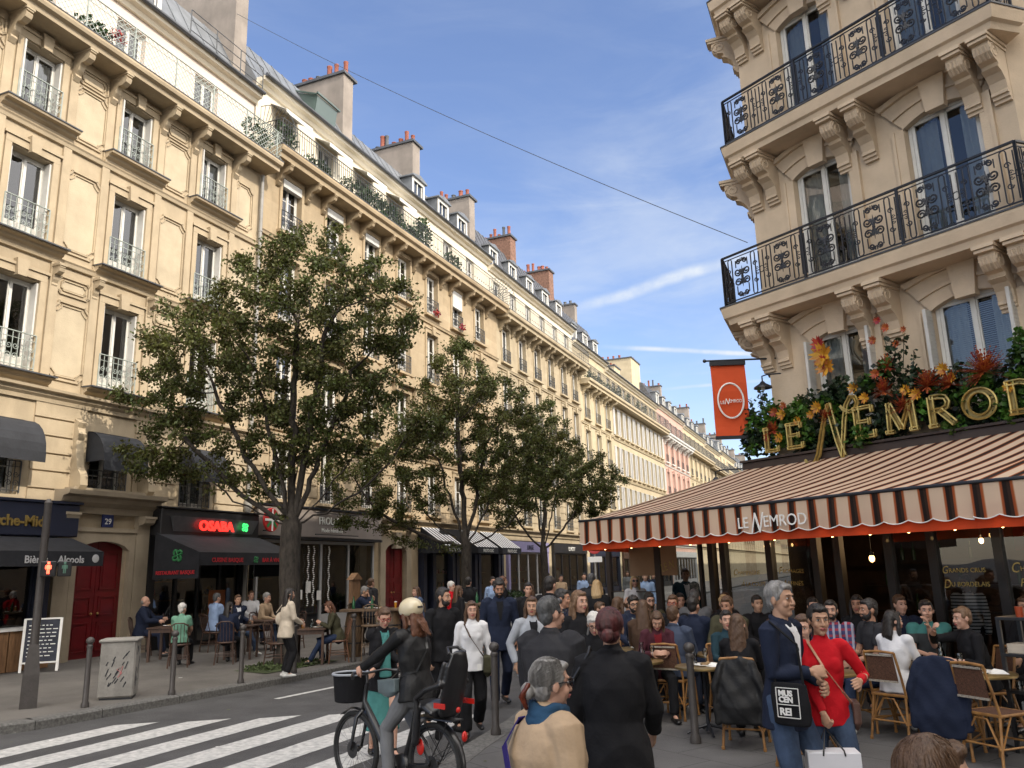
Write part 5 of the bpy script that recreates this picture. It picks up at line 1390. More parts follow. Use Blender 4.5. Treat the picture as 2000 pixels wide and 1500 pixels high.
# ---- Osaba restaurant
s2 = froot('shop_front', 'black restaurant front with glowing red sign and black cloth awning', 'shop front', 15.9)
b = MB(); b.bbox(.0, 3.75, -.45, -.01, 3.15, 3.86, .02); b.box(-.05, 3.8, -.5, -.01, 3.863, 3.9)
for u in (.12, 3.62): b.box(u - .12, u + .12, -.12, .12, .28, 3.15)
b.build('sign_box', M_blkp, s2)
b = MB(); b.add([(.42, -.46, 3.27), (3.45, -.46, 3.27), (3.6, -.56, 3.66), (.3, -.56, 3.66), (.3, -.45, 3.66), (3.6, -.45, 3.66), (.42, -.45, 3.27), (3.45, -.45, 3.27)], [(0, 1, 2, 3), (3, 2, 5, 4), (0, 3, 4, 6), (1, 7, 5, 2)]); b.build('mirror_panel', mat('brushed_panel', (.16, .16, .17), .35, .2, 2, metal=.6), s2)
text('sign_lettering', 'OSABA', .36, s2, (1.18, -.60, 3.32), (PI / 2, 0, 0), M_redn, .02, bold=.012, sx=1.15)
def lauburu(root, c, r, m, ax, name='emblem'):
 b = MB(); c = np.array(c, float); X_ = np.array(ax, float); Z_ = np.array((0, 0, 1.))
 for k in range(4):
  a0 = k * PI / 2; pts = []
  for j in range(9):
   t = j / 8; a = a0 + t * PI * .9; q = .5 * r
   pts.append(c + q * (math.cos(a0 + .6) * X_ + math.sin(a0 + .6) * Z_) + .42 * r * (math.cos(a) * X_ + math.sin(a) * Z_))
  b.tube([c] + pts, [r * .1] + [r * .17] * 8 + [r * .06], 5)
 b.build(name, m, root)
lauburu(s2, (2.98, -.60, 3.45), .13, M_grnn, (1, 0, 0))
b = MB()
b.loft([[(u, -.35, 3.22), (u, -1.85, 2.68), (u, -1.85, 2.66), (u, -.35, 3.20)] for u in (-.05, 3.75)])
b.box(-.05, 3.75, -1.865, -1.85, 2.36, 2.68)
for u in (-.06, 3.74): b.prism([(0, 2.05), (1.5, 2.05), (1.5, 2.67), (0, 3.21)], (u, -.35, 0), (0, -1, 0), (0, 0, 1), (.012, 0, 0))
b.build('awning', M_blk, s2)
text('awning_lettering', 'CUISINE BASQUE', .15, s2, (.35, -1.875, 2.44), (PI / 2, 0, 0), M_redt, .003, bold=.004); text('awning_lettering', 'BAR À VINS', .15, s2, (2.25, -1.875, 2.44), (PI / 2, 0, 0), M_redt, .003, bold=.004)
lauburu(s2, (2.0, -1.875, 2.5), .09, M_grn, (1, 0, 0)); lauburu(s2, (-.075, -1.15, 2.62), .17, M_grn, (0, -1, 0))
text('awning_lettering', 'RESTAURANT BASQUE', .125, s2, (-.075, -.46, 2.16), (PI / 2, 0, -PI / 2), M_redt, .003, bold=.004)
shop_glazing(s2, .25, 3.5, 3.12, M_blkp, 4, z0=.28, yy=.02, door=2, stall=.7)
goods(s2, .3, 1.9, .5, 1.0, [1.0, 1.5, 2.0], 40, 6); goods(s2, 2.7, 3.4, .5, 1.0, [1.0, 1.6], 16, 7)
b = MB(); b.box(1.9, 2.5, -.42, -.38, 1.1, 1.72); b.build('menu_board', mat('menu_orange', (.30, .09, .02), .6, .15, 3), s2)
# ---- Frou-Frou
s3 = froot('shop_front', 'taupe boutique front with white lettering and wide glass window, left of the arched red door', 'shop front', 19.8)
b = MB(); b.bbox(.0, 6.95, -.30, -.01, 3.28, 4.2, .015); b.build('sign_board', M_taupe, s3)
b = MB(); b.box(-.03, 6.98, -.36, -.01, 4.203, 4.26); b.box(-.02, 6.97, -.32, -.01, 3.2, 3.277); b.build('sign_trim', M_blkp, s3)
text('sign_lettering', 'FROU-FROU', .36, s3, (3.0, -.31, 3.72), (PI / 2, 0, 0), M_ltext, .012, bold=.002, sx=.95); text('sign_lettering', 'Mode Féminine', .2, s3, (3.15, -.31, 3.46), (PI / 2, 0, 0), M_ltext, .006)
b = MB(); b.box(2.7, 5.2, -.42, -.38, 3.36, 3.39); b.box(2.7, 5.2, -.42, -.38, 4.08, 4.11); b.build('neon_tray', M_blkp, s3)
shop_glazing(s3, .3, 6.75, 3.18, M_lgrey, 4, z0=.28, yy=-.02, door=1, stall=.5)
goods(s3, 3.3, 6.6, .5, 1.1, [.8], 26, 12, 1.6); goods(s3, .5, 1.7, .5, 1.0, [.8, 1.4, 2.0], 30, 13)
for (u, y) in ((4.2, .5), (5.3, .6), (6.1, .5)):    # dress forms
 b = MB(); b.lathe([(.02, .8), (.02, 1.0), (.16, 1.1), (.12, 1.3), (.17, 1.5), (.1, 1.62), (.04, 1.7)], (u, y, 0), 12); b.build('dress_form', M_goods[5], s3, smooth=50)
b = MB()
for u in (2.75, 3.05, 3.9):
 for k in range(30): b.ell((u + .03 * math.sin(k), -.1, 1.1 + k * .065), (.03, .03, .026), 6, 4)
b.build('bead_string', M_white, s3)
b = MB(); b.box(6.25, 6.7, .2, .24, .5, 3.1); b.build('curtain', M_shut, s3)
b = MB()
for (u, z, w, h) in ((2.3, 1.3, .22, .3), (2.7, 1.5, .26, .36), (3.3, 1.25, .22, .3), (5.2, 1.3, .2, .3)): b.box(u, u + w, -.075, -.068, z, z + h)
b.build('paper_notice', M_white, s3)
rs = thing('round_sign', 'round red sign with white cross over green beside the black restaurant front', 'sign', (XF + .55, 20.02, 3.72), R(90))
b = MB(); b.lathe([(.34, 0), (.36, .02), (.36, .05), (.34, .07)], (0, 0, 0), 24, ax=((1, 0, 0), (0, 0, 1), (0, -1, 0))); b.build('disc', mat('sign_red', (.42, .02, .02), .5, 0), rs, smooth=30)
b = MB();
for a in (PI / 4, -PI / 4): b.obox((0, -.078, 0), (.3 * math.cos(a), 0, .3 * math.sin(a)), (0, .004, 0), (-.045 * math.sin(a), 0, .045 * math.cos(a)))
b.build('green_saltire', mat('sign_green', (.02, .16, .05), .5, 0), rs)
b = MB(); b.box(-.33, .33, -.092, -.084, -.035, .035); b.box(-.035, .035, -.096, -.0925, -.33, .33); b.build('white_cross', M_white, rs)
b = MB(); b.bar((0, 0, .36), (0, .4, .36), .03); b.bar((0, 0, -.3), (0, .4, -.3), .03); b.build('bracket', M_iron, rs)
# ---- arched second door
d2 = b2; dc = 8.52
b = MB(); seg_arch_pts = []
n = 9; A = []; B = []
for k in range(n + 1):
 x = -.8 + 1.6 * k / n; A.append((dc + x, -.08, 2.75 + .45 * math.sqrt(max(0, 1 - (x / .84) ** 2)))); B.append((dc + x, -.08, 3.45))
b.add(A + B + [(p[0], .08, p[2]) for p in A], [(k, k + 1, n + 2 + k, n + 1 + k) for k in range(n)] + [(k + 1, k, 2 * n + 2 + k, 2 * n + 3 + k) for k in range(n)])
for s in (-1, 1): b.box(dc + s * .98 - .18, dc + s * .98 + .18, -.1, 0, .28, 3.45); corbel(b, dc + s * 1.0, 3.9, .26, .35, .45)
profile_run(b, dc - 1.4, dc + 1.4, 4.12, cprof(.5, .25)); b.box(dc - .22, dc + .22, -.22, 0, 3.0, 3.62)
b.build('door_surround', stone_mat('limestone_soiled', (.36, .30, .22), stain=.5), b2)
carriage_door(b2, dc, .28, 3.25, 1.6, .12)
# ---- dark shop with three striped awnings
s5 = froot('shop_front', 'dark blue shop front under three black and white striped awnings', 'shop front', 30.0)
b = MB();
for u in (.3, 1.1, 2.9, 3.3, 5.2, 5.6, 7.9, 8.3): b.box(u - .13, u + .13, -.22, .1, .28, 3.7)
b.box(.15, 8.5, -.2, -.01, 3.35, 3.72); b.build('frame', M_navy, s5)
g = MB();
for a, c in ((1.25, 2.75), (3.45, 5.05), (5.75, 7.75)): g.quad((a, 0, .5), (c, 0, .5), (c, 0, 3.35), (a, 0, 3.35))
g.build('glazing', M_glass, s5); goods(s5, 1.3, 7.7, .5, 1.0, [.8, 1.4, 2.0], 60, 17)
b = MB(); b.box(1.0, 2.9, -.62, -.5, 3.25, 3.85); b.build('sign_board', M_blkp, s5); text('sign_lettering', 'FELINE LOUNGE', .17, s5, (1.12, -.63, 3.45), (PI / 2, 0, 0), M_gold2, .004)
M_str = mat('black_white_stripe', (.55, .55, .55), .8, 0)
t_ = M_str.node_tree; bb = t_.nodes[M_str['bsdf']]; tcn = t_.nodes.new('ShaderNodeTexCoord'); sx_ = t_.nodes.new('ShaderNodeSeparateXYZ'); mm = t_.nodes.new('ShaderNodeMath'); mm.operation = 'MULTIPLY'; mm.inputs[1].default_value = 1 / .3
m2 = t_.nodes.new('ShaderNodeMath'); m2.operation = 'FRACT'; m3_ = t_.nodes.new('ShaderNodeMath'); m3_.operation = 'GREATER_THAN'; m3_.inputs[1].default_value = .5
m4 = t_.nodes.new('ShaderNodeMix'); m4.data_type = 'RGBA'; m4.inputs['A'].default_value = (.6, .6, .6, 1); m4.inputs['B'].default_value = (.012, .012, .015, 1)
t_.links.new(tcn.outputs['Object'], sx_.inputs[0]); t_.links.new(sx_.outputs['X'], mm.inputs[0]); t_.links.new(mm.outputs[0], m2.inputs[0]); t_.links.new(m2.outputs[0], m3_.inputs[0]); t_.links.new(m3_.outputs[0], m4.inputs['Factor']); t_.links.new(m4.outputs['Result'], bb.inputs['Base Color'])
for i, (a, c) in enumerate(((-.1, 1.7), (3.0, 5.2), (5.7, 8.0))):
 t = froot('striped_shop_awning', ['black and white striped awning nearest the arched red door', 'black and white striped awning, middle one of three', 'black and white striped awning, farthest of three'][i], 'awning', 30.0, 'black and white awnings')
 b = MB(); b.loft([[(u, -.2, 3.9), (u, -1.35, 3.1), (u, -1.35, 3.08), (u, -.2, 3.88)] for u in (a, c)]); b.build('canopy', M_str, t)
 b = MB(); b.box(a, c, -1.37, -1.352, 2.82, 3.1)
 for u in (a, c - .012): b.prism([(0, 2.82), (1.15, 2.82), (1.15, 3.08), (0, 3.88)], (u, -.2, 0), (0, -1, 0), (0, 0, 1), (.012, 0, 0))
 o = b.build('valance', M_blk, t); text('awning_lettering', 'FRUTO-CLIC', .2, o, ((a + c) / 2, -1.375, 2.88), (PI / 2, 0, 0), M_ltext, .003, 'CENTER')
# ---- farther shops
def small_shop(y0, y1, zt, fm, label, sign=None, sm=None, stx=None, seed=1, aw=None):
 t = froot('shop_front', label, 'shop front', y0); L_ = y1 - y0
 b = MB(); b.box(.05, L_ - .05, -.18, -.01, zt, zt + .55); [b.box(u - .12, u + .12, -.14, .1, .28, zt) for u in (.15, L_ - .15)]; b.build('sign_board', sm or fm, t)
 shop_glazing(t, .28, L_ - .28, zt, fm, max(2, int(L_ / 1.5)), z0=.28, yy=0); goods(t, .4, L_ - .4, .5, 1.0, [.8, 1.4, 2.0], int(L_ * 7), seed)
 if sign: text('sign_lettering', sign, .34, t, (L_ / 2, -.2, zt + .14), (PI / 2, 0, 0), stx or M_ltext, .008, 'CENTER')
 return t
small_shop(39.2, 45.2, 3.0, M_lgrey, 'pale grey shop front with lilac sign reading Linge', 'LINGE', mat('lilac_sign', (.22, .20, .34), .5, .05), M_navy, 31)
small_shop(46.0, 52.4, 3.0, M_blkp, 'black shop front beyond the lilac sign', 'LE PETIT', None, M_ltext, 32)
small_shop(53.4, 60.5, 2.85, M_navy, 'dark shop front at the foot of the narrow cream block', None, None, None, 33)
small_shop(61.4, 69.5, 2.7, M_woodd, 'brown shop front under the white shutters', None, None, None, 34)
small_shop(70.4, 78.6, 2.7, M_blkp, 'black shop front, second under the white shutters', None, None, None, 35)
small_shop(79.4, 91.6, 2.9, M_lgrey, 'pale shop front at the foot of the pink block', None, None, None, 36)
# ---------------------------------------------------------------- street furniture
M_cast = mat('bollard_brown_grey', (.055, .048, .045), .5, .15, 8, bump=.15, bscale=40)
bol = thing('bollard', 'brown-grey iron bollard at the left kerb, nearest the traffic signal', 'bollard', (0, 0, 0), 0, 'iron bollards along the kerbs')
b = MB(); b.lathe([(.062, 0), (.062, .05), (.045, .09), (.040, .88), (.048, .885), (.048, .91), (.036, .925), (.034, .935)], (0, 0, 0), 16); b.build('shaft', M_cast, bol, smooth=35)
b = MB(); b.ell((0, 0, .985), (.062, .062, .06), 16, 10); b.build('ball_top', M_cast, bol, smooth=80)
BL = [(-11.35, 9.65, 'brown-grey iron bollard left of the concrete litter bin'), (-10.99, 11.04, 'brown-grey iron bollard right of the concrete litter bin'), (-10.8, 12.5, 'brown-grey iron bollard in front of the seated man in a white tee'),
      (-10.76, 14.0, 'brown-grey iron bollard beside the standing woman in beige'), (-10.7, 16.0, 'brown-grey iron bollard before the high wooden tables'),
      (-4.22, 9.30, 'brown-grey iron bollard between the woman in white shirt and the grey coated man'), (-1.90, 9.42, 'brown-grey iron bollard in front of the rattan chair at the cafe'),
      (-6.0, 19.0, 'brown-grey iron bollard by the glass wind screen')]
for i, (x, y, l_) in enumerate(BL):
 if i == 0: bol.location = (x, y, .134); bol['label'] = l_
 else: dup(bol, (x, y, .134), 0, l_)
# concrete bin
lb = thing('litter_bin', 'pale concrete litter bin with slotted sides and graffiti, between two bollards', 'bin', (-11.62, 10.5, .14), R(38))
b = MB(); b.bbox(-.27, .27, -.24, .24, .03, .92, .025); b.bbox(-.30, .30, -.27, .27, .90, .95, .015); b.build('body', mat('pale_concrete', (.30, .285, .26), .85, .18, 3, bump=.3, stain=.5), lb)
b = MB(); b.box(-.24, .24, -.21, .21, 0, .03); b.build('base', M_iron, lb)
b = MB(); rd = random.Random(4)
for face in (0, 1):
 for k in range(9):
  for j in range(2):
   a = -.17 + .34 * rd.random(); z = .18 + .62 * rd.random(); l_ = rd.uniform(.04, .13); an = rd.uniform(.9, 1.3)
   d = np.array((math.cos(an), math.sin(an)))
   if face == 0: b.obox((a, -.242, z), (d[0] * l_ / 2, 0, d[1] * l_ / 2), (0, .003, 0), (-d[1] * .008, 0, d[0] * .008))
   else: b.obox((.272, a * .9, z), (0, d[0] * l_ / 2, d[1] * l_ / 2), (.003, 0, 0), (0, -d[1] * .008, d[0] * .008))
b.build('slots', M_iron, lb)
b = MB(); b.tube([(.02, -.245, .35), (.08, -.246, .42), (.0, -.246, .47), (.09, -.246, .52), (.05, -.246, .4)], .006, 4); b.build('graffiti', mat('graffiti_pink', (.5, .15, .15), .6, 0), lb)
# pedestrian signal
ps = thing('pedestrian_signal', 'tall dark pole with lit red pedestrian signal at the crossing', 'traffic light', (-12.15, 9.3, .14), R(52))
b = MB(); b.loft([[(x * w, y * w, z) for x, y in ((-1, -1), (1, -1), (1, 1), (-1, 1))] for w, z in ((.12, 0), (.115, .5), (.075, .9), (.07, .95))]); b.build('base', M_cast, ps)
b = MB(); b.lathe([(.062, .9), (.055, 3.15), (.06, 3.16), (.03, 3.22)], (0, 0, 0), 14); b.build('pole', M_cast, ps, smooth=40)
b = MB(); b.bbox(-.02, .20, -.19, -.04, 1.98, 2.22, .012); b.bbox(.22, .42, -.17, -.04, 1.98, 2.22, .012); b.bar((.0, 0, 2.1), (.1, -.05, 2.1), .04); b.build('signal_head', M_blkp, ps)
def pict(root, x, y, z, m, name, s=1):
 b = MB(); b.ell((x, y, z + .075 * s), (.016 * s, .004, .018 * s), 8, 6); b.box(x - .02 * s, x + .02 * s, y - .003, y + .003, z, z + .052 * s); b.box(x - .016 * s, x - .003 * s, y - .003, y + .003, z - .06 * s, z); b.box(x + .003 * s, x + .016 * s, y - .003, y + .003, z - .06 * s, z)
 b.box(x - .034 * s, x - .023 * s, y - .003, y + .003, z + .0, z + .045 * s); b.box(x + .023 * s, x + .034 * s, y - .003, y + .003, z + .0, z + .045 * s)
 b.build(name, m, root)
pict(ps, .09, -.195, 2.1, mat('signal_red', (.9, .05, .02), .4, 0, emit=(1, .06, .03), estr=4.0), 'red_figure', 1.25); pict(ps, .32, -.175, 2.1, mat('signal_unlit_green', (.08, .16, .12), .3, 0), 'green_figure', 1.2)
# chalk board and champagne display by the wine shop
cb = thing('chalk_board', 'white framed chalk board on the pavement beside the signal pole', 'sign', (-15.75, 12.2, .27), R(45))
b = MB()
for x in (-.33, .33): b.bar((x, 0, 0), (x, .12, 1.05), .05, .03)
b.bar((-.33, .12, 1.04), (.33, .12, 1.04), .05, .03); b.bar((-.33, .02, .18), (.33, .02, .18), .05, .03); b.bar((-.3, .5, 0), (-.3, .13, 1.0), .03); b.bar((.3, .5, 0), (.3, .13, 1.0), .03); b.build('frame', M_white, cb)
b = MB(); b.add([(-.305, .02, .2), (.305, .02, .2), (.305, .112, 1.02), (-.305, .112, 1.02)], [(0, 1, 2, 3)]); o = b.build('slate', mat('chalk_slate', (.035, .04, .06), .8, .3, 4), cb)
b = MB(); rd = random.Random(5)
for k in range(9):
 z = .3 + k * .075; y = .02 + (z - .2) * .1122 - .004; x = -.25
 while x < .2:
  w_ = rd.uniform(.03, .1); b.add([(x, y, z), (x + w_, y, z), (x + w_, y + .001, z + .018), (x, y + .001, z + .018)], [(0, 1, 2, 3)]); x += w_ + .03
b.build('chalk_writing', M_ltext, o)
cdp = thing('bottle_display', 'yellow and black champagne case with bottles at the left edge by the wine shop', 'crate', (-16.35, 11.35, .29), R(60))
b = MB(); b.bbox(-.3, .3, -.2, .2, 0, .42, .01); b.build('case', mat('champagne_yellow', (.55, .28, .02), .5, .1), cdp)
b = MB();
for k in range(8): b.lathe([(.045, .42), (.045, .6), (.016, .68), (.016, .76)], (-.22 + .15 * (k % 4), -.1 + .2 * (k // 4), 0), 10)
b.build('bottles', M_blkp, cdp, smooth=40)
# grass in the tree pit
gr = MB(); gr.quad((-12.4, 13.9, .165), (-11.2, 13.7, .155), (-11.15, 16.1, .155), (-12.5, 16.2, .17)); rd = random.Random(8)
leaves(gr, (-11.8, 15.0, .17), (.65, 1.2, .03), 1500, .06, rd, 1.5)
gr.build('grass', M_grass, None, kind='stuff')
# no-entry sign far down the street
ne = thing('road_sign', 'round red no entry sign with small plate on a post by the parked motorbikes', 'sign', (-6.85, 22.0, .13), R(10))
b = MB(); b.tube([(0, 0, 0), (0, 0, 2.75)], .03, 8); b.build('post', M_pipe, ne, smooth=40)
b = MB(); b.lathe([(.2, 0), (.21, .01), (.2, .02)], (0, -.04, 2.48), 24, ax=((1, 0, 0), (0, 0, 1), (0, -1, 0))); b.build('disc', mat('sign_red', (.42, .02, .02), .5, 0), ne)
b = MB(); b.box(-.14, .14, -.072, -.065, 2.44, 2.51); b.box(-.2, .2, -.05, -.04, 2.05, 2.2); b.build('white_bar', M_white, ne)
# drain cover and worn patches in the road
b = MB(); b.lathe([(.01, .003), (.32, .003), (.34, .006), (.34, .001)], (-7.6, 13.2, .001), 24); b.build('manhole_cover', M_cast, None, kind='structure')
b = MB(); rd = random.Random(2)
for k in range(5):
 x, y = rd.uniform(-9.5, -5.6), rd.uniform(11.5, 26); a, c = rd.uniform(.5, 1.2), rd.uniform(.8, 2.4)
 b.quad((x - a, y - c, .0025 + k * .0002), (x + a, y - c * .9, .0025 + k * .0002), (x + a * .9, y + c, .0025 + k * .0002), (x - a, y + c * .95, .0025 + k * .0002))
b.build('road_patch', mat('asphalt_patch', (.060, .060, .063), .85, .2, 2, bump=.6, bscale=140, world=True), None, kind='structure')
rd = random.Random(9)
for k in range(16):
 x, y = rd.choice(((rd.uniform(-14, -11.3), rd.uniform(8, 16)), (rd.uniform(-10.6, -6), rd.uniform(7, 12)), (rd.uniform(-3.8, 2), rd.uniform(6, 10)))); zz = left_z(x) if x < -11 else (.002 if x < -5 else .132)
 b = MB(); r_ = rd.uniform(.02, .05); b.add([(x + r_ * math.cos(t) * rd.uniform(.6, 1.2), y + r_ * math.sin(t), zz + .006) for t in (0, 1.2, 2.5, 3.7, 5)], [(0, 1, 2, 3, 4)]); q = b.build('litter_scrap', M_white if k % 2 else M_leaf, None); tag(q, 'small scrap of litter or fallen leaf on the ground', 'litter', 'scraps on the ground')
# ---------------------------------------------------------------- trees by space colonisation
def tree(name, label, base, fork, blobs, n_attr, n_leaf, seed, r0, size=.10, lean=(0, 0), group='street trees along the left kerb'):
 rs = np.random.RandomState(seed)
 t = thing(name, label, 'tree', base, 0, group)
 A = []
 vol = np.array([b_[1][0] * b_[1][1] * b_[1][2] for b_ in blobs]); vol = vol / vol.sum()
 for (c, r), v in zip(blobs, vol):
  k = int(n_attr * v); p = rs.normal(size=(k * 2, 3)); p /= np.linalg.norm(p, axis=1)[:, None]; p = p[:k] * (rs.uniform(.15, 1, k) ** .45)[:, None]
  A.append(np.array(c) + p * np.array(r) * (1 if XS == 1.0 else 1.16))
 A = np.vstack(A)
 nodes = []; par = []
 z = 0.0; p = np.array((0, 0, 0.)); nodes.append(p.copy()); par.append(-1)
 while p[2] < fork:
  p = p + np.array((lean[0] * .3 + rs.uniform(-.02, .02), lean[1] * .3 + rs.uniform(-.02, .02), .3)); nodes.append(p.copy()); par.append(len(nodes) - 2)
 # primary limbs lead towards each blob
 ft = len(nodes) - 1
 for i, (c, r) in enumerate(blobs):
  c = np.array(c); q = nodes[ft].copy(); last = ft; d0 = c - q; Ld = np.linalg.norm(d0); steps = int(Ld / .3)
  hor = np.array((d0[0], d0[1], 0));
  for k in range(int(steps * .8)):
   s = (k + 1) / steps; tgt = nodes[ft] + d0 * s + np.array((0, 0, -1)) * math.sin(s * PI) * .28 * (abs(d0[0]) + abs(d0[1])) * .35
   q = tgt + rs.uniform(-.05, .05, 3); nodes.append(q.copy()); par.append(last); last = len(nodes) - 1
 D = .24; INF = 2.0; KILL = .38
 N = np.array(nodes); alive = np.ones(len(A), bool)
 near = np.full(len(A), -1); nd = np.full(len(A), 1e9)
 def upd(start):
  nonlocal near, nd
  for i in range(start, len(N)):
   d = np.linalg.norm(A - N[i], axis=1); m = d < nd; nd[m] = d[m]; near[m] = i
 upd(0)
 for it in range(60):
  m = alive & (nd < INF)
  if not m.any(): break
  idx = near[m]; dirs = A[m] - N[idx]; dirs /= (np.linalg.norm(dirs, axis=1)[:, None] + 1e-9)
  uq, inv = np.unique(idx, return_inverse=True); S = np.zeros((len(uq), 3)); np.add.at(S, inv, dirs)
  S /= (np.linalg.norm(S, axis=1)[:, None] + 1e-9); S += rs.uniform(-.18, .18, S.shape); S[:, 2] += .06; S /= np.linalg.norm(S, axis=1)[:, None]
  new = N[uq] + S * D; st = len(N); N = np.vstack([N, new]); par.extend(uq.tolist()); upd(st); alive &= nd > KILL
 n = len(N); ch = [[] for _ in range(n)]
 for i in range(1, n): ch[par[i]].append(i)
 rad = np.zeros(n)
 order = list(range(n))[::-1]
 for i in order:
  rad[i] = max(.0055, (sum(rad[c] ** 2.35 for c in ch[i])) ** (1 / 2.35)) if ch[i] else .0055
 k_ = math.log(r0 / .0055) / math.log(rad[1] / .0055); rad = .0055 * (rad / .0055) ** k_
 rad[0] *= 1.35
 b = MB()
 starts = [(0, None)]
 while starts:
  i, pr = starts.pop(); chain = [pr] if pr is not None else []; chain.append(i)
  while ch[i]:
   cs = sorted(ch[i], key=lambda c: -rad[c]);
   for c in cs[1:]: starts.append((c, i))
   i = cs[0]; chain.append(i)
  if len(chain) < 2: continue
  rr_ = [float(rad[k]) for k in chain]
  if pr is not None: rr_[0] = rr_[1]
  b.tube([N[k] for k in chain], rr_, 8 if rr_[0] > .05 else (5 if rr_[0] > .015 else 3), caps=False)
 b.build('trunk', M_bark, t, smooth=60)
 tips = np.array([i for i in range(n) if rad[i] < .016 and N[i][2] > fork * .9])
 # leaf clumps hang round the twigs, some twigs bare
 w = rs.uniform(0, 1, len(tips)) ** 1.5; w /= w.sum(); pick = tips[rs.choice(len(tips), n_leaf, p=w)]
 C = N[pick] + rs.normal(0, .105, (n_leaf, 3)) * np.array((1, 1, .8)); C[:, 2] -= .03
 nrm = rs.normal(size=(n_leaf, 3)); nrm[:, 2] = np.abs(nrm[:, 2]) * .9; nrm /= np.linalg.norm(nrm, axis=1)[:, None]
 tt = rs.normal(size=(n_leaf, 3)); tt -= nrm * (tt * nrm).sum(1)[:, None]; tt /= np.linalg.norm(tt, axis=1)[:, None]; bt = np.cross(nrm, tt)
 s = size * rs.uniform(.55, 1.25, n_leaf)[:, None]
 V = np.stack([C, C + tt * s * .5 + bt * s * .30 + nrm * s * .07, C + tt * s, C + tt * s * .5 - bt * s * .30 + nrm * s * .07], 1).reshape(-1, 3)
 me = bpy.data.meshes.new('crown'); me.vertices.add(len(V)); me.vertices.foreach_set('co', V.ravel())
 me.loops.add(n_leaf * 4); me.loops.foreach_set('vertex_index', np.arange(n_leaf * 4)); me.polygons.add(n_leaf)
 me.polygons.foreach_set('loop_start', np.arange(n_leaf) * 4); me.polygons.foreach_set('loop_total', np.full(n_leaf, 4)); me.materials.append(M_leaf); me.update(); me.validate()
 o = bpy.data.objects.new('crown', me); link_child(o, t)
 return t
# local offsets: +x to the right along the picture plane is roughly (.92,.39); i.e. blobs are given as (across, along street, up)
XS = 1.0
def AC(a, d, z):
 a *= XS; return (a * .92 - d * .39, a * .39 + d * .92, z)
tree('pear_tree', 'large dark green street tree in front of the black restaurant, nearest of the row', (-11.75, 15.05, .15), 2.7,
     [(AC(-2.7, .2, 4.9), (1.7, 1.4, 1.1)), (AC(-2.3, -.2, 7.1), (1.5, 1.4, 1.5)), (AC(-.1, .1, 9.0), (1.4, 1.4, 1.4)), (AC(.2, .2, 6.2), (2.0, 1.8, 2.0)), (AC(1.7, .1, 7.9), (1.4, 1.3, 1.8)), (AC(1.9, .0, 5.4), (1.4, 1.3, 1.1)), (AC(-.9, -.9, 7.4), (1.5, 1.2, 1.6)), (AC(-3.4, .1, 6.2), (.9, .9, .9)), (AC(1.0, -.3, 9.3), (.8, .8, .8)), (AC(3.0, 0, 5.2), (.8, .8, .6)), (AC(-1.0, .2, 4.4), (1.2, 1.1, .7))],
     1900, 62000, 3, .235, .095, (-.02, .0))
XS = 1.42
tree('pear_tree', 'mid-sized street tree, second of the row, before the striped shop awnings', (-12.0, 24.3, .15), 2.6,
     [(AC(-1.5, 0, 5.0), (1.7, 1.3, 1.5)), (AC(-.2, 0, 8.0), (1.2, 1.1, 1.6)), (AC(1.1, 0, 5.8), (1.6, 1.3, 1.7)), (AC(.7, .2, 7.4), (1.4, 1.1, 1.2)), (AC(-.8, .2, 6.6), (1.3, 1.0, 1.4)), (AC(-2.6, .1, 4.0), (1.0, .8, .7)), (AC(1.9, -.3, 4.6), (1.1, .9, .9)), (AC(-3.0, 0, 5.2), (.7, .7, .6))],
     1700, 54000, 5, .17, .095, (.02, 0))
tree('pear_tree', 'small street tree, third of the row, left of the striped cafe awning', (-12.2, 32.2, .15), 2.6,
     [(AC(-1.2, 0, 5.0), (1.3, 1.2, 1.3)), (AC(.2, 0, 7.3), (1.2, 1.1, 1.5)), (AC(1.4, 0, 5.3), (1.4, 1.3, 1.3)), (AC(.6, .2, 6.2), (1.4, 1.2, 1.3)), (AC(-.3, 0, 6.2), (1.2, 1.1, 1.2))],
     1200, 36000, 7, .15, .10, (0, 0))
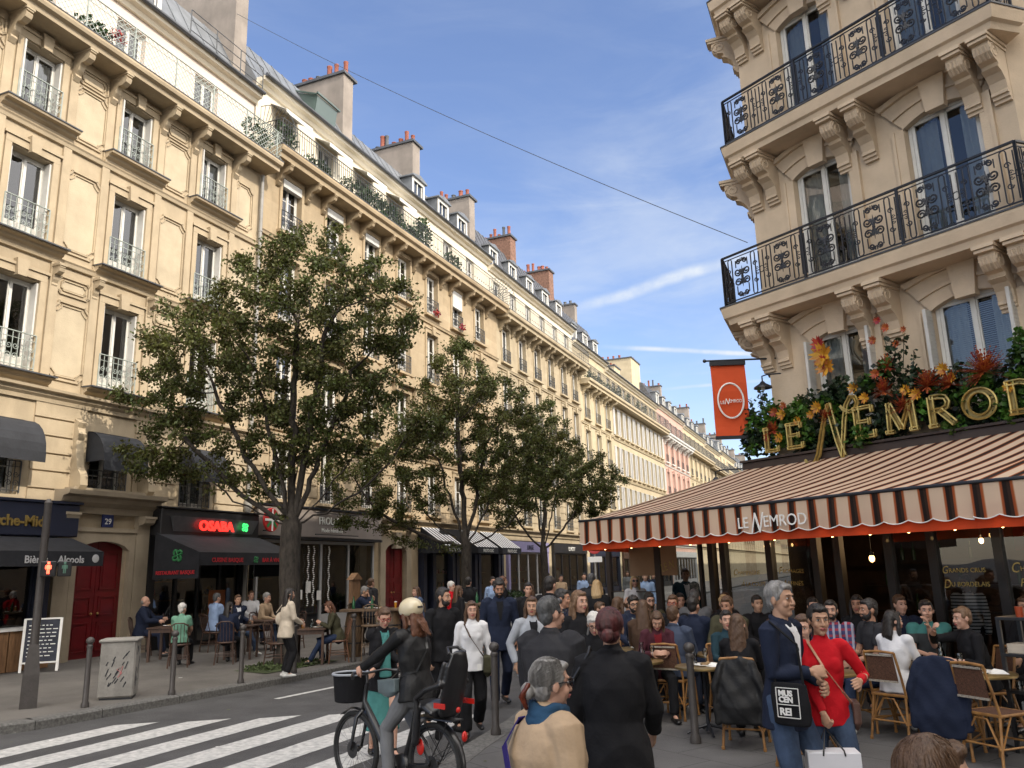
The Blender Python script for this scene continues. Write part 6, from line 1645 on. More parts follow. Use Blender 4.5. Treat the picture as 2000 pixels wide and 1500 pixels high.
# ---------------------------------------------------------------- people
REMESH = []
def rm_build(b, name, m, parent, vox, smooth=3, wr=0.0, wrs=9.0, tex=None):
 if not b.v: return None
 me = b.mesh(m, None, name); o = bpy.data.objects.new(name, me); link_child(o, parent)
 md = o.modifiers.new('r', 'REMESH'); md.mode = 'VOXEL'; md.voxel_size = vox; md.use_smooth_shade = True
 if smooth:
  s = o.modifiers.new('s', 'SMOOTH'); s.factor = .5; s.iterations = smooth
 REMESH.append((o, wr, wrs)); return o
def finish_remesh():
 dg = bpy.context.evaluated_depsgraph_get()
 out = []
 for o, wr, wrs in REMESH: out.append(bpy.data.meshes.new_from_object(o.evaluated_get(dg)))
 for (o, wr, wrs), me in zip(REMESH, out):
  if wr and len(me.vertices):
   n = len(me.vertices); co = np.empty(n * 3, np.float32); me.vertices.foreach_get('co', co); co = co.reshape(-1, 3).astype(float)
   no = np.empty(n * 3, np.float32); me.vertex_normals.foreach_get('vector', no); no = no.reshape(-1, 3)
   ph = (hash(o.name) % 97) * .37; q = co * wrs
   w = 1 - 2 * np.abs(np.sin(q[:, 2] * .8 + ph + 1.6 * np.sin(q[:, 0] * .7 + ph) + 1.3 * np.sin(q[:, 1] * .9))) ** .8 + .5 * np.sin(q[:, 2] * 2.7 - q[:, 0] * 1.9 + 1.7 * np.sin(q[:, 1] * 2.1 + ph)) + .5 * np.sin(q[:, 0] * 4.3 + q[:, 2] * 3.1 + ph * 2)
   co += no * (w * wr * .6)[:, None]; me.vertices.foreach_set('co', co.ravel().astype(np.float32)); me.update()
  old = o.data; o.modifiers.clear(); o.data = me; me.name = o.name
  if old.users == 0: bpy.data.meshes.remove(old)
SKIN = {k: mat('skin_' + k, c, .55, .06, 14, bump=.08, bscale=60, spec=.35) for k, c in (('fair', (.50, .29, .21)), ('tan', (.38, .20, .13)), ('warm', (.43, .25, .165)), ('brown', (.12, .06, .04)))}
HAIR = {k: mat('hair_' + k, c, .5, .35, 40, bump=.5, bscale=60, stretch=(1, 1, .12), spec=.4, col2=c2) for k, c, c2 in
  (('black', (.012, .010, .010), (.03, .025, .022)), ('brown', (.055, .028, .015), (.10, .055, .03)), ('lightbrown', (.095, .052, .028), (.19, .11, .06)), ('blond', (.34, .22, .10), (.5, .36, .2)),
         ('grey', (.12, .115, .11), (.30, .29, .28)), ('white', (.45, .43, .40), (.60, .58, .55)), ('dkgrey', (.05, .05, .052), (.12, .12, .12)), ('auburn', (.09, .018, .018), (.02, .012, .012)), ('reddish', (.12, .045, .02), (.06, .025, .014)))}
def cloth_mat(name, c, var=.12, rough=.85, **k): return mat('cloth_' + name, c, rough, var, 5, bump=.18, bscale=45, spec=.2, **k)
CL = dict(navy=cloth_mat('navy', (.014, .020, .042)), black=cloth_mat('black', (.010, .010, .012)), charcoal=cloth_mat('charcoal', (.028, .028, .032)), white=cloth_mat('white', (.62, .62, .64), .05), beige=cloth_mat('beige', (.40, .29, .19)),
          cream=cloth_mat('cream', (.52, .45, .36)), red=cloth_mat('red', (.50, .008, .016)), darkred=cloth_mat('darkred', (.16, .012, .018)), jeans=cloth_mat('jeans', (.055, .085, .15), .25), jeansd=cloth_mat('dark_jeans', (.022, .035, .075), .2), grey=cloth_mat('grey', (.16, .165, .175)), lgrey=cloth_mat('pale_grey', (.34, .36, .40)),
          mint=cloth_mat('mint', (.16, .33, .24)), teal=cloth_mat('teal', (.06, .20, .19)), lblue=cloth_mat('light_blue', (.28, .38, .58)), olive=cloth_mat('olive', (.055, .052, .030)), brown=cloth_mat('brown', (.07, .04, .025)), bluegrey=cloth_mat('blue_grey', (.05, .065, .105)), denim=cloth_mat('denim_jacket', (.06, .09, .16)),
          dkteal=cloth_mat('dark_teal', (.015, .04, .055)), leather=mat('black_leather', (.010, .010, .011), .55, .2, 6, bump=.35, bscale=14, spec=.3), plum=cloth_mat('plum', (.07, .02, .03)), floral=cloth_mat('pale_floral', (.30, .33, .34), .4), strap=cloth_mat('violet_strap', (.03, .02, .13)), scarf=cloth_mat('blue_scarf', (.02, .06, .12), .3))
def striped_cloth(name, c1, c2, sc, axis='Z', c3=None):
 m = mat('cloth_' + name, c1, .85, 0); t = m.node_tree; bb = t.nodes[m['bsdf']]
 tcn = t.nodes.new('ShaderNodeTexCoord'); sx_ = t.nodes.new('ShaderNodeSeparateXYZ'); t.links.new(tcn.outputs['Object'], sx_.inputs[0]); last = None
 for ax, cc in ((axis, c2),) + (((('X'), c3),) if c3 else ()):
  a = t.nodes.new('ShaderNodeMath'); a.operation = 'MULTIPLY'; a.inputs[1].default_value = sc; t.links.new(sx_.outputs[ax], a.inputs[0])
  f = t.nodes.new('ShaderNodeMath'); f.operation = 'FRACT'; t.links.new(a.outputs[0], f.inputs[0]); g = t.nodes.new('ShaderNodeMath'); g.operation = 'GREATER_THAN'; g.inputs[1].default_value = .62; t.links.new(f.outputs[0], g.inputs[0])
  mx = t.nodes.new('ShaderNodeMix'); mx.data_type = 'RGBA'; mx.inputs['B'].default_value = (*cc, 1)
  if last is None: mx.inputs['A'].default_value = (*c1, 1)
  else: t.links.new(last, mx.inputs['A'])
  t.links.new(g.outputs[0], mx.inputs['Factor']); last = mx.outputs['Result']
 t.links.new(last, bb.inputs['Base Color']); return m
CL['stripe'] = striped_cloth('striped', (.5, .5, .5), (.01, .01, .015), 22)
CL['plaid'] = striped_cloth('plaid', (.03, .03, .10), (.22, .02, .04), 14, 'Z', (.25, .25, .32))
CL['tealband'] = striped_cloth('teal_band', (.03, .035, .038), (.03, .14, .13), 2.6)
M_lip = mat('lips', (.34, .09, .08), .45, 0); M_eyew = mat('eye_white', (.6, .58, .55), .25, 0); M_eyed = mat('eye_dark', (.02, .013, .01), .2, 0)
M_sole = mat('shoe_white', (.55, .55, .53), .6, .1, 8); M_shoeb = mat('shoe_black', (.012, .012, .012), .4, .1, 8); M_nail = None
def N3(v): v = np.array(v, float); return v / (np.linalg.norm(v) + 1e-12)
def cap_tube(b, pts, rad, n=12, flat=None, ce=(1, 1)):
 """rounded tapering limb; rad entries r or (rx, ry) with rx along 'flat'"""
 P = [np.array(p, float) for p in pts]; rr = [(r, r) if not isinstance(r, (tuple, list)) else r for r in rad]
 rings = []; prev = None
 def frame(d):
  nonlocal prev
  u = np.array(flat if flat is not None else (1, 0, 0), float) if prev is None else prev
  if abs(N3(u) @ d) > .95: u = np.array((0, 1, 0.))
  x = N3(u - d * (u @ d)); prev = x; return x, np.cross(d, x)
 D = [N3(P[min(i + 1, len(P) - 1)] - P[max(i - 1, 0)]) for i in range(len(P))]
 x, y = frame(D[0])
 for t in (-.95, -.7, -.35):
  k = math.sqrt(1 - t * t); rm = min(rr[0]); rings.append([P[0] + D[0] * t * rm * ce[0] + (x * rr[0][0] * math.cos(a) + y * rr[0][1] * math.sin(a)) * k for a in np.linspace(0, 2 * PI, n, endpoint=False)])
 for i, p in enumerate(P):
  x, y = frame(D[i]); rings.append([p + x * rr[i][0] * math.cos(a) + y * rr[i][1] * math.sin(a) for a in np.linspace(0, 2 * PI, n, endpoint=False)])
 for t in (.35, .7, .95):
  k = math.sqrt(1 - t * t); rm = min(rr[-1]); rings.append([P[-1] + D[-1] * t * rm * ce[1] + (x * rr[-1][0] * math.cos(a) + y * rr[-1][1] * math.sin(a)) * k for a in np.linspace(0, 2 * PI, n, endpoint=False)])
 b.loft(rings, True)
def ik(A, T, a, c, pole):
 A = np.array(A, float); T = np.array(T, float); d = T - A; L = np.linalg.norm(d); Lm = (a + c) * .995
 if L > Lm: T = A + d / L * Lm; d = T - A; L = Lm
 if L < abs(a - c) + .02: L = abs(a - c) + .02
 u = d / np.linalg.norm(d); pole = np.array(pole, float); pv = N3(pole - u * (pole @ u)); x = (a * a - c * c + L * L) / (2 * L); h = math.sqrt(max(0, a * a - x * x))
 return A + u * x + pv * h, T
def hand(b, W_, d, n, side, curl=.5, s=1.0):
 d = N3(d); n = N3(np.array(n, float) - d * (np.array(n) @ d)); ac = np.cross(d, n) * side
 Rm = np.stack([ac, d, n], 1)
 b.ell(W_ + d * .045 * s, (.040 * s, .052 * s, .015 * s), 12, 8, Rm)
 for i in range(4):
  off = (i - 1.5) * .0205 * s; k = (.92, 1, .95, .76)[i]; p = W_ + d * .082 * s + ac * off; pts = [p - d * .02]; a = 0; q = p
  pts.append(q)
  for L_ in (.036, .024, .02):
   a += curl * (1 + .12 * i) * .75; v = d * math.cos(a) + n * math.sin(a) + ac * off * .6; q = q + N3(v) * L_ * k * s; pts.append(q)
  cap_tube(b, pts, [.0095 * s, .0095 * s, .0088 * s, .008 * s, .007 * s], 8)
 q = W_ + d * .03 * s - ac * .03 * s; v = N3(d * .65 - ac * .65 + n * .35); q2 = q + v * .035 * s; q3 = q2 + N3(d * .85 - ac * .25 + n * .35 * (1 + curl)) * .03 * s
 cap_tube(b, [q - v * .01, q2, q3], [.0125 * s, .011 * s, .0085 * s], 8)
def person(label, x, y, z, o, H=1.7, male=False, pose='stand', skin='fair', hair=('short', 'brown'), top=('jacket', 'navy'), bottom=('trousers', 'black'), shoes='black', lean=0.05, side=0.0, hy=0, hp=0,
           hl=None, hr=None, fl=None, fr=None, curl=(.5, .5), glasses=None, beard=None, det=1, shirt=None, sleeve=1.0, twist=0, group=None, coat_z=.5, bulk=1.0, world_rot=None, cat='person', scarf=None, pz=None, seat=.50, ekl=None, ekr=None, kn=None, hair_len=.3, nose=1.0):
 """o: facing relative to the camera (0 towards it, 180 away)"""
 s = H / 1.70
 ang = world_rot if world_rot is not None else math.atan2(-y, -x) + R(o)
 root = thing('person', label, cat, (x, y, z), ang - PI / 2, group)
 vox = {0: .0045, 1: .0075, 2: .011, 3: .014}[det]; cv = {0: .008, 1: .012, 2: .016, 3: .02}[det]
 S = MB(); T = MB(); B = MB(); Hr = MB(); Sh = MB()
 sc = lambda v: np.array(v, float) * s
 sit = pose == 'sit'
 zp = seat + .08 if sit else .93
 if pz: zp = pz
 P = sc((0, 0, zp)); t = N3((side, math.sin(lean), math.cos(lean))); rt = N3((math.cos(twist), math.sin(twist), -side)); rt = N3(rt - t * (rt @ t)); fw = np.cross(t, rt)
 waist = P + t * .15 * s; chest = P + t * .34 * s; sc_ = P + t * .475 * s; neck = P + t * .53 * s
 sw = (.185 if male else .16) * s
 SL = sc_ - rt * sw; SR = sc_ + rt * sw
 # head frame
 cyaw, syaw = math.cos(hy), math.sin(hy); Hx = N3(rt * cyaw + fw * syaw); Hf = N3(fw * cyaw - rt * syaw); zup = N3(np.array((0, 0, 1.)) * .75 + t * .25)
 Hf = N3(Hf - zup * (Hf @ zup)); Hx = np.cross(Hf, zup); Hz = zup
 Hf2 = Hf * math.cos(hp) - Hz * math.sin(hp); Hz = Hz * math.cos(hp) + Hf * math.sin(hp); Hf = Hf2
 hc = neck + t * .035 * s + Hz * .105 * s + Hf * .015 * s
 HM = np.stack([Hx, Hf, Hz], 1)
 hp_ = lambda v: hc + HM @ (np.array(v, float) * s)
 # ---- skin body
 S.ell(hp_((0, -.010, .022)), (.074 * s, .092 * s, .100 * s), 20, 14, HM)
 S.ell(hp_((0, .022, -.040)), (.057 * s, .060 * s, .078 * s), 16, 12, HM)
 S.ell(hp_((0, .056, -.092)), (.026 * s, .024 * s, .022 * s), 10, 8, HM)
 cap_tube(S, [hp_((0, .082, .016)), hp_((0, .094, -.006)), hp_((0, .1 * nose, -.028))], [.008 * s, .010 * s, .0125 * s], 8)
 S.ell(hp_((0, .070, .033)), (.045 * s, .020 * s, .012 * s), 10, 8, HM)
 for q in (-1, 1):
  S.ell(hp_((q * .012, .088, -.030)), (.009 * s, .009 * s, .007 * s), 8, 6, HM); S.ell(hp_((q * .036, .058, -.028)), (.022 * s, .022 * s, .026 * s), 10, 8, HM)
  S.ell(hp_((q * .076, -.008, -.006)), (.010 * s, .019 * s, .031 * s), 8, 8, HM)
 S.ell(hp_((0, .083, -.058)), (.020 * s, .010 * s, .012 * s), 8, 6, HM)
 cap_tube(S, [neck - t * .05 * s, neck + t * .02 * s, hp_((0, -.012, -.07))], [.060 * s, .052 * s, .050 * s] if male else [.054 * s, .045 * s, .044 * s], 12)
 core = .78
 tor = [(P - t * .06 * s, .15, .11), (P + t * .03 * s, .155, .112), (waist, .13, .095), (chest, .15, .105), (sc_ - t * .02 * s, .13, .085), (neck - t * .015 * s, .07, .06)]
 cap_tube(S, [q[0] for q in tor], [(q[1] * s * core, q[2] * s * core) for q in tor], 16, flat=rt)
 # ---- arms
 hl = sc(hl) if hl is not None else sc((-.24, .04, zp - .12)); hr = sc(hr) if hr is not None else sc((.24, .04, zp - .12))
 if sit and hl[2] < .55 * s and hl[1] < .1 * s: hl = sc((-.12, .38, .72))
 if sit and hr[2] < .55 * s and hr[1] < .1 * s: hr = sc((.12, .38, .72))
 J = dict(P=P, neck=neck, hc=hc, HM=HM, chest=chest, waist=waist, SL=SL, SR=SR, t=t, rt=rt, fw=fw, s=s, root=root)
 for sd, Sj, Tg, cu, ek in ((-1, SL, hl, curl[0], ekl), (1, SR, hr, curl[1], ekr)):
  E, Wr = ik(Sj, Tg, .285 * s, .25 * s, ek if ek is not None else (sd * .55, -.75, -.45))
  J['E' + ('L' if sd < 0 else 'R')] = E; J['W' + ('L' if sd < 0 else 'R')] = Wr
  cap_tube(S, [Sj, (Sj + E) / 2, E, E + (Wr - E) * .35, Wr], [q * s for q in (.040, .041, .036, .037, .025)], 12)
  d = N3(Wr - E); pn = np.cross(d, np.array((0, 0, 1.))) * sd;
  pn = N3(pn * -1 + np.array((0, 0, -.3)))
  hand(S, Wr, d, pn, sd, cu, s * (1.05 if male else .95))
  bs_ = bulk * (1.0 if male else .92)
  kk = sleeve
  Wc = E + (Wr - E) * (.96 if kk >= 1 else max(0, (kk - .5) * 2)); pts = [Sj - rt * sd * .03 * s, Sj, (Sj + E) / 2, E, E + (Wc - E) * .5, Wc]; rr_ = [.068, .070, .060, .053, .048, .040]
  if top[0] in ('jacket', 'coat', 'suit'): rr_ = [q + .008 for q in rr_]
  T.ell(Sj - rt * sd * .01 * s - t * .005 * s, (.072 * s * bs_,) * 3, 12, 10)
  if kk < .6: pts = [Sj - rt * sd * .03 * s, Sj, Sj + (E - Sj) * .65]; rr_ = [.068, .070, .062]
  cap_tube(T, pts, [q * s * bs_ for q in rr_], 12, ce=(1, .2))
 # ---- top garment
 ex = {'tee': .008, 'sweater': .020, 'jacket': .026, 'suit': .026, 'coat': .034, 'shirt': .014}[top[0]]
 sh = (.175, .105) if male else (.150, .100)
 zt = [(P - t * (.05 if top[0] == 'tee' else .10 if top[0] in ('shirt', 'sweater') or pose == 'ride' or sit else .17) * s, .178 + ex, .142 + ex), (P - t * .02 * s, .172 + ex, .130 + ex), (P + t * .06 * s, .160 + ex, .118 + ex), (waist, (.138 if male else .122) + ex, .100 + ex), (P + t * .25 * s, .150 + ex, .108 + ex), (chest, (.165 if male else .148) + ex, (.112 if male else .116) + ex), (sc_ - t * .05 * s, sh[0] + ex, sh[1] + ex * .7), (sc_ + t * .0 * s, sh[0] * .82 + ex, .085 + ex * .5), (sc_ + t * .035 * s, .085 + ex * .3, .066 + ex * .3), (neck - t * .0 * s, .058 + ex * .2, .056 + ex * .2)]
 cap_tube(T, [q[0] for q in zt], [(q[1] * s * bulk, q[2] * s * bulk) for q in zt], 20, flat=rt, ce=(.12, 1))
 if not male and top[0] in ('tee', 'sweater', 'shirt', 'jacket'):
  for q in (-1, 1): T.ell(P + t * .335 * s + rt * q * .065 * s + fw * (.066 + ex) * s, (.062 * s, .045 * s, .066 * s), 10, 8, np.stack([rt, fw, t], 1))
 if top[0] in ('jacket', 'suit', 'coat', 'shirt'):
  col_ = [neck + t * .0 * s + (rt * math.cos(a) * .068 + fw * math.sin(a) * .062) * s - t * .02 * s * math.sin(a) for a in np.linspace(PI * .55, PI * 2.45, 12)]
  cap_tube(T, col_, [.017 * s] * 12, 8)
 if top[0] == 'coat':
  zk = coat_z * s; n = 5; rings = [P - t * .05 * s]; rd = [(.185 * s * bulk, .15 * s * bulk)]
  for k in range(n):
   f = (k + 1) / n; c = np.array((P[0], P[1], 0)) + np.array((0, 0, (P[2] - .05 * s) * (1 - f) + zk * f)); rings.append(c); rd.append(((.190 + .035 * f) * s * bulk, (.155 + .045 * f) * s * bulk))
  cap_tube(T, rings, rd, 20, flat=rt, ce=(1, .1))
 wr_ = {0: .0065, 1: .0065, 2: .006, 3: .004}[det]
 if top[0] == 'suit': wr_ *= .6
 rm_build(T, {'tee': 't_shirt', 'coat': 'coat', 'suit': 'blazer', 'jacket': 'jacket', 'sweater': 'sweater', 'shirt': 'shirt'}[top[0]], CL[top[1]], root, cv * (.8 if det else 1), 3, wr_, 11)
 # ---- legs
 hips = [P + rt * q * .088 * s - t * .03 * s for q in (-1, 1)]
 if sit: fl = fl or (-.12, .50, .08); fr = fr or (.12, .50, .08)
 else: fl = fl or (-.11, .02, .08); fr = fr or (.11, -.01, .08)
 wide = bottom[2] if len(bottom) > 2 else 1.0
 for sd, Hj, F_ in ((-1, hips[0], sc(fl)), (1, hips[1], sc(fr))):
  K, An = ik(Hj, F_, .43 * s, .43 * s, (kn[0] if sd < 0 else kn[1]) if kn else (sd * .12, 1, .25 if sit else 0))
  J['K' + ('L' if sd < 0 else 'R')] = K; J['A' + ('L' if sd < 0 else 'R')] = An
  cap_tube(S, [Hj, (Hj + K) / 2, K, K + (An - K) * .3, An], [q * s for q in (.070, .060, .048, .046, .030)], 12)
  ff = N3(np.array((sd * .18, 1, 0)))
  if abs(An[1] - Hj[1]) > .2 and not sit: ff = N3(ff + np.array((0, 0, -.15 if An[1] < Hj[1] else .1)))
  cap_tube(S, [An, An + ff * .06 * s + np.array((0, 0, -.03)) * s, An + ff * .14 * s + np.array((0, 0, -.05)) * s], [.030 * s, .030 * s, .022 * s], 10)
  if bottom[0] == 'trousers':
   cap_tube(B, [Hj + t * .03 * s, Hj + (K - Hj) * .4, K, K + (An - K) * .4, An + (K - An) * .06], [q * s * k for q, k in zip((.097, .086, .068, .064, .060), (1, 1 + (wide - 1) * .4, wide, wide, wide * 1.0))], 14, ce=(1, .2))
  fz = np.array((0, 0, -.045)) * s
  hl_ = .07 if shoes != 'boot' else .12
  cap_tube(Sh, [An + fz - ff * .05 * s, An + fz + ff * .03 * s, An + fz * 1.05 + ff * .12 * s, An + fz * 1.15 + ff * .17 * s], [(.040 * s, .038 * s), (.043 * s, .040 * s), (.045 * s, .030 * s), (.036 * s, .022 * s)], 12, flat=(ff[1], -ff[0], 0))
  cap_tube(Sh, [An + fz * .9, An + np.array((0, 0, hl_ * .3)) * s], [.040 * s, .038 * s], 10)
 if bottom[0] == 'trousers':
  cap_tube(B, [P - t * .07 * s, P + t * .0 * s, P + t * .07 * s], [(.160 * s, .118 * s), (.166 * s, .122 * s), (.150 * s, .108 * s)], 18, flat=rt)
 elif bottom[0] in ('skirt', 'dress'):
  zb = bottom[2] if len(bottom) > 2 else .45; wide = 1
  cap_tube(B, [P + t * .1 * s, P, sc((P[0] / s, P[1] / s, (zp + zb) / 2)), sc((P[0] / s, P[1] / s + .02, zb))], [(.14 * s, .105 * s), (.172 * s, .13 * s), (.19 * s, .15 * s), (.21 * s, .17 * s)], 18, flat=rt, ce=(1, .1))
 if bottom[0] != 'none': rm_build(B, {'trousers': 'trousers', 'skirt': 'skirt', 'dress': 'dress_skirt'}[bottom[0]], CL[bottom[1]], root, cv * .85, 3, wr_ * .9, 10)
 rm_build(Sh, 'shoes', {'black': M_shoeb, 'white': M_sole, 'boot': M_shoeb}[shoes], root, cv * .7, 2)
 rm_build(S, 'body', SKIN[skin], root, vox, 2 if det else 3)
 # ---- face
 if det <= 2:
  e = MB();
  for q in (-1, 1): e.ell(hp_((q * .030, .0755, .010)), (.0120 * s, .0080 * s, .0062 * s), 10, 8, HM)
  e.build('eyes', M_eyew if det < 2 else M_eyed, root, smooth=80)
  e = MB()
  if det < 2:
   for q in (-1, 1): e.ell(hp_((q * .030, .0812, .010)), (.0062 * s, .0034 * s, .0060 * s), 8, 6, HM)
  for q in (-1, 1): cap_tube(e, [hp_((q * .014, .088, .030)), hp_((q * .030, .087, .036)), hp_((q * .046, .076, .030))], [.0022 * s, .0028 * s, .0016 * s], 6)
  if det < 2:
   for q in (-1, 1): cap_tube(e, [hp_((q * .018, .085, .0165)), hp_((q * .031, .0855, .0185)), hp_((q * .043, .080, .014))], [.0016 * s] * 3, 5)
  e.build('eyebrows', HAIR[hair[1]] if hair[1] not in ('grey', 'white', 'blond') else HAIR['brown'], root)
  e = MB(); cap_tube(e, [hp_((-.022, .0855, -.056)), hp_((-.008, .0945, -.052)), hp_((0, .0945, -.054)), hp_((.008, .0945, -.052)), hp_((.022, .0855, -.056))], [.003 * s, .006 * s, .0055 * s, .006 * s, .003 * s], 8)
  cap_tube(e, [hp_((-.016, .087, -.061)), hp_((0, .0935, -.063)), hp_((.016, .087, -.061))], [.003 * s, .0065 * s, .003 * s], 8)
  e.build('lips', M_lip if not male else SKIN['tan'], root, smooth=80)
 if glasses:
  e = MB()
  for q in (-1, 1):
   c = np.array((q * .032, .098, .010)); rr_ = .024 if glasses != 'sun' else .027
   ring = [hp_(c + np.array((rr_ * math.cos(a), -abs(math.cos(a)) * .004, rr_ * .75 * math.sin(a)))) for a in np.linspace(0, 2 * PI, 17)]
   e.tube(ring, .0028 * s, 5, caps=False)
   if glasses == 'sun': e.ell(hp_(c), (.026 * s, .003 * s, .020 * s), 12, 6, HM)
   e.tube([hp_((q * .056, .094, .016)), hp_((q * .076, .03, .014)), hp_((q * .080, -.015, .008))], .0026 * s, 5)
  e.tube([hp_((-.009, .1, .014)), hp_((.009, .1, .014))], .0026 * s, 5)
  e.build('glasses', mat('glasses_' + ('red' if glasses == 'red' else 'dark'), (.3, .02, .02) if glasses == 'red' else (.012, .014, .02), .25, 0), root)
 # ---- hair
 st = hair[0]; A_ = Hr
 if st != 'bald':
  Hr.ell(hp_((0, -.022, .042)), (.080 * s, .094 * s, .092 * s), 20, 14, HM); Hr.ell(hp_((0, -.050, -.010)), (.070 * s, .056 * s, .075 * s), 16, 10, HM)
  for q in (-1, 1): Hr.ell(hp_((q * .066, .006, .03)), (.014 * s, .035 * s, .040 * s), 10, 8, HM)
  Hr.ell(hp_((0, .045, .088)), (.055 * s, .040 * s, .026 * s), 12, 8, HM)
 if st == 'bald': Hr.ell(hp_((0, -.045, -.005)), (.076 * s, .060 * s, .070 * s), 16, 10, HM)
 L_ = hair_len * s
 if st in ('long', 'bob'):
  if st == 'bob': L_ = .12 * s
  for q in (-1, 1):
   a = hp_((q * .070, .012, .05)); cap_tube(Hr, [a, hp_((q * .084, .004, -.03)), hp_((q * .084, -.004, -.10)), hp_((q * .085, .01, -.11)) + np.array((0, .01 * s, -L_))], [.020 * s, .026 * s, .028 * s, .018 * s], 10)
  bk = -Hf; c0 = hp_((0, -.075, .02)); c1 = hp_((0, -.085, -.08)); c2 = c1 + bk * .02 * s + np.array((0, 0, -L_ * .6)); c3 = c1 + bk * .01 * s + np.array((0, 0, -L_ * 1.05))
  cap_tube(Hr, [c0, c1, c2, c3], [(.075 * s, .04 * s), (.088 * s, .045 * s), (.098 * s, .038 * s), (.075 * s, .022 * s)], 16, flat=Hx)
 if st == 'pony':
  c0 = hp_((0, -.11, .03)); cap_tube(Hr, [c0, hp_((0, -.135, -.02)), hp_((0, -.13, -.12)), hp_((0, -.12, -.12)) + np.array((0, 0, -L_ * .5))], [.022 * s, .030 * s, .028 * s, .010 * s], 10)
 if st == 'bun': Hr.ell(hp_((0, -.128, -.03)), (.040 * s, .034 * s, .042 * s), 14, 10, HM)
 if st in ('curly', 'messy'):
  rd = random.Random(int(abs(x * 91 + y * 37) * 10)); k_ = .022 if st == 'curly' else .016
  for k in range(60):
   a = rd.uniform(0, 2 * PI); e_ = rd.uniform(.0, 1.5); d = (math.cos(a) * math.cos(e_) * .078, math.sin(a) * math.cos(e_) * .09 - .02, math.sin(e_) * .088 + .045)
   if d[1] > .05 and d[2] < .09: continue
   Hr.ell(hp_(d), (k_ * s,) * 3, 8, 6)
 if det == 0 and st != 'bald':   # combed strands lying on the hair
  sb = MB(); rd = random.Random(7)
  for k in range(420):
   a = rd.uniform(0, 2 * PI); pts = []
   if st == 'bun':
    e0 = rd.uniform(-.25, 1.45); x0 = math.cos(a) * math.cos(e0); y0 = abs(math.sin(a)) * math.cos(e0); z0 = math.sin(e0)
    for q in range(8):
     f = q / 7; v = np.array((x0 * (1 - f), y0 * (1 - f) - f, z0 * (1 - f) - .45 * f)); v /= np.linalg.norm(v) + 1e-6
     if v[1] > .72 and v[2] < .55: continue
     pts.append(hp_(np.array((0, -.022, .036)) + v * np.array((.0835, .0985, .0955)) * rd.uniform(.995, 1.02)))
   else:
    e0 = rd.uniform(.5, 1.5); ln = rd.uniform(.5, 1.0) if st == 'short' else rd.uniform(1.2, 1.9)
    for q in range(7):
     e_ = e0 - ln * q / 6; v = np.array((math.cos(a + .25 * q / 6) * math.cos(e_), math.sin(a + .25 * q / 6) * math.cos(e_), math.sin(e_)))
     if v[1] > .55 and v[2] < .62: break
     pts.append(hp_(np.array((0, -.022, .036)) + v * np.array((.0835, .0985, .0955)) * rd.uniform(.995, 1.02)))
   if len(pts) > 2: sb.tube(pts, [.0011 * s] + [.0017 * s] * (len(pts) - 2) + [.0005 * s], 3, caps=False)
  sb.build('hair_strands', HAIR[hair[1]], root)
 rm_build(Hr, 'hair', HAIR[hair[1]], root, vox * 1.15, 3, .0028 if det < 2 else .002, 42)
 if beard:
  bm = MB(); bm.ell(hp_((0, .030, -.062)), (.058 * s, .062 * s, .058 * s), 16, 12, HM); bm.ell(hp_((0, .083, -.046)), (.026 * s, .010 * s, .007 * s), 10, 6, HM)
  for q in (-1, 1): cap_tube(bm, [hp_((q * .066, .012, .0)), hp_((q * .062, .022, -.045))], [.010 * s, .014 * s], 8)
  rm_build(bm, 'beard', HAIR[beard], root, vox * 1.1, 2, .0015, 60)
 if shirt:
  e = MB(); y_ = (.112 if male else .116) + ex + .004
  A = lambda u, v, w_=0: chest + rt * u * s + t * v * s + fw * (y_ + w_) * s * bulk
  e.add([A(-.05, .15, -.045), A(.05, .15, -.045), A(.045, .09, -.012), A(.012, -.10, .004), A(-.012, -.10, .004), A(-.045, .09, -.012)], [(0, 1, 2, 5), (5, 2, 3, 4)])
  e.add([A(-.05, .15, -.06), A(.05, .15, -.06), A(.045, .09, -.03), A(.012, -.10, -.02), A(-.012, -.10, -.02), A(-.045, .09, -.03)], [(0, 5, 2, 1), (5, 4, 3, 2)])
  for q in (-1, 1): cap_tube(e, [neck + (rt * q * .055 - fw * .02) * s, neck + (rt * q * .045 + fw * .055) * s - t * .03 * s, A(q * .03, .12, -.03)], [.012 * s, .013 * s, .008 * s], 8)
  e.build('shirt_front', CL[shirt], root, smooth=60)
 if scarf:
  e = MB()
  for k, (zz, r_) in enumerate(((0, .088), (.03, .080), (-.03, .098))):
   ring = [neck + (Hx * math.cos(a) * r_ + np.cross(t, Hx) * math.sin(a) * (r_ * .95)) * s + t * (zz + .008 * math.sin(3 * a + k)) * s for a in np.linspace(0, 2 * PI, 19)]
   cap_tube(e, ring, [.028 * s] * 19, 8)
  rm_build(e, 'scarf', CL[scarf], root, cv * .8, 2, .005, 20)
 return J
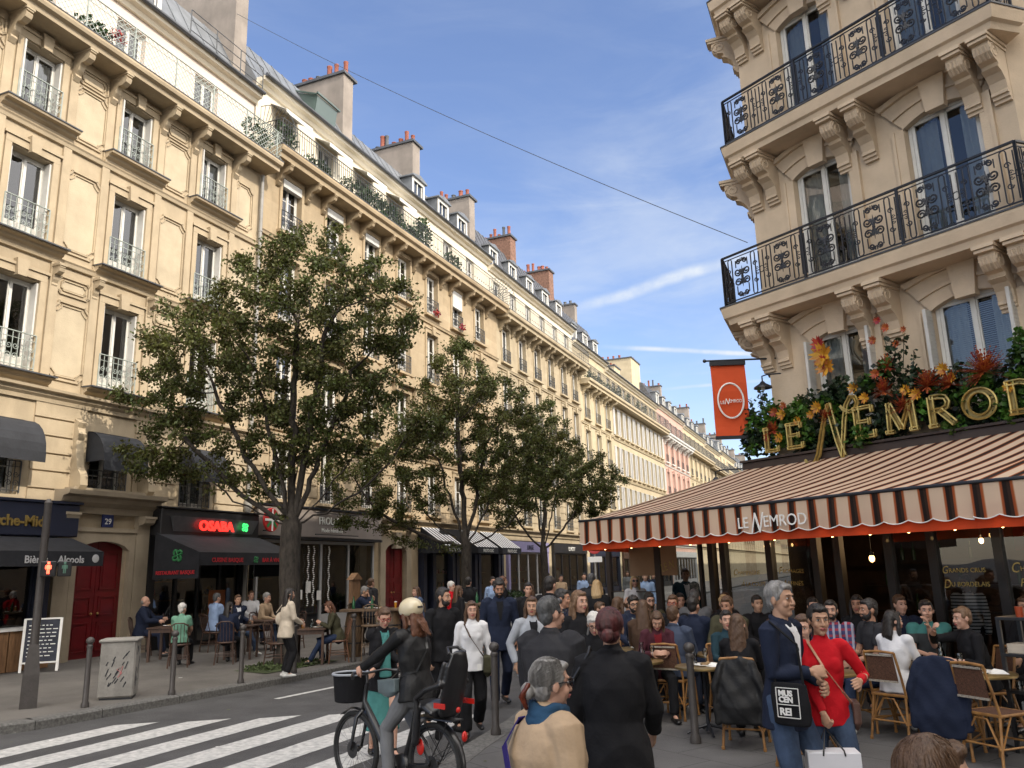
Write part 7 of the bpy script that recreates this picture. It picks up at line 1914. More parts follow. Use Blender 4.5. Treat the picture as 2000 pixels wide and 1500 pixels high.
def strap_bag(J, m, sh='L', drop=(.0, .12, -.02), size=(.12, .05, .09), label='shoulder_bag', strap_m=None, hip=1):
 """cross-body strap from one shoulder to the opposite hip, with the bag hanging there"""
 s = J['s']; rt, fw, t = J['rt'], J['fw'], J['t']; a = J['neck'] + (rt * (-.10 if sh == 'L' else .10)) * s - t * .035 * s
 e_ = J['P'] + rt * (.20 if sh == 'L' else -.20) * s * hip + fw * drop[1] * s + t * drop[2] * s
 f = [a + fw * .06 * s, J['chest'] + fw * .165 * s + rt * (-.03 if sh == 'L' else .03) * s, J['waist'] + fw * .15 * s + rt * (.10 if sh == 'L' else -.10) * s, e_ + t * .06 * s]
 bk = [a - fw * .05 * s, J['chest'] - fw * .150 * s + rt * (-.03 if sh == 'L' else .03) * s, J['waist'] - fw * .13 * s + rt * (.10 if sh == 'L' else -.10) * s, e_ + t * .06 * s]
 b = MB()
 pts = f[::-1] + [a + t * .03 * s] + bk
 for p, q in zip(pts[:-1], pts[1:]): b.bar(p, q, .022 * s, .005)
 b.build('bag_strap', strap_m or m, J['root'])
 b = MB(); c = e_; X_ = fw; b.ell(c, (size[1], size[0], size[2]), 14, 10, np.stack([rt, fw, t], 1)); b.obox(c + t * size[2] * .2, X_ * size[0] * .95, rt * size[1] * .9, t * size[2] * .7); rm_build(b, label, m, J['root'], .010, 2, .002, 14)
 return c
# ---------------------------------------------------------------- chairs, tables
M_rat = mat('rattan_cane', (.34, .17, .05), .45, .35, 14, col2=(.16, .07, .02), stretch=(1, 1, .5))
M_weave = mat('woven_back_brown', (.13, .055, .028), .7, .3, 60, bump=.6, bscale=160)
M_weavew = mat('woven_white', (.45, .40, .33), .7, .3, 60, bump=.5, bscale=160)
def rattan_chair(label, x, y, z, rot):
 t = thing('rattan_chair', label, 'chair', (x, y, z), rot, 'rattan bistro chairs on the cafe terrace')
 def leg(p, q, nm='leg'):
  b = MB(); b.tube([p, q], .014, 8); b.lathe([(.018, 0), (.018, .03)], (q[0], q[1], q[2]), 8); b.build(nm, M_rat, t, smooth=50)
 # faces +y ; seat z .46
 leg((-.19, .19, .46), (-.21, .22, 0)); leg((.19, .19, .46), (.21, .22, 0)); leg((-.18, -.18, .46), (-.21, -.27, 0)); leg((.18, -.18, .46), (.21, -.27, 0))
 b = MB()
 for s in (-1, 1):
  b.tube([(s * .19, -.18, .44), (s * .185, -.23, .65), (s * .17, -.29, .90)], .014, 8)
  b.tube([(s * .205, .205, .18), (s * .205, -.23, .18)], .010, 6); b.tube([(s * .2, .2, .15), (s * .19, .06, .44)], .009, 6); b.tube([(s * .2, -.24, .15), (s * .19, -.06, .44)], .009, 6)
 b.tube([(-.17, -.29, .90), (0, -.305, .915), (.17, -.29, .90)], .015, 8)
 b.tube([(-.2, .2, .2), (.2, .2, .2)], .010, 6); b.tube([(-.2, -.24, .2), (.2, -.24, .2)], .010, 6)
 b.tube([(-.2, -.25, .17), (-.06, -.205, .42), (.06, -.205, .42), (.2, -.25, .17)], .010, 6)
 b.tube([(-.2, .2, .17), (-.06, .19, .42), (.06, .19, .42), (.2, .2, .17)], .010, 6)
 b.tube([(-.19, .2, .455), (.19, .2, .455), (.19, -.19, .455), (-.19, -.19, .455), (-.19, .2, .455)], .015, 8)
 b.build('frame', M_rat, t, smooth=50)
 b = MB(); b.bbox(-.18, .18, -.18, .19, .45, .468, .006); b.build('seat', M_weave, t)
 b = MB()
 A = [(-.165, -.255, .60), (.165, -.255, .60), (.152, -.292, .885), (-.152, -.292, .885)]
 b.add([(x_, y_ + .004, z_) for x_, y_, z_ in A] + [(x_, y_ - .004, z_) for x_, y_, z_ in A], [(0, 1, 2, 3), (7, 6, 5, 4), (0, 4, 5, 1), (2, 6, 7, 3), (1, 5, 6, 2), (3, 7, 4, 0)]); b.build('backrest', M_weave, t)
 b = MB(); b.bar((-.165, -.262, .605), (.165, -.262, .605), .02); b.bar((-.15, -.298, .875), (.15, -.298, .875), .02); b.build('backrest_trim', M_weavew, t)
 return t
def wood_chair(label, x, y, z, rot, m=None, h=.46, nm='wooden_chair', grp='wooden chairs outside the black restaurant'):
 m = m or M_woodd
 t = thing(nm, label, 'chair', (x, y, z), rot, grp)
 for sx, sy in ((-1, 1), (1, 1), (-1, -1), (1, -1)):
  b = MB(); b.tube([(sx * .17, sy * .17, h - .02), (sx * .2, sy * .22, 0)], .015, 8); b.build('leg', m, t, smooth=50)
 b = MB(); b.lathe([(.02, h - .015), (.21, h - .02), (.225, h), (.21, h + .02), (.02, h + .015)], (0, 0, 0), 20); b.build('seat', m, t, smooth=40)
 b = MB();
 for s in (-1, 1): b.tube([(s * .17, -.17, h), (s * .18, -.24, h + .25), (s * .17, -.27, h + .42)], .013, 6)
 b.tube([(-.17, -.27, h + .40), (-.08, -.29, h + .45), (.08, -.29, h + .45), (.17, -.27, h + .40)], .016, 6)
 for k in range(4): b.tube([(-.1 + k * .066, -.18, h), (-.1 + k * .066, -.275, h + .42)], .007, 5)
 b.build('backrest', m, t, smooth=50)
 b = MB();
 for z_ in ((.18, .24) if h < .6 else (.3, .34)): b.tube([(-.19, .2, z_), (.19, .2, z_)], .009, 5); b.tube([(-.19, -.2, z_), (.19, -.2, z_)], .009, 5); b.tube([(-.19, .2, z_), (-.19, -.2, z_)], .009, 5); b.tube([(.19, .2, z_), (.19, -.2, z_)], .009, 5)
 b.build('stretcher', m, t)
 return t
M_ttop = mat('table_top_brown', (.11, .05, .03), .35, .25, 5, coat=.3)
M_brassr = mat('brass_rim', (.40, .28, .12), .35, .1, 8, metal=.8)
def bistro_table(label, x, y, z, r=.32, cat='table', group='round bistro tables on the cafe terrace'):
 t = thing('bistro_table', label, cat, (x, y, z), 0, group)
 b = MB(); b.lathe([(.01, .715), (r, .715), (r, .735), (.01, .735)], (0, 0, 0), 28); b.build('tabletop', M_ttop, t)
 b = MB(); b.lathe([(r + .002, .708), (r + .012, .715), (r + .012, .735), (r + .002, .742)], (0, 0, 0), 28); b.build('rim', M_brassr, t, smooth=40)
 b = MB(); b.lathe([(.026, .03), (.022, .1), (.022, .68), (.05, .714)], (0, 0, 0), 12); b.build('pedestal', M_iron, t, smooth=40)
 b = MB()
 for k in range(4): a = k * PI / 2 + .4; b.tube([(0, 0, .10), (math.cos(a) * .12, math.sin(a) * .12, .07), (math.cos(a) * .25, math.sin(a) * .25, .015)], [.02, .018, .014], 6)
 b.build('base', M_iron, t)
 return t
def wood_table(label, x, y, z, rot, w=.7, d=.7, h=.75, m=None, nm='wooden_table', grp='wooden tables outside the restaurants'):
 m = m or M_woodd; t = thing(nm, label, 'table', (x, y, z), rot, grp)
 b = MB(); b.bbox(-w / 2, w / 2, -d / 2, d / 2, h - .035, h, .006); b.build('tabletop', m, t)
 for sx in (-1, 1):
  for sy in (-1, 1):
   b = MB(); b.box(sx * (w / 2 - .06) - .025, sx * (w / 2 - .06) + .025, sy * (d / 2 - .06) - .025, sy * (d / 2 - .06) + .025, 0, h - .036); b.build('leg', m, t)
 b = MB(); b.box(-w / 2 + .05, w / 2 - .05, -d / 2 + .05, -d / 2 + .07, h - .12, h - .037); b.box(-w / 2 + .05, w / 2 - .05, d / 2 - .07, d / 2 - .05, h - .12, h - .037); b.build('apron', m, t)
 return t
M_clear = glass_mat('drinking_glass', (.85, .88, .88), 1.0, .02); M_beer = mat('beer', (.45, .20, .02), .2, .1); M_bot = mat('green_bottle', (.02, .10, .04), .12, .1); M_food = mat('plate_food', (.35, .22, .10), .7, .4, 40)
def tumbler(x, y, z, label, grp, kind='glass'):
 if kind == 'bottle':
  o = MB(); o.lathe([(.034, 0), (.036, .02), (.036, .17), (.014, .23), (.013, .29)], (0, 0, 0), 12); q = o.build('bottle', M_bot, None, smooth=40); tag(q, label, 'bottle', grp); q.location = (x, y, z)
 elif kind == 'carafe':
  o = MB(); o.lathe([(.035, 0), (.04, .02), (.038, .12), (.018, .18), (.028, .23)], (0, 0, 0), 14); q = o.build('carafe', M_clear, None, smooth=40); tag(q, label, 'carafe', grp); q.location = (x, y, z)
 elif kind == 'beer':
  q = thing('beer_glass', label, 'glass', (x, y, z), 0, grp); o = MB(); o.lathe([(.028, 0), (.036, .13)], (0, 0, 0), 12); o.build('beer', M_beer, q, smooth=40); o = MB(); o.lathe([(.036, .131), (.037, .15)], (0, 0, 0), 12); o.build('foam', M_white, q)
 elif kind == 'plate':
  q = thing('plate', label, 'plate', (x, y, z), 0, grp); o = MB(); o.lathe([(.02, .0), (.09, .004), (.13, .018), (.125, .022), (.08, .009), (.01, .007)], (0, 0, 0), 20); o.build('dish', M_white, q, smooth=40); o = MB(); o.ell((0, 0, .02), (.06, .05, .02), 10, 6); o.ell((.03, .02, .03), (.03, .03, .02), 8, 6); o.build('food', M_food, q, smooth=40)
 elif kind == 'napkin':
  o = MB(); o.add([(-.1, -.06, 0), (.1, -.07, 0), (.09, .07, .002), (-.09, .06, .002), (-.03, 0, .05), (.05, .01, .035)], [(0, 1, 5, 4), (1, 2, 5), (2, 3, 4, 5), (3, 0, 4)]); q = o.build('napkin', M_white, None); tag(q, label, 'napkin', grp); q.location = (x, y, z)
 elif kind == 'wine':
  q = thing('wine_glass', label, 'glass', (x, y, z), 0, grp); o = MB(); o.lathe([(.032, 0), (.004, .006), (.004, .08), (.03, .11), (.034, .14), (.027, .18)], (0, 0, 0), 14); o.build('bowl', M_clear, q, smooth=50)
 else:
  o = MB(); o.lathe([(.028, 0), (.034, .1), (.031, .1), (.026, .008)], (0, 0, 0), 12); q = o.build('drinking_glass', M_clear, None, smooth=40); tag(q, label, 'glass', grp); q.location = (x, y, z)
def on_table(x, y, z, items, where, grp):
 for (dx, dy, k, l_) in items: tumbler(x + dx, y + dy, z, l_ + ' ' + where, grp, k)
def camang(x, y, o): return math.atan2(-y, -x) + R(o) - PI / 2
# ---- left restaurant terrace
GL = .24
seats = [('dark wooden chair under the man in navy by the red door', -16.0, 15.0, 78), ('dark wooden slatted chair under the woman in mint green', -13.75, 13.95, 175), ('dark wooden chair under the dark haired woman in navy', -13.2, 14.75, 172), ('dark wooden chair under the man in the white tee', -14.3, 16.3, 10),
         ('dark wooden chair under the man in light blue', -15.3, 16.6, 120), ('dark wooden chair under the grey haired man in a beige vest', -14.6, 17.6, 60), ('dark wooden chair under the person in a rust top', -13.9, 18.0, -60)]
for l_, x, y, o in seats: wood_chair(l_, x, y, left_z(x), camang(x, y, o))
M_wchair = mat('bentwood_brown', (.16, .07, .035), .45, .25, 6)
wood_chair('light brown bentwood chair under the woman in olive jacket', -10.95, 15.75, .15, camang(-10.95, 15.75, -80), M_wchair)
wood_chair('empty dark chair left of the olive jacketed woman\'s table', -11.9, 14.9, .16, camang(-11.9, 14.9, 60), M_woodd)
wood_table('small brown table between the navy man and the mint green woman', -14.85, 14.7, left_z(-14.85), R(20)); wood_table('small brown table in front of the dark haired woman in navy', -13.6, 15.7, left_z(-13.6), R(25)); wood_table('small brown table beside the grey haired man in a beige vest', -14.3, 17.3, left_z(-14.3), R(25)); wood_table('low table with beers and glasses by the tree', -11.45, 15.45, .15, R(25), .75, .7)
on_table(-11.45, 15.45, .9, [(-.15, -.1, 'beer', 'glass of beer'), (.12, .12, 'plate', 'white plate of food'), (.1, -.15, 'glass', 'empty glass'), (-.1, .18, 'wine', 'wine glass')], 'on the low table by the tree', 'things on the low table by the tree')
on_table(-13.6, 15.7, left_z(-13.6) + .75, [(-.15, 0, 'plate', 'plate'), (.15, .1, 'glass', 'glass'), (0, -.2, 'glass', 'second glass')], 'on the table before the woman in navy', 'things on the restaurant tables')
on_table(-14.85, 14.7, left_z(-14.85) + .75, [(.1, 0, 'glass', 'glass'), (-.1, .1, 'plate', 'plate')], 'on the table beside the man in navy', 'things on the restaurant tables')
GT = 'seated guests outside the black restaurant'
def P_(*a, **k): return person(*a, **k)
P_('man in dark navy seated facing right by the red door', -16.0, 15.0, left_z(-16), 78, 1.72, True, 'sit', hair=('bald', 'grey'), top=('jacket', 'navy'), bottom=('trousers', 'navy'), det=2, bulk=1.15, hl=(-.1, .45, .85), hr=(.15, .40, .8), group=GT)
P_('woman with short blond-grey hair in a mint green top, back to the street', -13.75, 13.95, left_z(-13.75), 165, 1.62, False, 'sit', hair=('curly', 'white'), top=('tee', 'mint'), bottom=('trousers', 'black'), det=2, bulk=1.1, hy=-.5, group=GT, sleeve=.5)
P_('woman with long black hair in dark top seated with her back to the street', -13.2, 14.75, left_z(-13.2), 160, 1.64, False, 'sit', hair=('long', 'black'), top=('jacket', 'navy'), bottom=('trousers', 'black'), det=2, lean=.15, hy=-.5, group=GT)
P_('man in light blue shirt turned away among the restaurant tables', -15.3, 16.6, left_z(-15.3), 125, 1.76, True, 'sit', hair=('short', 'dkgrey'), top=('shirt', 'lblue'), bottom=('trousers', 'charcoal'), det=2, lean=.1, group=GT)
P_('smiling man in white tee and navy cardigan with one elbow out', -14.3, 16.3, left_z(-14.3), 22, 1.74, True, 'sit', hair=('short', 'brown'), skin='warm', top=('jacket', 'navy'), bottom=('trousers', 'jeans'), shoes='white', shirt='white', det=2, hl=(.28, .30, .72), hr=(-.32, .12, .72), ekl=(1, -.3, .1), fl=(-.30, .55, .08), fr=(.1, .42, .08), group=GT)
P_('grey haired man in beige vest seated in profile', -14.6, 17.6, left_z(-14.6), 60, 1.74, True, 'sit', hair=('messy', 'grey'), top=('sweater', 'beige'), bottom=('trousers', 'jeans'), shoes='white', det=2, group=GT, lean=.18)
P_('young man in white shirt behind the grey haired man', -15.7, 18.4, left_z(-15.7), 30, 1.76, True, 'sit', hair=('short', 'brown'), top=('tee', 'white'), bottom=('trousers', 'navy'), det=2, group=GT)
P_('long haired person in rust brown top at the farthest restaurant table', -13.9, 18.0, left_z(-13.9), -60, 1.68, False, 'sit', hair=('long', 'reddish'), top=('sweater', 'brown'), bottom=('trousers', 'black'), det=2, group=GT, lean=.15)
J = P_('woman with long black hair in beige jacket standing by a bollard with a cream bag', -10.55, 13.45, .134, 112, 1.64, False, 'stand', hair=('long', 'black'), skin='fair', top=('jacket', 'cream'), bottom=('trousers', 'black', 1.15), shoes='white', det=1, hr=(.12, .28, 1.02), hl=(-.1, .28, 1.08), hair_len=.26)
b = MB(); c = J['P'] - J['rt'] * .2 - J['fw'] * .05 + J['t'] * .18; b.ell(c, (.07, .12, .13), 14, 10); rm_build(b, 'shoulder_bag', CL['cream'], J['root'], .012, 2, .004, 12)
b = MB(); b.tube([c + (0, 0, .12), J['SL'] + (0, 0, .08), c + (0, -.1, .12)], .008, 5); b.build('bag_strap', CL['cream'], J['root'])
P_('woman with brown hair in olive jacket and jeans seated facing left at the low table', -10.95, 15.75, .15, -82, 1.66, False, 'sit', hair=('long', 'reddish'), top=('jacket', 'olive'), bottom=('trousers', 'jeansd'), det=1, lean=.28, hp=.35, hl=(-.05, .4, .88), hr=(.1, .36, .86), fl=(-.1, .62, .08), fr=(.12, .3, .08))
# high tables of the next bar
M_barrel = mat('high_table_wood', (.14, .085, .045), .6, .3, 4, stretch=(5, 5, .6))
for l_, x, y, w_ in (('long high wooden bar table with bottles, nearest the tree', -10.9, 17.1, 1.5), ('high dark table behind the bearded man', -9.3, 19.6, 1.3)):
 t = thing('high_table', l_, 'table', (x, y, .15), R(24), 'high bar tables on the left pavement')
 b = MB(); b.bbox(-w_ / 2, w_ / 2, -.3, .3, 1.02, 1.08, .008); b.build('tabletop', M_barrel, t)
 for s in (-1, 1):
  b = MB(); b.lathe([(.17, 0), (.21, .25), (.225, .5), (.21, .75), (.17, 1.0)], (s * (w_ / 2 - .3), 0, 0), 16)
  o = b.build('barrel_leg', M_barrel, t, smooth=60)
  for z_ in (.3, .68): b = MB(); b.lathe([(.222, z_), (.224, z_ + .03)], (s * (w_ / 2 - .3), 0, 0), 16); b.build('barrel_hoop', M_iron, o)
on_table(-10.9, 17.1, 1.23, [(-.45, -.15, 'bottle', 'green bottle at the left end'), (.1, -.2, 'bottle', 'green bottle in the middle'), (.25, -.1, 'plate', 'plate of snacks'), (-.1, 0, 'plate', 'second plate of snacks'), (.5, .2, 'beer', 'dark red drink')], 'of the long high bar table', 'things on the high bar tables')
on_table(-9.3, 19.6, 1.23, [(-.3, 0, 'plate', 'plate'), (0, -.1, 'bottle', 'tall bottle'), (.35, 0, 'glass', 'glass'), (.2, .1, 'carafe', 'carafe')], 'on the high table behind the bearded man', 'things on the high bar tables')
for l_, x, y, o in (('tall light wood stool left of the barrel table', -10.45, 16.3, 0), ('tall light wood stool with curved back right of the barrel table', -9.75, 17.2, 0), ('tall light wood stool under the man in dark blazer', -11.5, 17.5, 60)):
 wood_chair(l_, x, y, .15, camang(x, y, o), M_barrel, .74, 'bar_stool', 'tall bar stools at the high tables')
P_('grey haired man in dark blazer leaning over the high table in profile', -11.55, 17.3, .15, 82, 1.74, True, 'sit', hair=('short', 'grey'), skin='warm', top=('suit', 'navy'), shirt='lblue', bottom=('trousers', 'charcoal'), det=2, seat=.76, pz=.80, lean=.35, hp=.15, hl=(-.1, .42, 1.22), hr=(.1, .35, 1.30), fl=(-.1, .35, .35), fr=(.1, .35, .35))
P_('brown haired woman in denim jacket facing left at the high table', -10.15, 18.0, .15, -55, 1.66, False, 'sit', hair=('long', 'brown'), top=('jacket', 'denim'), shirt='white', bottom=('trousers', 'jeansd'), det=2, seat=.76, pz=.80, lean=.15, hl=(-.1, .42, 1.14), hr=(.1, .35, 1.14), fl=(-.1, .35, .35), fr=(.1, .35, .35))
P_('white haired person in red jacket at the bar tables', -9.3, 18.0, .15, 60, 1.62, False, 'stand', hair=('curly', 'white'), top=('jacket', 'red'), bottom=('trousers', 'black'), det=2)
P_('person in black with dark hat beside the red jacketed one', -9.6, 19.6, .15, 160, 1.70, True, 'stand', hair=('messy', 'black'), top=('jacket', 'black'), bottom=('trousers', 'black'), det=2)
P_('man with ginger hair behind the bearded man', -8.2, 18.6, .15, 100, 1.72, True, 'stand', hair=('short', 'reddish'), top=('jacket', 'black'), bottom=('trousers', 'black'), det=2)
P_('person in pale blue shirt beyond the high table', -9.4, 20.7, .15, 20, 1.70, False, 'stand', hair=('short', 'black'), top=('shirt', 'lblue'), bottom=('trousers', 'black'), det=2)
# ---- crossing and kerb
J = P_('woman in glasses with black blazer and long teal dress behind the cyclist', -5.28, 8.5, 0, 12, 1.62, False, 'walk', hair=('bun', 'brown'), skin='fair', top=('jacket', 'black'), bottom=('dress', 'teal', .30), det=1, shirt='teal', glasses='red', hp=.35, hr=(-.28, .20, .98), hl=(.2, .25, .95), fl=(-.1, .2, .08), fr=(.1, -.15, .1))
e = MB(); cap_tube(e, [J['chest'] + J['fw'] * .13 + J['t'] * .12, J['chest'] + J['fw'] * .155, J['waist'] + J['fw'] * .145, J['P'] + J['fw'] * .165], [(.02, .01), (.05, .012), (.06, .012), (.07, .02)], 10, flat=J['rt']); e.build('dress_front', CL['teal'], J['root'], smooth=80)
P_('bearded man in black turtleneck looking right, behind the bicycle', -5.33, 10.06, 0, 28, 1.79, True, 'walk', skin='warm', hair=('short', 'black'), top=('sweater', 'black'), bottom=('trousers', 'black'), det=1, beard='black', hy=.55, hl=(-.28, .1, .86), hr=(.25, .12, .88), fl=(-.1, .2, .08), fr=(.1, -.2, .1))
J = P_('young woman in white shirt and wide black trousers walking towards the camera', -4.72, 9.72, .02, 4, 1.60, False, 'walk', skin='fair', hair=('long', 'brown'), top=('shirt', 'white'), bottom=('trousers', 'black', 1.30), shoes='boot', det=1, hl=(-.27, .02, .82), hr=(.25, .05, .80), fl=(-.10, -.28, .14), fr=(.10, .18, .08), hair_len=.22, hy=.1)
strap_bag(J, CL['olive'], 'R', (0, .05, -.05), (.13, .06, .14), 'shoulder_bag', CL['brown'], -1.0 if False else 1)
b = MB(); b.obox(J['P'] + J['rt'] * -.08 + J['fw'] * .19 + J['t'] * -.04, J['rt'] * .028, J['fw'] * .003, J['t'] * .036); b.build('name_badge', M_white, J['root'])
P_('tall dark bearded man in navy suit walking behind the woman in white', -5.35, 12.0, 0, 8, 1.86, True, 'walk', skin='tan', hair=('curly', 'black'), top=('suit', 'navy'), bottom=('trousers', 'navy', 1.08), det=1, beard='black', hp=.25, shirt='black', hl=(-.28, .0, .84), hr=(.28, .04, .84), fl=(-.1, -.25, .12), fr=(.1, .2, .08))
P_('long haired woman in pale grey checked blazer with hand on hip', -3.65, 9.13, .134, 10, 1.55, False, 'stand', skin='warm', hair=('long', 'brown'), top=('suit', 'lgrey'), bottom=('trousers', 'black'), det=1, shirt='black', hr=(.23, .06, .92), ekr=(1, -.4, -.2), hl=(-.22, .08, .90), ekl=(-1, -.4, -.2), hair_len=.3, hy=-.2)
P_('dark haired tanned man in black seen in profile facing right', -3.45, 9.55, .134, 75, 1.62, True, 'stand', skin='tan', hair=('short', 'black'), top=('jacket', 'navy'), bottom=('trousers', 'black'), det=1)
J = P_('woman with long light brown hair in black sweater holding a phone', -2.81, 8.35, .134, 18, 1.63, False, 'stand', skin='fair', hair=('long', 'lightbrown'), top=('sweater', 'black'), bottom=('skirt', 'black', .55), det=1, hl=(.05, .34, 1.10), hr=(.26, .10, .85), hair_len=.34, hy=.35)
strap_bag(J, M_shoeb, 'L', (0, .1, .0), (.10, .035, .06), 'shoulder_bag')
b = MB(); b.obox(J['WL'] + N3(J['WL'] - J['EL']) * .09 + np.array((0, 0, .02)), (.035, .01, .01), (0, .006, 0), (-.01, 0, .07)); b.build('phone', M_shoeb, J['root'])
P_('blonde woman in black coat seen from behind by the wind screen', -4.3, 13.82, .134, 172, 1.66, False, 'stand', skin='fair', hair=('bob', 'blond'), top=('coat', 'black'), bottom=('trousers', 'black'), det=2, coat_z=.6)
J = P_('man with short dark grey hair in charcoal coat seen from behind', -2.12, 5.62, .134, 152, 1.66, True, 'stand', skin='fair', hair=('short', 'dkgrey'), top=('coat', 'charcoal'), bottom=('trousers', 'charcoal'), det=0, coat_z=.50, bulk=1.16, hy=-.5, glasses='dark', hl=(-.22, .14, .86), hr=(.2, .2, .9))
J = P_('woman with dark red hair in long black blazer seen from behind', -1.40, 4.70, .134, 172, 1.62, False, 'stand', skin='warm', hair=('bun', 'auburn'), top=('coat', 'black'), bottom=('trousers', 'black', 1.1), det=0, coat_z=.52, hr=(.20, .28, .98), hl=(-.2, .12, .92), bulk=1.08)
b = MB(); c = J['P'] - J['rt'] * .27 + J['t'] * -.02 - J['fw'] * .02; cap_tube(b, [c + (0, 0, .14), c, c - (0, 0, .16)], [(.03, .12), (.055, .17), (.05, .16)], 14, flat=J['rt']); rm_build(b, 'handbag', mat('brown_black_leather', (.022, .015, .012), .4, .2, 8, bump=.3), J['root'], .009, 3, .004, 10)
b = MB(); p_ = J['SL'] + J['t'] * .055 + J['rt'] * .03; b.tube([c + (0, .09, .1), c + J['t'] * .32 + (0, .07, 0), p_ + (0, .045, 0), p_ + (0, 0, .03), p_ - (0, .05, 0), c + J['t'] * .3 - (0, .08, 0), c - (0, .09, -.1)], .010, 6); b.build('bag_strap', M_shoeb, J['root'])
b = MB(); q = c + J['t'] * .18 - np.array((0, .09, 0)); scroll(b, q, .018, (0, 1, 0), (0, 0, 1), 1, .004); scroll(b, q + (0, 0, .035), .014, (0, 1, 0), (0, 0, 1), 1, .004); b.build('bag_ring', M_sil, J['root'])
J = P_('grey haired woman in tan jacket with blue scarf and violet strap, nearest the camera', -1.44, 3.68, 0.0, 118, 1.58, False, 'stand', skin='fair', hair=('bun', 'grey'), top=('jacket', 'beige'), bottom=('trousers', 'jeansd'), det=0, bulk=1.34, hy=-.12, hp=.02, glasses='sun', scarf='scarf', lean=.08, hl=(-.30, .10, .9), hr=(.30, .10, .9))
b = MB(); s = J['s']; nk = J['neck']; rt, fw, t_v = J['rt'], J['fw'], J['t']
P1_ = [nk - rt * .11 + fw * .03 - t_v * .02, nk - rt * .10 - fw * .11 - t_v * .04, J['chest'] - fw * .212 - rt * .02 + t_v * .05, J['chest'] - fw * .218 + rt * .05 - t_v * .05, J['waist'] - fw * .212 + rt * .14 + t_v * .04, J['P'] - fw * .18 + rt * .25]
for p, q in zip(P1_[:-1], P1_[1:]): b.bar(p, q, .042, .006, up=-fw)
b.build('bag_strap', CL['strap'], J['root'])
b = MB(); HMx = J['HM']; hcx = J['hc'];
cap_tube(b, [hcx + HMx @ np.array((.02, -.125, .0)), hcx + HMx @ np.array((.01, -.150, -.05)), hcx + HMx @ np.array((0, -.125, -.10))], [.012, .018, .010], 8); b.build('hair_clip', mat('tortoise_clip', (.16, .03, .012), .25, .4, 30), J['root'], smooth=60)
J = P_('grey haired man in navy blazer and jeans carrying a black tote with white print', -.62, 6.24, .134, 64, 1.72, True, 'walk', skin='warm', hair=('short', 'grey'), top=('suit', 'navy'), bottom=('trousers', 'jeans', 1.08), shirt='white', det=0, shoes='black', hr=(.03, .22, 1.13), hl=(-.10, .22, 1.05), hy=-.12, fl=(-.1, .12, .08), fr=(.11, -.12, .09), curl=(1.2, 1.2), bulk=.90)
b = MB(); c = J['P'] + J['rt'] * .20 + J['fw'] * .14 + J['t'] * .02; cap_tube(b, [c + (0, 0, .13), c, c - (0, 0, .13)], [(.02, .13), (.045, .14), (.035, .13)], 14, flat=J['rt'], ce=(.3, .3)); tb = rm_build(b, 'tote_bag', CL['black'], J['root'], .009, 3, .006, 9)
b = MB(); b.tube([c + (0, .1, .12), c + (0, .08, .38), J['SR'] + (.02, .02, .06), c + (0, -.08, .38), c + (0, -.1, .12)], .010, 6); b.build('bag_strap', CL['black'], J['root'])
ra = math.atan2(J['rt'][1], J['rt'][0])
for s_, dz, sz in (('MUS', .055, .05), ('CEN', .015, .05), ('REI', -.065, .062)): text('bag_lettering', s_, sz, J['root'], (c[0] + .058, c[1] - .055, c[2] + dz), (PI / 2, 0, PI / 2), M_white, .003, bold=.002)
b = MB()
for (a_, b_2) in (((-.07, .105), (.085, .105)), ((-.07, -.08), (.085, -.08)), ((-.07, .0), (.085, .0)), ((-.07, -.08), (-.07, .105)), ((.085, -.08), (.085, .105))): b.bar((c[0] + .058, c[1] + a_[0], c[2] + a_[1]), (c[0] + .058, c[1] + b_2[0], c[2] + b_2[1]), .007, .004)
b.build('bag_print_frame', M_white, J['root'])
J = P_('dark haired woman in red sweater and jeans holding a white paper bag', -.36, 6.52, .134, 10, 1.55, False, 'walk', skin='warm', hair=('pony', 'black'), top=('sweater', 'red'), bottom=('trousers', 'jeans'), det=0, hr=(.06, .30, .84), hl=(-.22, .20, 1.16), hy=.12, hp=.05, fl=(-.14, .24, .08), fr=(.10, -.16, .10), curl=(.35, 1.3), lean=.02, bulk=.93)
strap_bag(J, mat('tan_brown_bag', (.12, .06, .045), .5, .15, 8), 'R', (0, .02, -.04), (.075, .03, .11), 'shoulder_bag', mat('tan_strap', (.42, .22, .14), .5, .05), 1)
hb_ = J['WR'] + np.array((0, .0, -.09)); b = MB()
W2, D2, H2 = .17, .085, .25
c = hb_ + np.array((-.02, .04, -.16 - H2)); b.bbox(c[0] - W2, c[0] + W2, c[1] - D2, c[1] + D2, c[2], c[2] + H2 * 1.1, .004); o = b.build('paper_bag', mat('white_paper_bag', (.62, .62, .66), .6, .03, 2), J['root'])
b = MB()
for yy in (-D2 - .003, D2 + .003): b.tube([(c[0] - .07, c[1] + yy, c[2] + H2 * 1.02), (c[0] - .065, c[1] + yy, c[2] + H2 * 1.15), (hb_[0], hb_[1], hb_[2] + .0), (c[0] + .065, c[1] + yy, c[2] + H2 * 1.15), (c[0] + .07, c[1] + yy, c[2] + H2 * 1.02)], .006, 5)
b.build('bag_handle', M_shoeb, o)
b = MB()
for a_ in (PI / 2, PI * 7 / 6, PI * 11 / 6): b.ell((c[0] + .016 * math.cos(a_), c[1] + D2 + .002, c[2] + .14 + .016 * math.sin(a_)), (.009, .002, .009), 8, 6)
b.build('bag_emblem', M_shoeb, o)
P_('brown haired person whose crown alone shows at the bottom right corner', .09, 2.42, 0, 165, 1.54, False, 'stand', hair=('pony', 'brown'), top=('jacket', 'olive'), bottom=('trousers', 'black'), det=0, hy=-.9)
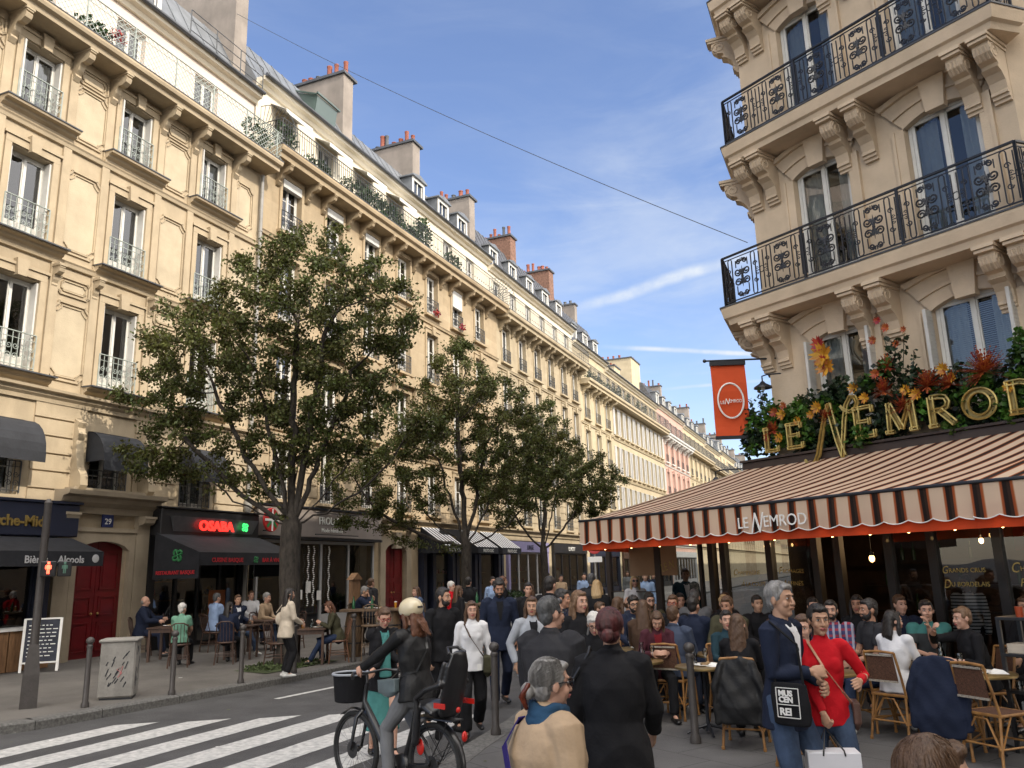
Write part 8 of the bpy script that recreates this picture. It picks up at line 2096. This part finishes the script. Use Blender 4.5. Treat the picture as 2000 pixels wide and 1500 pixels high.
# ---- cafe terrace
GC = 'guests on the cafe terrace'
def seat(label, x, y, o, H=1.7, male=False, ch=None, **k):
 k.setdefault('det', 2)
 person(label, x, y, .134, o, H, male, 'sit', group=GC, **k)
 if ch: rattan_chair(ch, x - .0, y, .134, camang(x, y, o))
seat('curly haired man in glasses with navy jacket over a patterned shirt', -3.35, 12.6, 12, 1.78, True, 'rattan chair under the curly haired man', skin='warm', hair=('curly', 'black'), top=('jacket', 'navy'), shirt='floral', bottom=('trousers', 'black'), beard='black', glasses='dark', det=1)
seat('bearded man with sunglasses and red-brown hair behind the curly haired man', -3.35, 13.6, 20, 1.80, True, None, hair=('messy', 'black'), top=('sweater', 'olive'), bottom=('trousers', 'black'), beard='brown', glasses='dark')
seat('woman in dark cardigan and wine red top looking down at her plate', -2.62, 10.95, 5, 1.66, False, 'rattan chair under the woman in wine red', hair=('long', 'brown'), top=('jacket', 'plum'), shirt='darkred', bottom=('trousers', 'black'), hp=.5, lean=.2, hl=(-.1, .36, .82), hr=(.1, .36, .82), det=1)
seat('grey haired man with red glasses in a black blazer', -2.72, 12.5, 20, 1.80, True, None, skin='tan', hair=('short', 'brown'), top=('suit', 'black'), shirt='lblue', bottom=('trousers', 'black'), glasses='red', hy=-.5, det=1)
seat('man in blue-grey suit jacket seen from behind on a rattan chair', -2.42, 10.95, 158, 1.70, True, 'rattan chair with empty looking back at the man in blue-grey suit', skin='fair', hair=('short', 'brown'), top=('suit', 'bluegrey'), bottom=('trousers', 'bluegrey'), lean=.15, det=1)
seat('dark haired man in black jacket seen from behind beside the red glasses man', -2.35, 12.1, 150, 1.78, True, None, hair=('messy', 'black'), top=('jacket', 'navy'), bottom=('trousers', 'black'))
seat('man in grey sweater seen from behind, far back on the terrace', -2.6, 13.6, 165, 1.86, True, None, hair=('short', 'dkgrey'), top=('sweater', 'grey'), bottom=('trousers', 'black'))
seat('woman with tied dark hair resting her chin on her hand', -1.66, 10.6, 20, 1.64, False, 'rattan chair under the woman resting her chin', skin='fair', hair=('pony', 'black'), top=('sweater', 'dkteal'), bottom=('trousers', 'black'), hl=(.0, .26, 1.06), hr=(.1, .36, .80), det=1, hy=-.2)
seat('short haired man in olive jacket behind the woman resting her chin', -1.80, 11.9, -25, 1.80, True, None, skin='tan', hair=('short', 'brown'), top=('jacket', 'olive'), bottom=('trousers', 'black'), hp=.15)
seat('woman with very long brown hair seen from behind, leather jacket on chair', -1.36, 9.45, 172, 1.66, False, None, hair=('long', 'brown'), top=('sweater', 'black'), bottom=('trousers', 'black'), hair_len=.42, det=1)
seat('blond haired person far back on the terrace near the corner post', -2.1, 13.4, 10, 1.74, False, None, hair=('messy', 'blond'), top=('jacket', 'black'), bottom=('trousers', 'black'))
seat('person in dark sweater partly hidden behind the curly haired man', -4.1, 13.2, 60, 1.66, True, None, hair=('short', 'brown'), top=('sweater', 'navy'), bottom=('trousers', 'black'))
seat('man with grey coat collar far left on the terrace', -3.9, 14.3, 150, 1.70, True, None, hair=('bald', 'brown'), top=('jacket', 'bluegrey'), bottom=('trousers', 'black'))
P_('blonde woman with sunglasses in white top standing beyond the wind screen', -4.35, 16.6, .134, 5, 1.70, False, 'walk', hair=('long', 'blond'), top=('tee', 'white'), bottom=('trousers', 'jeansd'), glasses='sun', det=2, fl=(-.1, .2, .08), fr=(.1, -.2, .1))
P_('man in dark teal jacket standing beyond the wind screen', -3.4, 17.0, .134, 10, 1.80, True, 'stand', skin='warm', hair=('short', 'brown'), top=('jacket', 'dkteal'), bottom=('trousers', 'jeansd'), det=2, shirt='white')
P_('white haired woman in glasses bent over a phone behind the woman in black', -2.55, 8.05, .134, 0, 1.44, False, 'stand', hair=('curly', 'white'), top=('jacket', 'black'), bottom=('trousers', 'black'), det=1, glasses='dark', hp=.4, lean=.15, hl=(-.1, .3, .98), hr=(.1, .3, .95))
seat('man in pale blue shirt half hidden between the blazer man and the red sweater woman', -.66, 8.45, 25, 1.74, True, 'rattan chair under the man in pale blue shirt', skin='fair', hair=('short', 'brown'), top=('shirt', 'lblue'), bottom=('trousers', 'jeansd'), det=1, lean=.2, hy=-.6)
seat('bearded man in plaid shirt seated behind the red sweater woman', -.45, 11.2, -5, 1.74, True, None, skin='fair', hair=('short', 'black'), top=('shirt', 'plaid'), bottom=('trousers', 'black'), beard='black', det=1)
seat('bearded man in dark tee and jeans seated in profile facing left', .02, 10.7, -62, 1.78, True, 'rattan chair under the bearded man in dark tee', skin='tan', hair=('short', 'black'), top=('tee', 'charcoal'), sleeve=.5, bottom=('trousers', 'jeansd'), shoes='white', beard='black', det=1, hl=(-.1, .34, .72), hr=(.12, .32, .74), fl=(-.2, .52, .08), fr=(.15, .35, .08))
seat('black haired woman in white top seen from behind on a rattan chair', .18, 10.25, 150, 1.64, False, 'rattan chair at the white topped woman\'s back, woven brown', skin='fair', hair=('bob', 'black'), top=('sweater', 'white'), bottom=('trousers', 'jeansd'), det=1, shoes='white', lean=.12, hy=-.5)
seat('dark haired man in grey tee with teal band drinking from a glass', .62, 11.3, 5, 1.72, True, None, skin='fair', hair=('short', 'black'), top=('tee', 'tealband'), sleeve=.5, bottom=('trousers', 'black'), det=1, hl=(.02, .26, 1.08), hr=(.08, .36, .78))
seat('blond woman in black top leaning left with a glass in her raised hand', 1.05, 10.55, -58, 1.68, False, 'rattan chair under the blond woman in black', skin='fair', hair=('short', 'lightbrown'), top=('sweater', 'black'), bottom=('trousers', 'black'), shoes='white', det=1, lean=.22, sleeve=.8, hl=(-.1, .36, .80), hr=(.12, .42, 1.12))
P_('dark skinned person in striped shirt standing in the cafe entrance', 1.30, 13.4, .134, -25, 1.62, True, 'stand', skin='brown', hair=('short', 'black'), top=('tee', 'stripe'), bottom=('trousers', 'black'), det=1)
seat('dark haired guest far back between the plaid shirt and the door', -.75, 12.6, 15, 1.72, True, None, hair=('short', 'black'), top=('jacket', 'black'), bottom=('trousers', 'black'))
seat('guest in brown jacket behind the blazer man', -1.15, 12.4, -20, 1.72, False, None, hair=('long', 'brown'), top=('jacket', 'brown'), bottom=('trousers', 'black'))
for k, (x, y, o, mm, tp, hr_, l_) in enumerate(((-3.0, 14.4, 10, True, 'black', 'black', 'dark coated man in the last terrace row, second from the wind screen'), (-2.2, 14.3, -30, False, 'charcoal', 'brown', 'charcoal clad woman in the last terrace row by the corner posts'), (-3.7, 12.9, 130, False, 'navy', 'brown', 'guest in navy seen from behind left of the curly haired man'),
  (-2.95, 11.6, 170, False, 'brown', 'brown', 'guest in brown jacket seen from behind before the red glasses man'), (-1.55, 12.9, 20, True, 'black', 'black', 'man in black against the cafe window reading Champagne'), (-.15, 12.4, -10, False, 'black', 'black', 'woman in black by the pane reading Fromages'),
  (.35, 12.2, 30, True, 'navy', 'brown', 'man in navy behind the white topped woman'), (1.7, 11.3, -40, False, 'black', 'brown', 'woman in black at the right end of the back row'), (-4.6, 12.4, 150, True, 'black', 'brown', 'man in black jacket seated left of the wind screen post'))):
 seat(l_, x, y, o, 1.76, mm, None, skin=('fair', 'warm', 'tan')[k % 3], hair=('short' if mm else 'long', hr_), top=('jacket', tp), bottom=('trousers', 'black'))
for k, (x, y, o, mm, tp, hr_, l_) in enumerate(((-5.9, 14.6, 10, True, 'black', 'black', 'man in black walking up the road behind the tall man'), (-6.6, 16.5, -30, False, 'navy', 'brown', 'woman in navy crossing the road beyond the tall man'), (-4.9, 15.4, 160, True, 'charcoal', 'dkgrey', 'man in charcoal seen from behind near the blonde in black'),
  (-4.2, 11.2, 150, True, 'black', 'black', 'dark jacketed man seen from behind beside the long haired woman in blazer'), (-8.5, 16.8, 120, False, 'black', 'brown', 'woman in black by the barrel tables'), (-13.2, 20.4, 40, False, 'navy', 'black', 'woman in navy outside the boutique'), (-12.6, 19.6, 130, True, 'charcoal', 'brown', 'man in charcoal outside the boutique'))):
 P_(l_, x, y, 0 if -10.4 < x < -5.2 else .134, o, 1.7 + .06 * mm, mm, 'walk', skin=('fair', 'tan', 'warm')[k % 3], hair=('short' if mm else 'long', hr_), top=('jacket', tp), bottom=('trousers', 'black'), det=2, fl=(-.1, .18, .08), fr=(.1, -.16, .1))
# tables and tableware
for (x, y, l_) in ((-2.75, 10.35, 'round bistro table before the woman in wine red'), (-1.85, 9.95, 'round bistro table with a napkin beside the man in blue-grey suit'), (-3.1, 11.9, 'round bistro table before the curly haired man'), (-.5, 9.6, 'round bistro table behind the red sweater woman'), (.55, 10.45, 'round bistro table between the white topped woman and the drinker'), (.95, 9.75, 'round bistro table with papers beside the blond woman'), (-1.9, 11.35, 'round bistro table before the man in olive')):
 bistro_table(l_, x, y, .134)
on_table(-2.75, 10.35, .872, [(-.15, .05, 'plate', 'plate'), (.1, -.1, 'carafe', 'water carafe'), (.18, .1, 'wine', 'wine glass'), (-.02, -.18, 'glass', 'tumbler'), (-.2, -.12, 'beer', 'amber drink')], 'on the table before the woman in wine red', 'tableware on the cafe terrace')
on_table(-1.85, 9.95, .872, [(.14, -.08, 'napkin', 'crumpled white napkin'), (-.12, .05, 'carafe', 'clear carafe'), (.0, .15, 'wine', 'wine glass'), (-.1, -.16, 'wine', 'near wine glass'), (.2, .12, 'glass', 'tumbler'), (.02, -.02, 'plate', 'small plate')], 'on the table beside the man in blue-grey', 'tableware on the cafe terrace')
on_table(.95, 9.75, .872, [(.0, 0, 'plate', 'plate'), (-.16, .1, 'wine', 'wine glass'), (.15, -.05, 'napkin', 'folded white paper'), (-.1, -.15, 'glass', 'tumbler')], 'on the table beside the blond woman', 'tableware on the cafe terrace')
on_table(.55, 10.45, .872, [(-.1, 0, 'glass', 'tumbler'), (.12, .1, 'carafe', 'carafe'), (.1, -.12, 'wine', 'wine glass')], 'on the table before the drinker', 'tableware on the cafe terrace')
on_table(-3.1, 11.9, .872, [(0, 0, 'plate', 'plate'), (.15, .05, 'bottle', 'green bottle'), (-.15, 0, 'wine', 'wine glass')], 'on the table before the curly haired man', 'tableware on the cafe terrace')
# jackets over chairs
def draped(label, x, y, rot, m, w=.24, h=.75, zt=.92, cat='jacket'):
 t = thing('draped_jacket', label, cat, (x, y, .134), rot, 'jackets hung over chairs'); b = MB()
 cap_tube(b, [(0, -.29, zt), (0, -.33, zt - h * .35), (0, -.37, zt - h * .75), (0, -.36, zt - h)], [(w * .85, .03), (w, .035), (w * 1.08, .04), (w * 1.0, .03)], 20, flat=(1, 0, 0))
 for s in (-1, 1): cap_tube(b, [(s * w * .8, -.3, zt - .05), (s * (w + .04), -.34, zt - .3), (s * (w + .03), -.35, zt - .62)], [.045, .045, .035], 10)
 rm_build(b, 'jacket_cloth', m, t, .013, 3, .012, 9); return t
rattan_chair('rattan chair mostly hidden by a leather jacket', -1.36, 9.45, .134, camang(-1.36, 9.45, 172)); draped('black leather jacket hung over the chair of the long haired woman', -1.36, 9.45, camang(-1.36, 9.45, 172), CL['leather'], .20, .62, .90)
rattan_chair('rattan chair holding a dark coat beside the white topped woman', .62, 9.55, .134, camang(.62, 9.55, 165)); draped('dark navy coat hung over a rattan chair beside the white topped woman', .62, 9.55, camang(.62, 9.55, 165), CL['navy'], .21, .70, .92, 'coat')
rattan_chair('rattan chair with cream woven back right of the dark coat', .98, 9.2, .134, camang(.98, 9.2, 140))
# service stand at the right edge
st = thing('service_stand', 'black service stand with trays, cups and candle glasses at the right edge of the terrace', 'stand', (1.62, 9.75, .134), R(-31))
b = MB()
for z_ in (.12, .55, .9, 1.25): b.bbox(-.4, .5, -.25, .25, z_, z_ + .03, .004)
for sx in (-.38, .48):
 for sy in (-.23, .23): b.box(sx - .018, sx + .018, sy - .018, sy + .018, 0, 1.25)
b.build('frame', M_blkp, st)
b = MB();
for k in range(7): b.lathe([(.035, 0), (.04, .1)], (-.2 + .1 * k, -.15, 1.28), 10)
b.build('candle_glasses', mat('candle_red', (.35, .06, .02), .3, .1), st, smooth=40)
b = MB(); b.bbox(-.35, -.1, -.2, .05, .93, 1.02, .004); b.bbox(.1, .4, -.2, .1, .93, 1.0, .004); b.build('paper_boxes', CL['cream'], st)
b = MB();
for k in range(8): b.lathe([(.03, 0), (.038, .08)], (-.32 + .11 * k, -.12, .58), 10)
b.build('cups', M_clear, st, smooth=40)
b = MB(); b.bbox(-.3, .1, -.2, .2, .15, .48, .01); b.build('storage_box', CL['grey'], st)
b = MB(); b.bbox(.15, .45, -.2, .2, .15, .35, .03); b.build('blue_crate', CL['navy'], st)
# ---------------------------------------------------------------- bicycle and rider
F_ = np.array((-4.79, 7.23, 0)); Rr = np.array((-3.71, 6.85, 0));
d = F_ - Rr; wb = np.linalg.norm(d); ang = math.atan2(d[1], d[0])
M_bk = mat('bike_black', (.012, .012, .014), .35, .1, 6, coat=.2); M_rub = mat('tyre_rubber', (.018, .018, .018), .8, .2, 20); M_spk = mat('spoke_steel', (.25, .25, .26), .35, .1, metal=.8); M_redr = mat('red_reflector', (.45, .015, .01), .25, .05)
bike = thing('bicycle', 'black electric bicycle with child seat and round front basket, ridden left across the crossing', 'bicycle', tuple(Rr), ang - PI / 2)
# local: +y forward, x right ; rear hub (0,0,.35) ; front hub (0,wb,.35)
WBL = wb
def wheel(y):
 o = MB(); o.tube([(0, y + .328 * math.cos(a), .35 + .328 * math.sin(a)) for a in np.linspace(0, 2 * PI, 49)], .024, 8, caps=False); w = o.build('wheel', M_rub, bike, smooth=80)
 o = MB(); o.tube([(0, y + .298 * math.cos(a), .35 + .298 * math.sin(a)) for a in np.linspace(0, 2 * PI, 49)], .012, 6, caps=False); o.build('rim', M_bk, w, smooth=80)
 o = MB();
 for k in range(28):
  a = 2 * PI * k / 28; o.tube([((-1) ** k * .025, y + .03 * math.cos(a + .8 * (-1) ** (k // 2)), .35 + .03 * math.sin(a + .8 * (-1) ** (k // 2))), (0, y + .297 * math.cos(a), .35 + .297 * math.sin(a))], .0016, 3)
 o.build('spokes', M_spk, w)
 o = MB(); o.lathe([(.02, -.05), (.032, -.03), (.032, .03), (.02, .05)], (0, y, .35), 12, ax=((0, 1, 0), (0, 0, 1), (1, 0, 0))); o.lathe([(.05, -.045), (.08, -.044), (.08, -.040), (.05, -.039)], (0, y, .35), 20, ax=((0, 1, 0), (0, 0, 1), (1, 0, 0))); o.build('hub', M_bk, w, smooth=40)
wheel(0); wheel(WBL)
b = MB(); BBp = (0, .42, .30)
b.tube([(0, WBL - .16, .95), (0, WBL - .13, .80), (0, WBL - .28, .62), (0, .62, .34), BBp], [.022, .026, .036, .040, .04], 10); b.tube([BBp, (0, .30, .62), (0, .24, .86)], [.030, .022, .016], 8)
for s in (-1, 1): b.tube([BBp, (s * .06, .15, .32), (s * .065, 0, .35)], .014, 6); b.tube([(0, .28, .66), (s * .06, .0, .36)], .012, 6)
b.build('frame', M_bk, bike, smooth=60)
b = MB(); b.tube([(0, WBL - .17, .98), (0, WBL - .10, .70)], .020, 8)
for s in (-1, 1): b.tube([(0, WBL - .105, .72), (s * .065, WBL - .09, .66), (s * .065, WBL, .35)], [.018, .020, .014], 6)
b.build('fork', M_bk, bike, smooth=60)
b = MB(); b.tube([(0, WBL - .17, .96), (0, WBL - .16, 1.05)], .016, 8); b.tube([(-.31, WBL - .34, 1.06), (-.2, WBL - .2, 1.08), (0, WBL - .14, 1.06), (.2, WBL - .2, 1.08), (.31, WBL - .34, 1.06)], .013, 8)
for s in (-1, 1): b.tube([(s * .31, WBL - .345, 1.06), (s * .25, WBL - .265, 1.07)], .019, 8)
b.build('handlebar', M_bk, bike, smooth=60)
b = MB(); b.ell((0, .24, .89), (.075, .13, .035), 14, 8); b.build('saddle', M_bk, bike, smooth=70)
b = MB(); b.ell(BBp, (.07, .11, .10), 14, 10); b.lathe([(.09, .05), (.095, .055), (.09, .06)], BBp, 20, ax=((0, 1, 0), (0, 0, 1), (-1, 0, 0)))
b.tube([(-.09, .42, .30), (-.10, .46, .14)], .012, 6); b.tube([(.09, .42, .30), (.10, .38, .46)], .012, 6); b.obox((-.15, .46, .135), (.05, 0, 0), (0, .04, 0), (0, 0, .012)); b.obox((.15, .38, .465), (.05, 0, 0), (0, .04, 0), (0, 0, .012)); b.build('crank', M_bk, bike, smooth=50)
for y0_ in (0, WBL):
 b = MB(); a0, a1 = (.5, 3.0) if y0_ == 0 else (.9, 2.5)
 rings = []
 for a in np.linspace(a0 if y0_ else .6, a1 + (0 if y0_ else .3), 18):
  rr_ = .372; a_ = a if y0_ == 0 else a; rings.append([(-.03, y0_ + rr_ * math.cos(a_), .35 + rr_ * math.sin(a_)), (0, y0_ + (rr_ + .012) * math.cos(a_), .35 + (rr_ + .012) * math.sin(a_)), (.03, y0_ + rr_ * math.cos(a_), .35 + rr_ * math.sin(a_)), (0, y0_ + (rr_ + .006) * math.cos(a_), .35 + (rr_ + .006) * math.sin(a_))])
 b.loft(rings); b.build('mudguard', M_bk, bike, smooth=60)
b = MB();
for s in (-1, 1): b.tube([(s * .07, .22, .74), (s * .07, -.30, .74)], .007, 5); b.tube([(s * .07, -.25, .74), (s * .07, 0, .36)], .006, 5); b.tube([(s * .08, .05, .70), (s * .08, -.2, .42), (s * .08, -.3, .55), (s * .08, -.02, .40), (s * .08, .1, .55)], .004, 4)
b.bar((0, .2, .742), (0, -.3, .742), .12, .01); b.build('rack', M_bk, bike)
# round cloth front basket
b = MB(); b.lathe([(.14, .0), (.155, .01), (.175, .26), (.168, .26), (.148, .02)], (0, WBL + .10, .78), 24); o = b.build('basket', CL['black'], bike, smooth=50)
b = MB(); b.tube([(.178 * math.cos(a), WBL + .10 + .178 * math.sin(a), 1.045) for a in np.linspace(0, 2 * PI, 29)], .012, 8, caps=False); b.build('basket_rim', CL['lgrey'], o, smooth=80)
b = MB(); b.lathe([(.01, .20), (.165, .2)], (0, WBL + .10, .78), 20); b.build('basket_liner', CL['navy'], o)
# child seat
b = MB()
cap_tube(b, [(0, -.10, .80), (0, -.02, .84), (0, .10, .86)], [(.15, .05), (.16, .06), (.14, .04)], 16, flat=(1, 0, 0))
cap_tube(b, [(0, -.20, .80), (0, -.26, 1.0), (0, -.31, 1.20), (0, -.33, 1.30)], [(.13, .045), (.145, .045), (.13, .04), (.09, .03)], 16, flat=(1, 0, 0))
for s in (-1, 1): cap_tube(b, [(s * .16, -.25, 1.05), (s * .175, -.08, 1.0), (s * .165, .06, .92), (s * .15, .06, .80), (s * .14, .1, .55)], [.03, .026, .026, .035, .04], 8); cap_tube(b, [(s * .125, -.27, 1.22), (s * .14, -.22, 1.05)], [.025, .03], 8)
cap_tube(b, [(-.1, -.30, 1.31), (-.06, -.24, 1.35), (.06, -.24, 1.35), (.1, -.30, 1.31)], [.018] * 4, 8)
o = rm_build(b, 'child_seat', M_bk, bike, .010, 3)
b = MB(); b.obox((-.178, -.26, .88), (.004, 0, 0), (0, .07, 0), (0, 0, .022)); b.obox((.178, -.26, .88), (.004, 0, 0), (0, .07, 0), (0, 0, .022)); b.ell((0, -.385, .62), (.03, .02, .045)); b.ell((0, -.31, .83), (.025, .015, .025)); b.ell((-.09, .09, .50), (.012, .05, .07)); b.build('red_badges', M_redr, bike, smooth=60)
rp = Rr + np.array((math.cos(ang), math.sin(ang), 0)) * .24
J = person('cyclist in cream helmet, black leather jacket and grey jeans riding the electric bicycle', rp[0], rp[1], 0, 0, 1.68, False, 'ride', world_rot=ang, skin='fair', hair=('long', 'reddish'), top=('jacket', 'leather'), bottom=('trousers', 'grey'), shoes='white', det=0,
           pz=.985, lean=.10, hy=.05, hp=.12, hl=(-.29, WBL - .56 + .0, 1.10), hr=(.29, WBL - .56, 1.10), fl=(-.16, .20, .20), fr=(.16, .14, .54), kn=((-.1, 1, .3), (.1, 1, .3)), curl=(1.3, 1.3), ekl=(-.7, -.3, -.6), ekr=(.7, -.3, -.6), hair_len=.2)
HM_ = J['HM']; hc_ = J['hc']; s = J['s']
b = MB(); b.ell(hc_ + HM_ @ np.array((0, -.012, .052)) * s, (.108 * s, .130 * s, .105 * s), 24, 16, HM_)
V = np.array(b.v); loc = (V - hc_) @ HM_; low = loc[:, 2] < .005
loc[low, 2] = .005 - .02 * (loc[low, 1] < 0); b.v = [tuple(hc_ + HM_ @ q) for q in loc]
b.build('helmet', mat('helmet_cream', (.58, .50, .34), .3, .05, 3, coat=.4), J['root'], smooth=70)
b = MB(); b.obox(hc_ + HM_ @ np.array((0, -.141, .05)) * s, HM_ @ np.array((.03, 0, 0)), HM_ @ np.array((0, .004, 0)), HM_ @ np.array((0, 0, .009))); b.build('helmet_badge', M_bk, J['root'])
c = strap_bag(J, mat('grey_green_leather_bag', (.10, .13, .14), .4, .15, 8, bump=.2), 'R', (0, .16, .03), (.13, .04, .085), 'shoulder_bag', M_shoeb, 1)
# hair streaming behind
b = MB();
for k in range(5): cap_tube(b, [hc_ + HM_ @ np.array((-.03 + k * .018, -.08, -.03)), hc_ + HM_ @ np.array((-.02 + k * .018, -.13, -.10)), hc_ + HM_ @ np.array((.0 + k * .02, -.16, -.18 - .01 * k))], [.024, .018, .006], 8)
rm_build(b, 'loose_hair', HAIR['reddish'], J['root'], .005, 2, .003, 50)
# ---------------------------------------------------------------- parked motorbikes and far walkers
M_mred = mat('scooter_dark_red', (.10, .01, .015), .3, .1, coat=.3)
def motorbike(label, x, y, rot, m=M_bk, seed=0):
 t = thing('motorbike', label, 'motorbike', (x, y, 0), rot, 'motorbikes parked along the street')
 for yy in (0, 1.3):
  b = MB(); b.tube([(0, yy + .25 * math.cos(a), .3 + .25 * math.sin(a)) for a in np.linspace(0, 2 * PI, 21)], .055, 8, caps=False); w = b.build('wheel', M_rub, t, smooth=80); b = MB(); b.lathe([(.05, -.04), (.2, -.02), (.2, .02), (.05, .04)], (0, yy, .3), 14, ax=((0, 1, 0), (0, 0, 1), (1, 0, 0))); b.build('rim', M_spk, w, smooth=40)
 b = MB(); cap_tube(b, [(0, .1, .62), (0, .45, .60), (0, .75, .5), (0, 1.0, .75)], [(.12, .10), (.16, .18), (.14, .16), (.10, .10)], 14, flat=(1, 0, 0)); cap_tube(b, [(0, -.25, .72), (0, .1, .7)], [(.09, .06), (.13, .1)], 10, flat=(1, 0, 0)); rm_build(b, 'body', m, t, .025, 3)
 b = MB(); cap_tube(b, [(0, -.2, .84), (0, .2, .80), (0, .5, .82)], [(.12, .05), (.14, .05), (.1, .05)], 12, flat=(1, 0, 0)); b.build('seat', M_rub, t, smooth=60)
 b = MB(); b.tube([(0, 1.3, .3), (0, 1.1, .85), (0, 1.02, 1.05)], .03, 8); b.tube([(-.34, .92, 1.08), (-.1, 1.02, 1.05), (.1, 1.02, 1.05), (.34, .92, 1.08)], .016, 8); b.build('handlebar', M_bk, t, smooth=50)
 b = MB(); b.ell((0, 1.16, .92), (.09, .08, .09)); o = b.build('headlight', M_spk, t, smooth=60)
 b = MB()
 for s in (-1, 1): b.tube([(s * .25, .98, 1.08), (s * .3, .98, 1.22)], .007, 4); b.ell((s * .32, .98, 1.26), (.06, .015, .04))
 b.build('mirrors', M_spk, t, smooth=60)
 b = MB(); b.quad((-.17, 1.1, 1.0), (.17, 1.1, 1.0), (.13, .98, 1.32), (-.13, .98, 1.32)); b.build('windscreen', M_clear, t)
 b = MB(); b.tube([(.12, .5, .35), (.14, .0, .36), (.15, -.3, .42)], .04, 8); b.build('exhaust', M_spk, t, smooth=50)
 return t
for k, (x, y, m, l_) in enumerate(((-7.7, 19.5, M_bk, 'black parked motorbike nearest the striped awning'), (-7.75, 20.9, M_mred, 'dark red parked scooter, second in the row'), (-7.8, 22.3, M_bk, 'black parked motorbike, third in the row'), (-7.8, 23.8, M_bk, 'black parked motorbike, fourth in the row'), (-7.9, 25.3, M_bk, 'black parked motorbike, farthest in the row'))):
 motorbike(l_, x, y, R(70 + 8 * (k % 3)), m, k)
P_('woman in long beige coat far down the left pavement', -9.9, 27.6, .134, 20, 1.68, False, 'walk', hair=('short', 'black'), top=('coat', 'beige'), bottom=('trousers', 'black'), det=3, coat_z=.4)
P_('person in pale blue shirt walking beside the beige coat', -9.1, 27.8, .134, 10, 1.72, True, 'walk', hair=('short', 'black'), top=('shirt', 'lblue'), bottom=('trousers', 'jeansd'), det=3)
P_('person in black on the left pavement beyond the third tree', -12.6, 33.5, .134, 160, 1.75, True, 'walk', hair=('short', 'black'), top=('jacket', 'black'), bottom=('trousers', 'black'), det=3)
P_('person in dark coat walking far down the street', -8.6, 36, 0, 10, 1.72, True, 'walk', hair=('short', 'brown'), top=('jacket', 'navy'), bottom=('trousers', 'black'), det=3)
P_('second far walker in grey down the street', -10.3, 38, .134, 10, 1.70, False, 'walk', hair=('long', 'brown'), top=('jacket', 'grey'), bottom=('trousers', 'black'), det=3)
P_('person in blue shirt walking beyond the wind screen glass', -5.6, 22.5, .134, 0, 1.72, True, 'walk', hair=('short', 'grey'), top=('shirt', 'lblue'), bottom=('trousers', 'jeansd'), det=3)
# planter boxes with hedge by the awnings
for k, (x, y, l_) in enumerate(((-9.6, 21.6, 'dark planter box with low green hedge beyond the tall man'), (-12.9, 30.2, 'potted green shrub before the striped awnings'))):
 t = thing('planter', l_, 'planter', (x, y, .134), R(20)); b = MB(); b.bbox(-.6, .6, -.25, .25, 0, .85, .015); b.build('box', M_blkp, t); b = MB(); leaves(b, (0, 0, .95), (.6, .25, .18), 500, .08, random.Random(k), 1.2); b.build('foliage', M_gb if k == 0 else M_green, t)
# small leaning menu house on the high table
t = thing('menu_stand', 'little wooden menu case with pitched top behind the high table', 'sign', (-12.3, 18.4, .15), R(100)); b = MB(); b.box(-.25, .25, -.05, .05, 1.15, 1.75); b.box(-.03, .03, -.03, .03, 0, 1.15); b.build('case', M_woodl, t); b = MB(); b.loft([[(-.33, y_, 1.75), (.33, y_, 1.75), (0, y_, 1.92)] for y_ in (-.09, .09)]); b.build('roof_cap', M_woodl, t)
finish_remesh()
finish_texts()
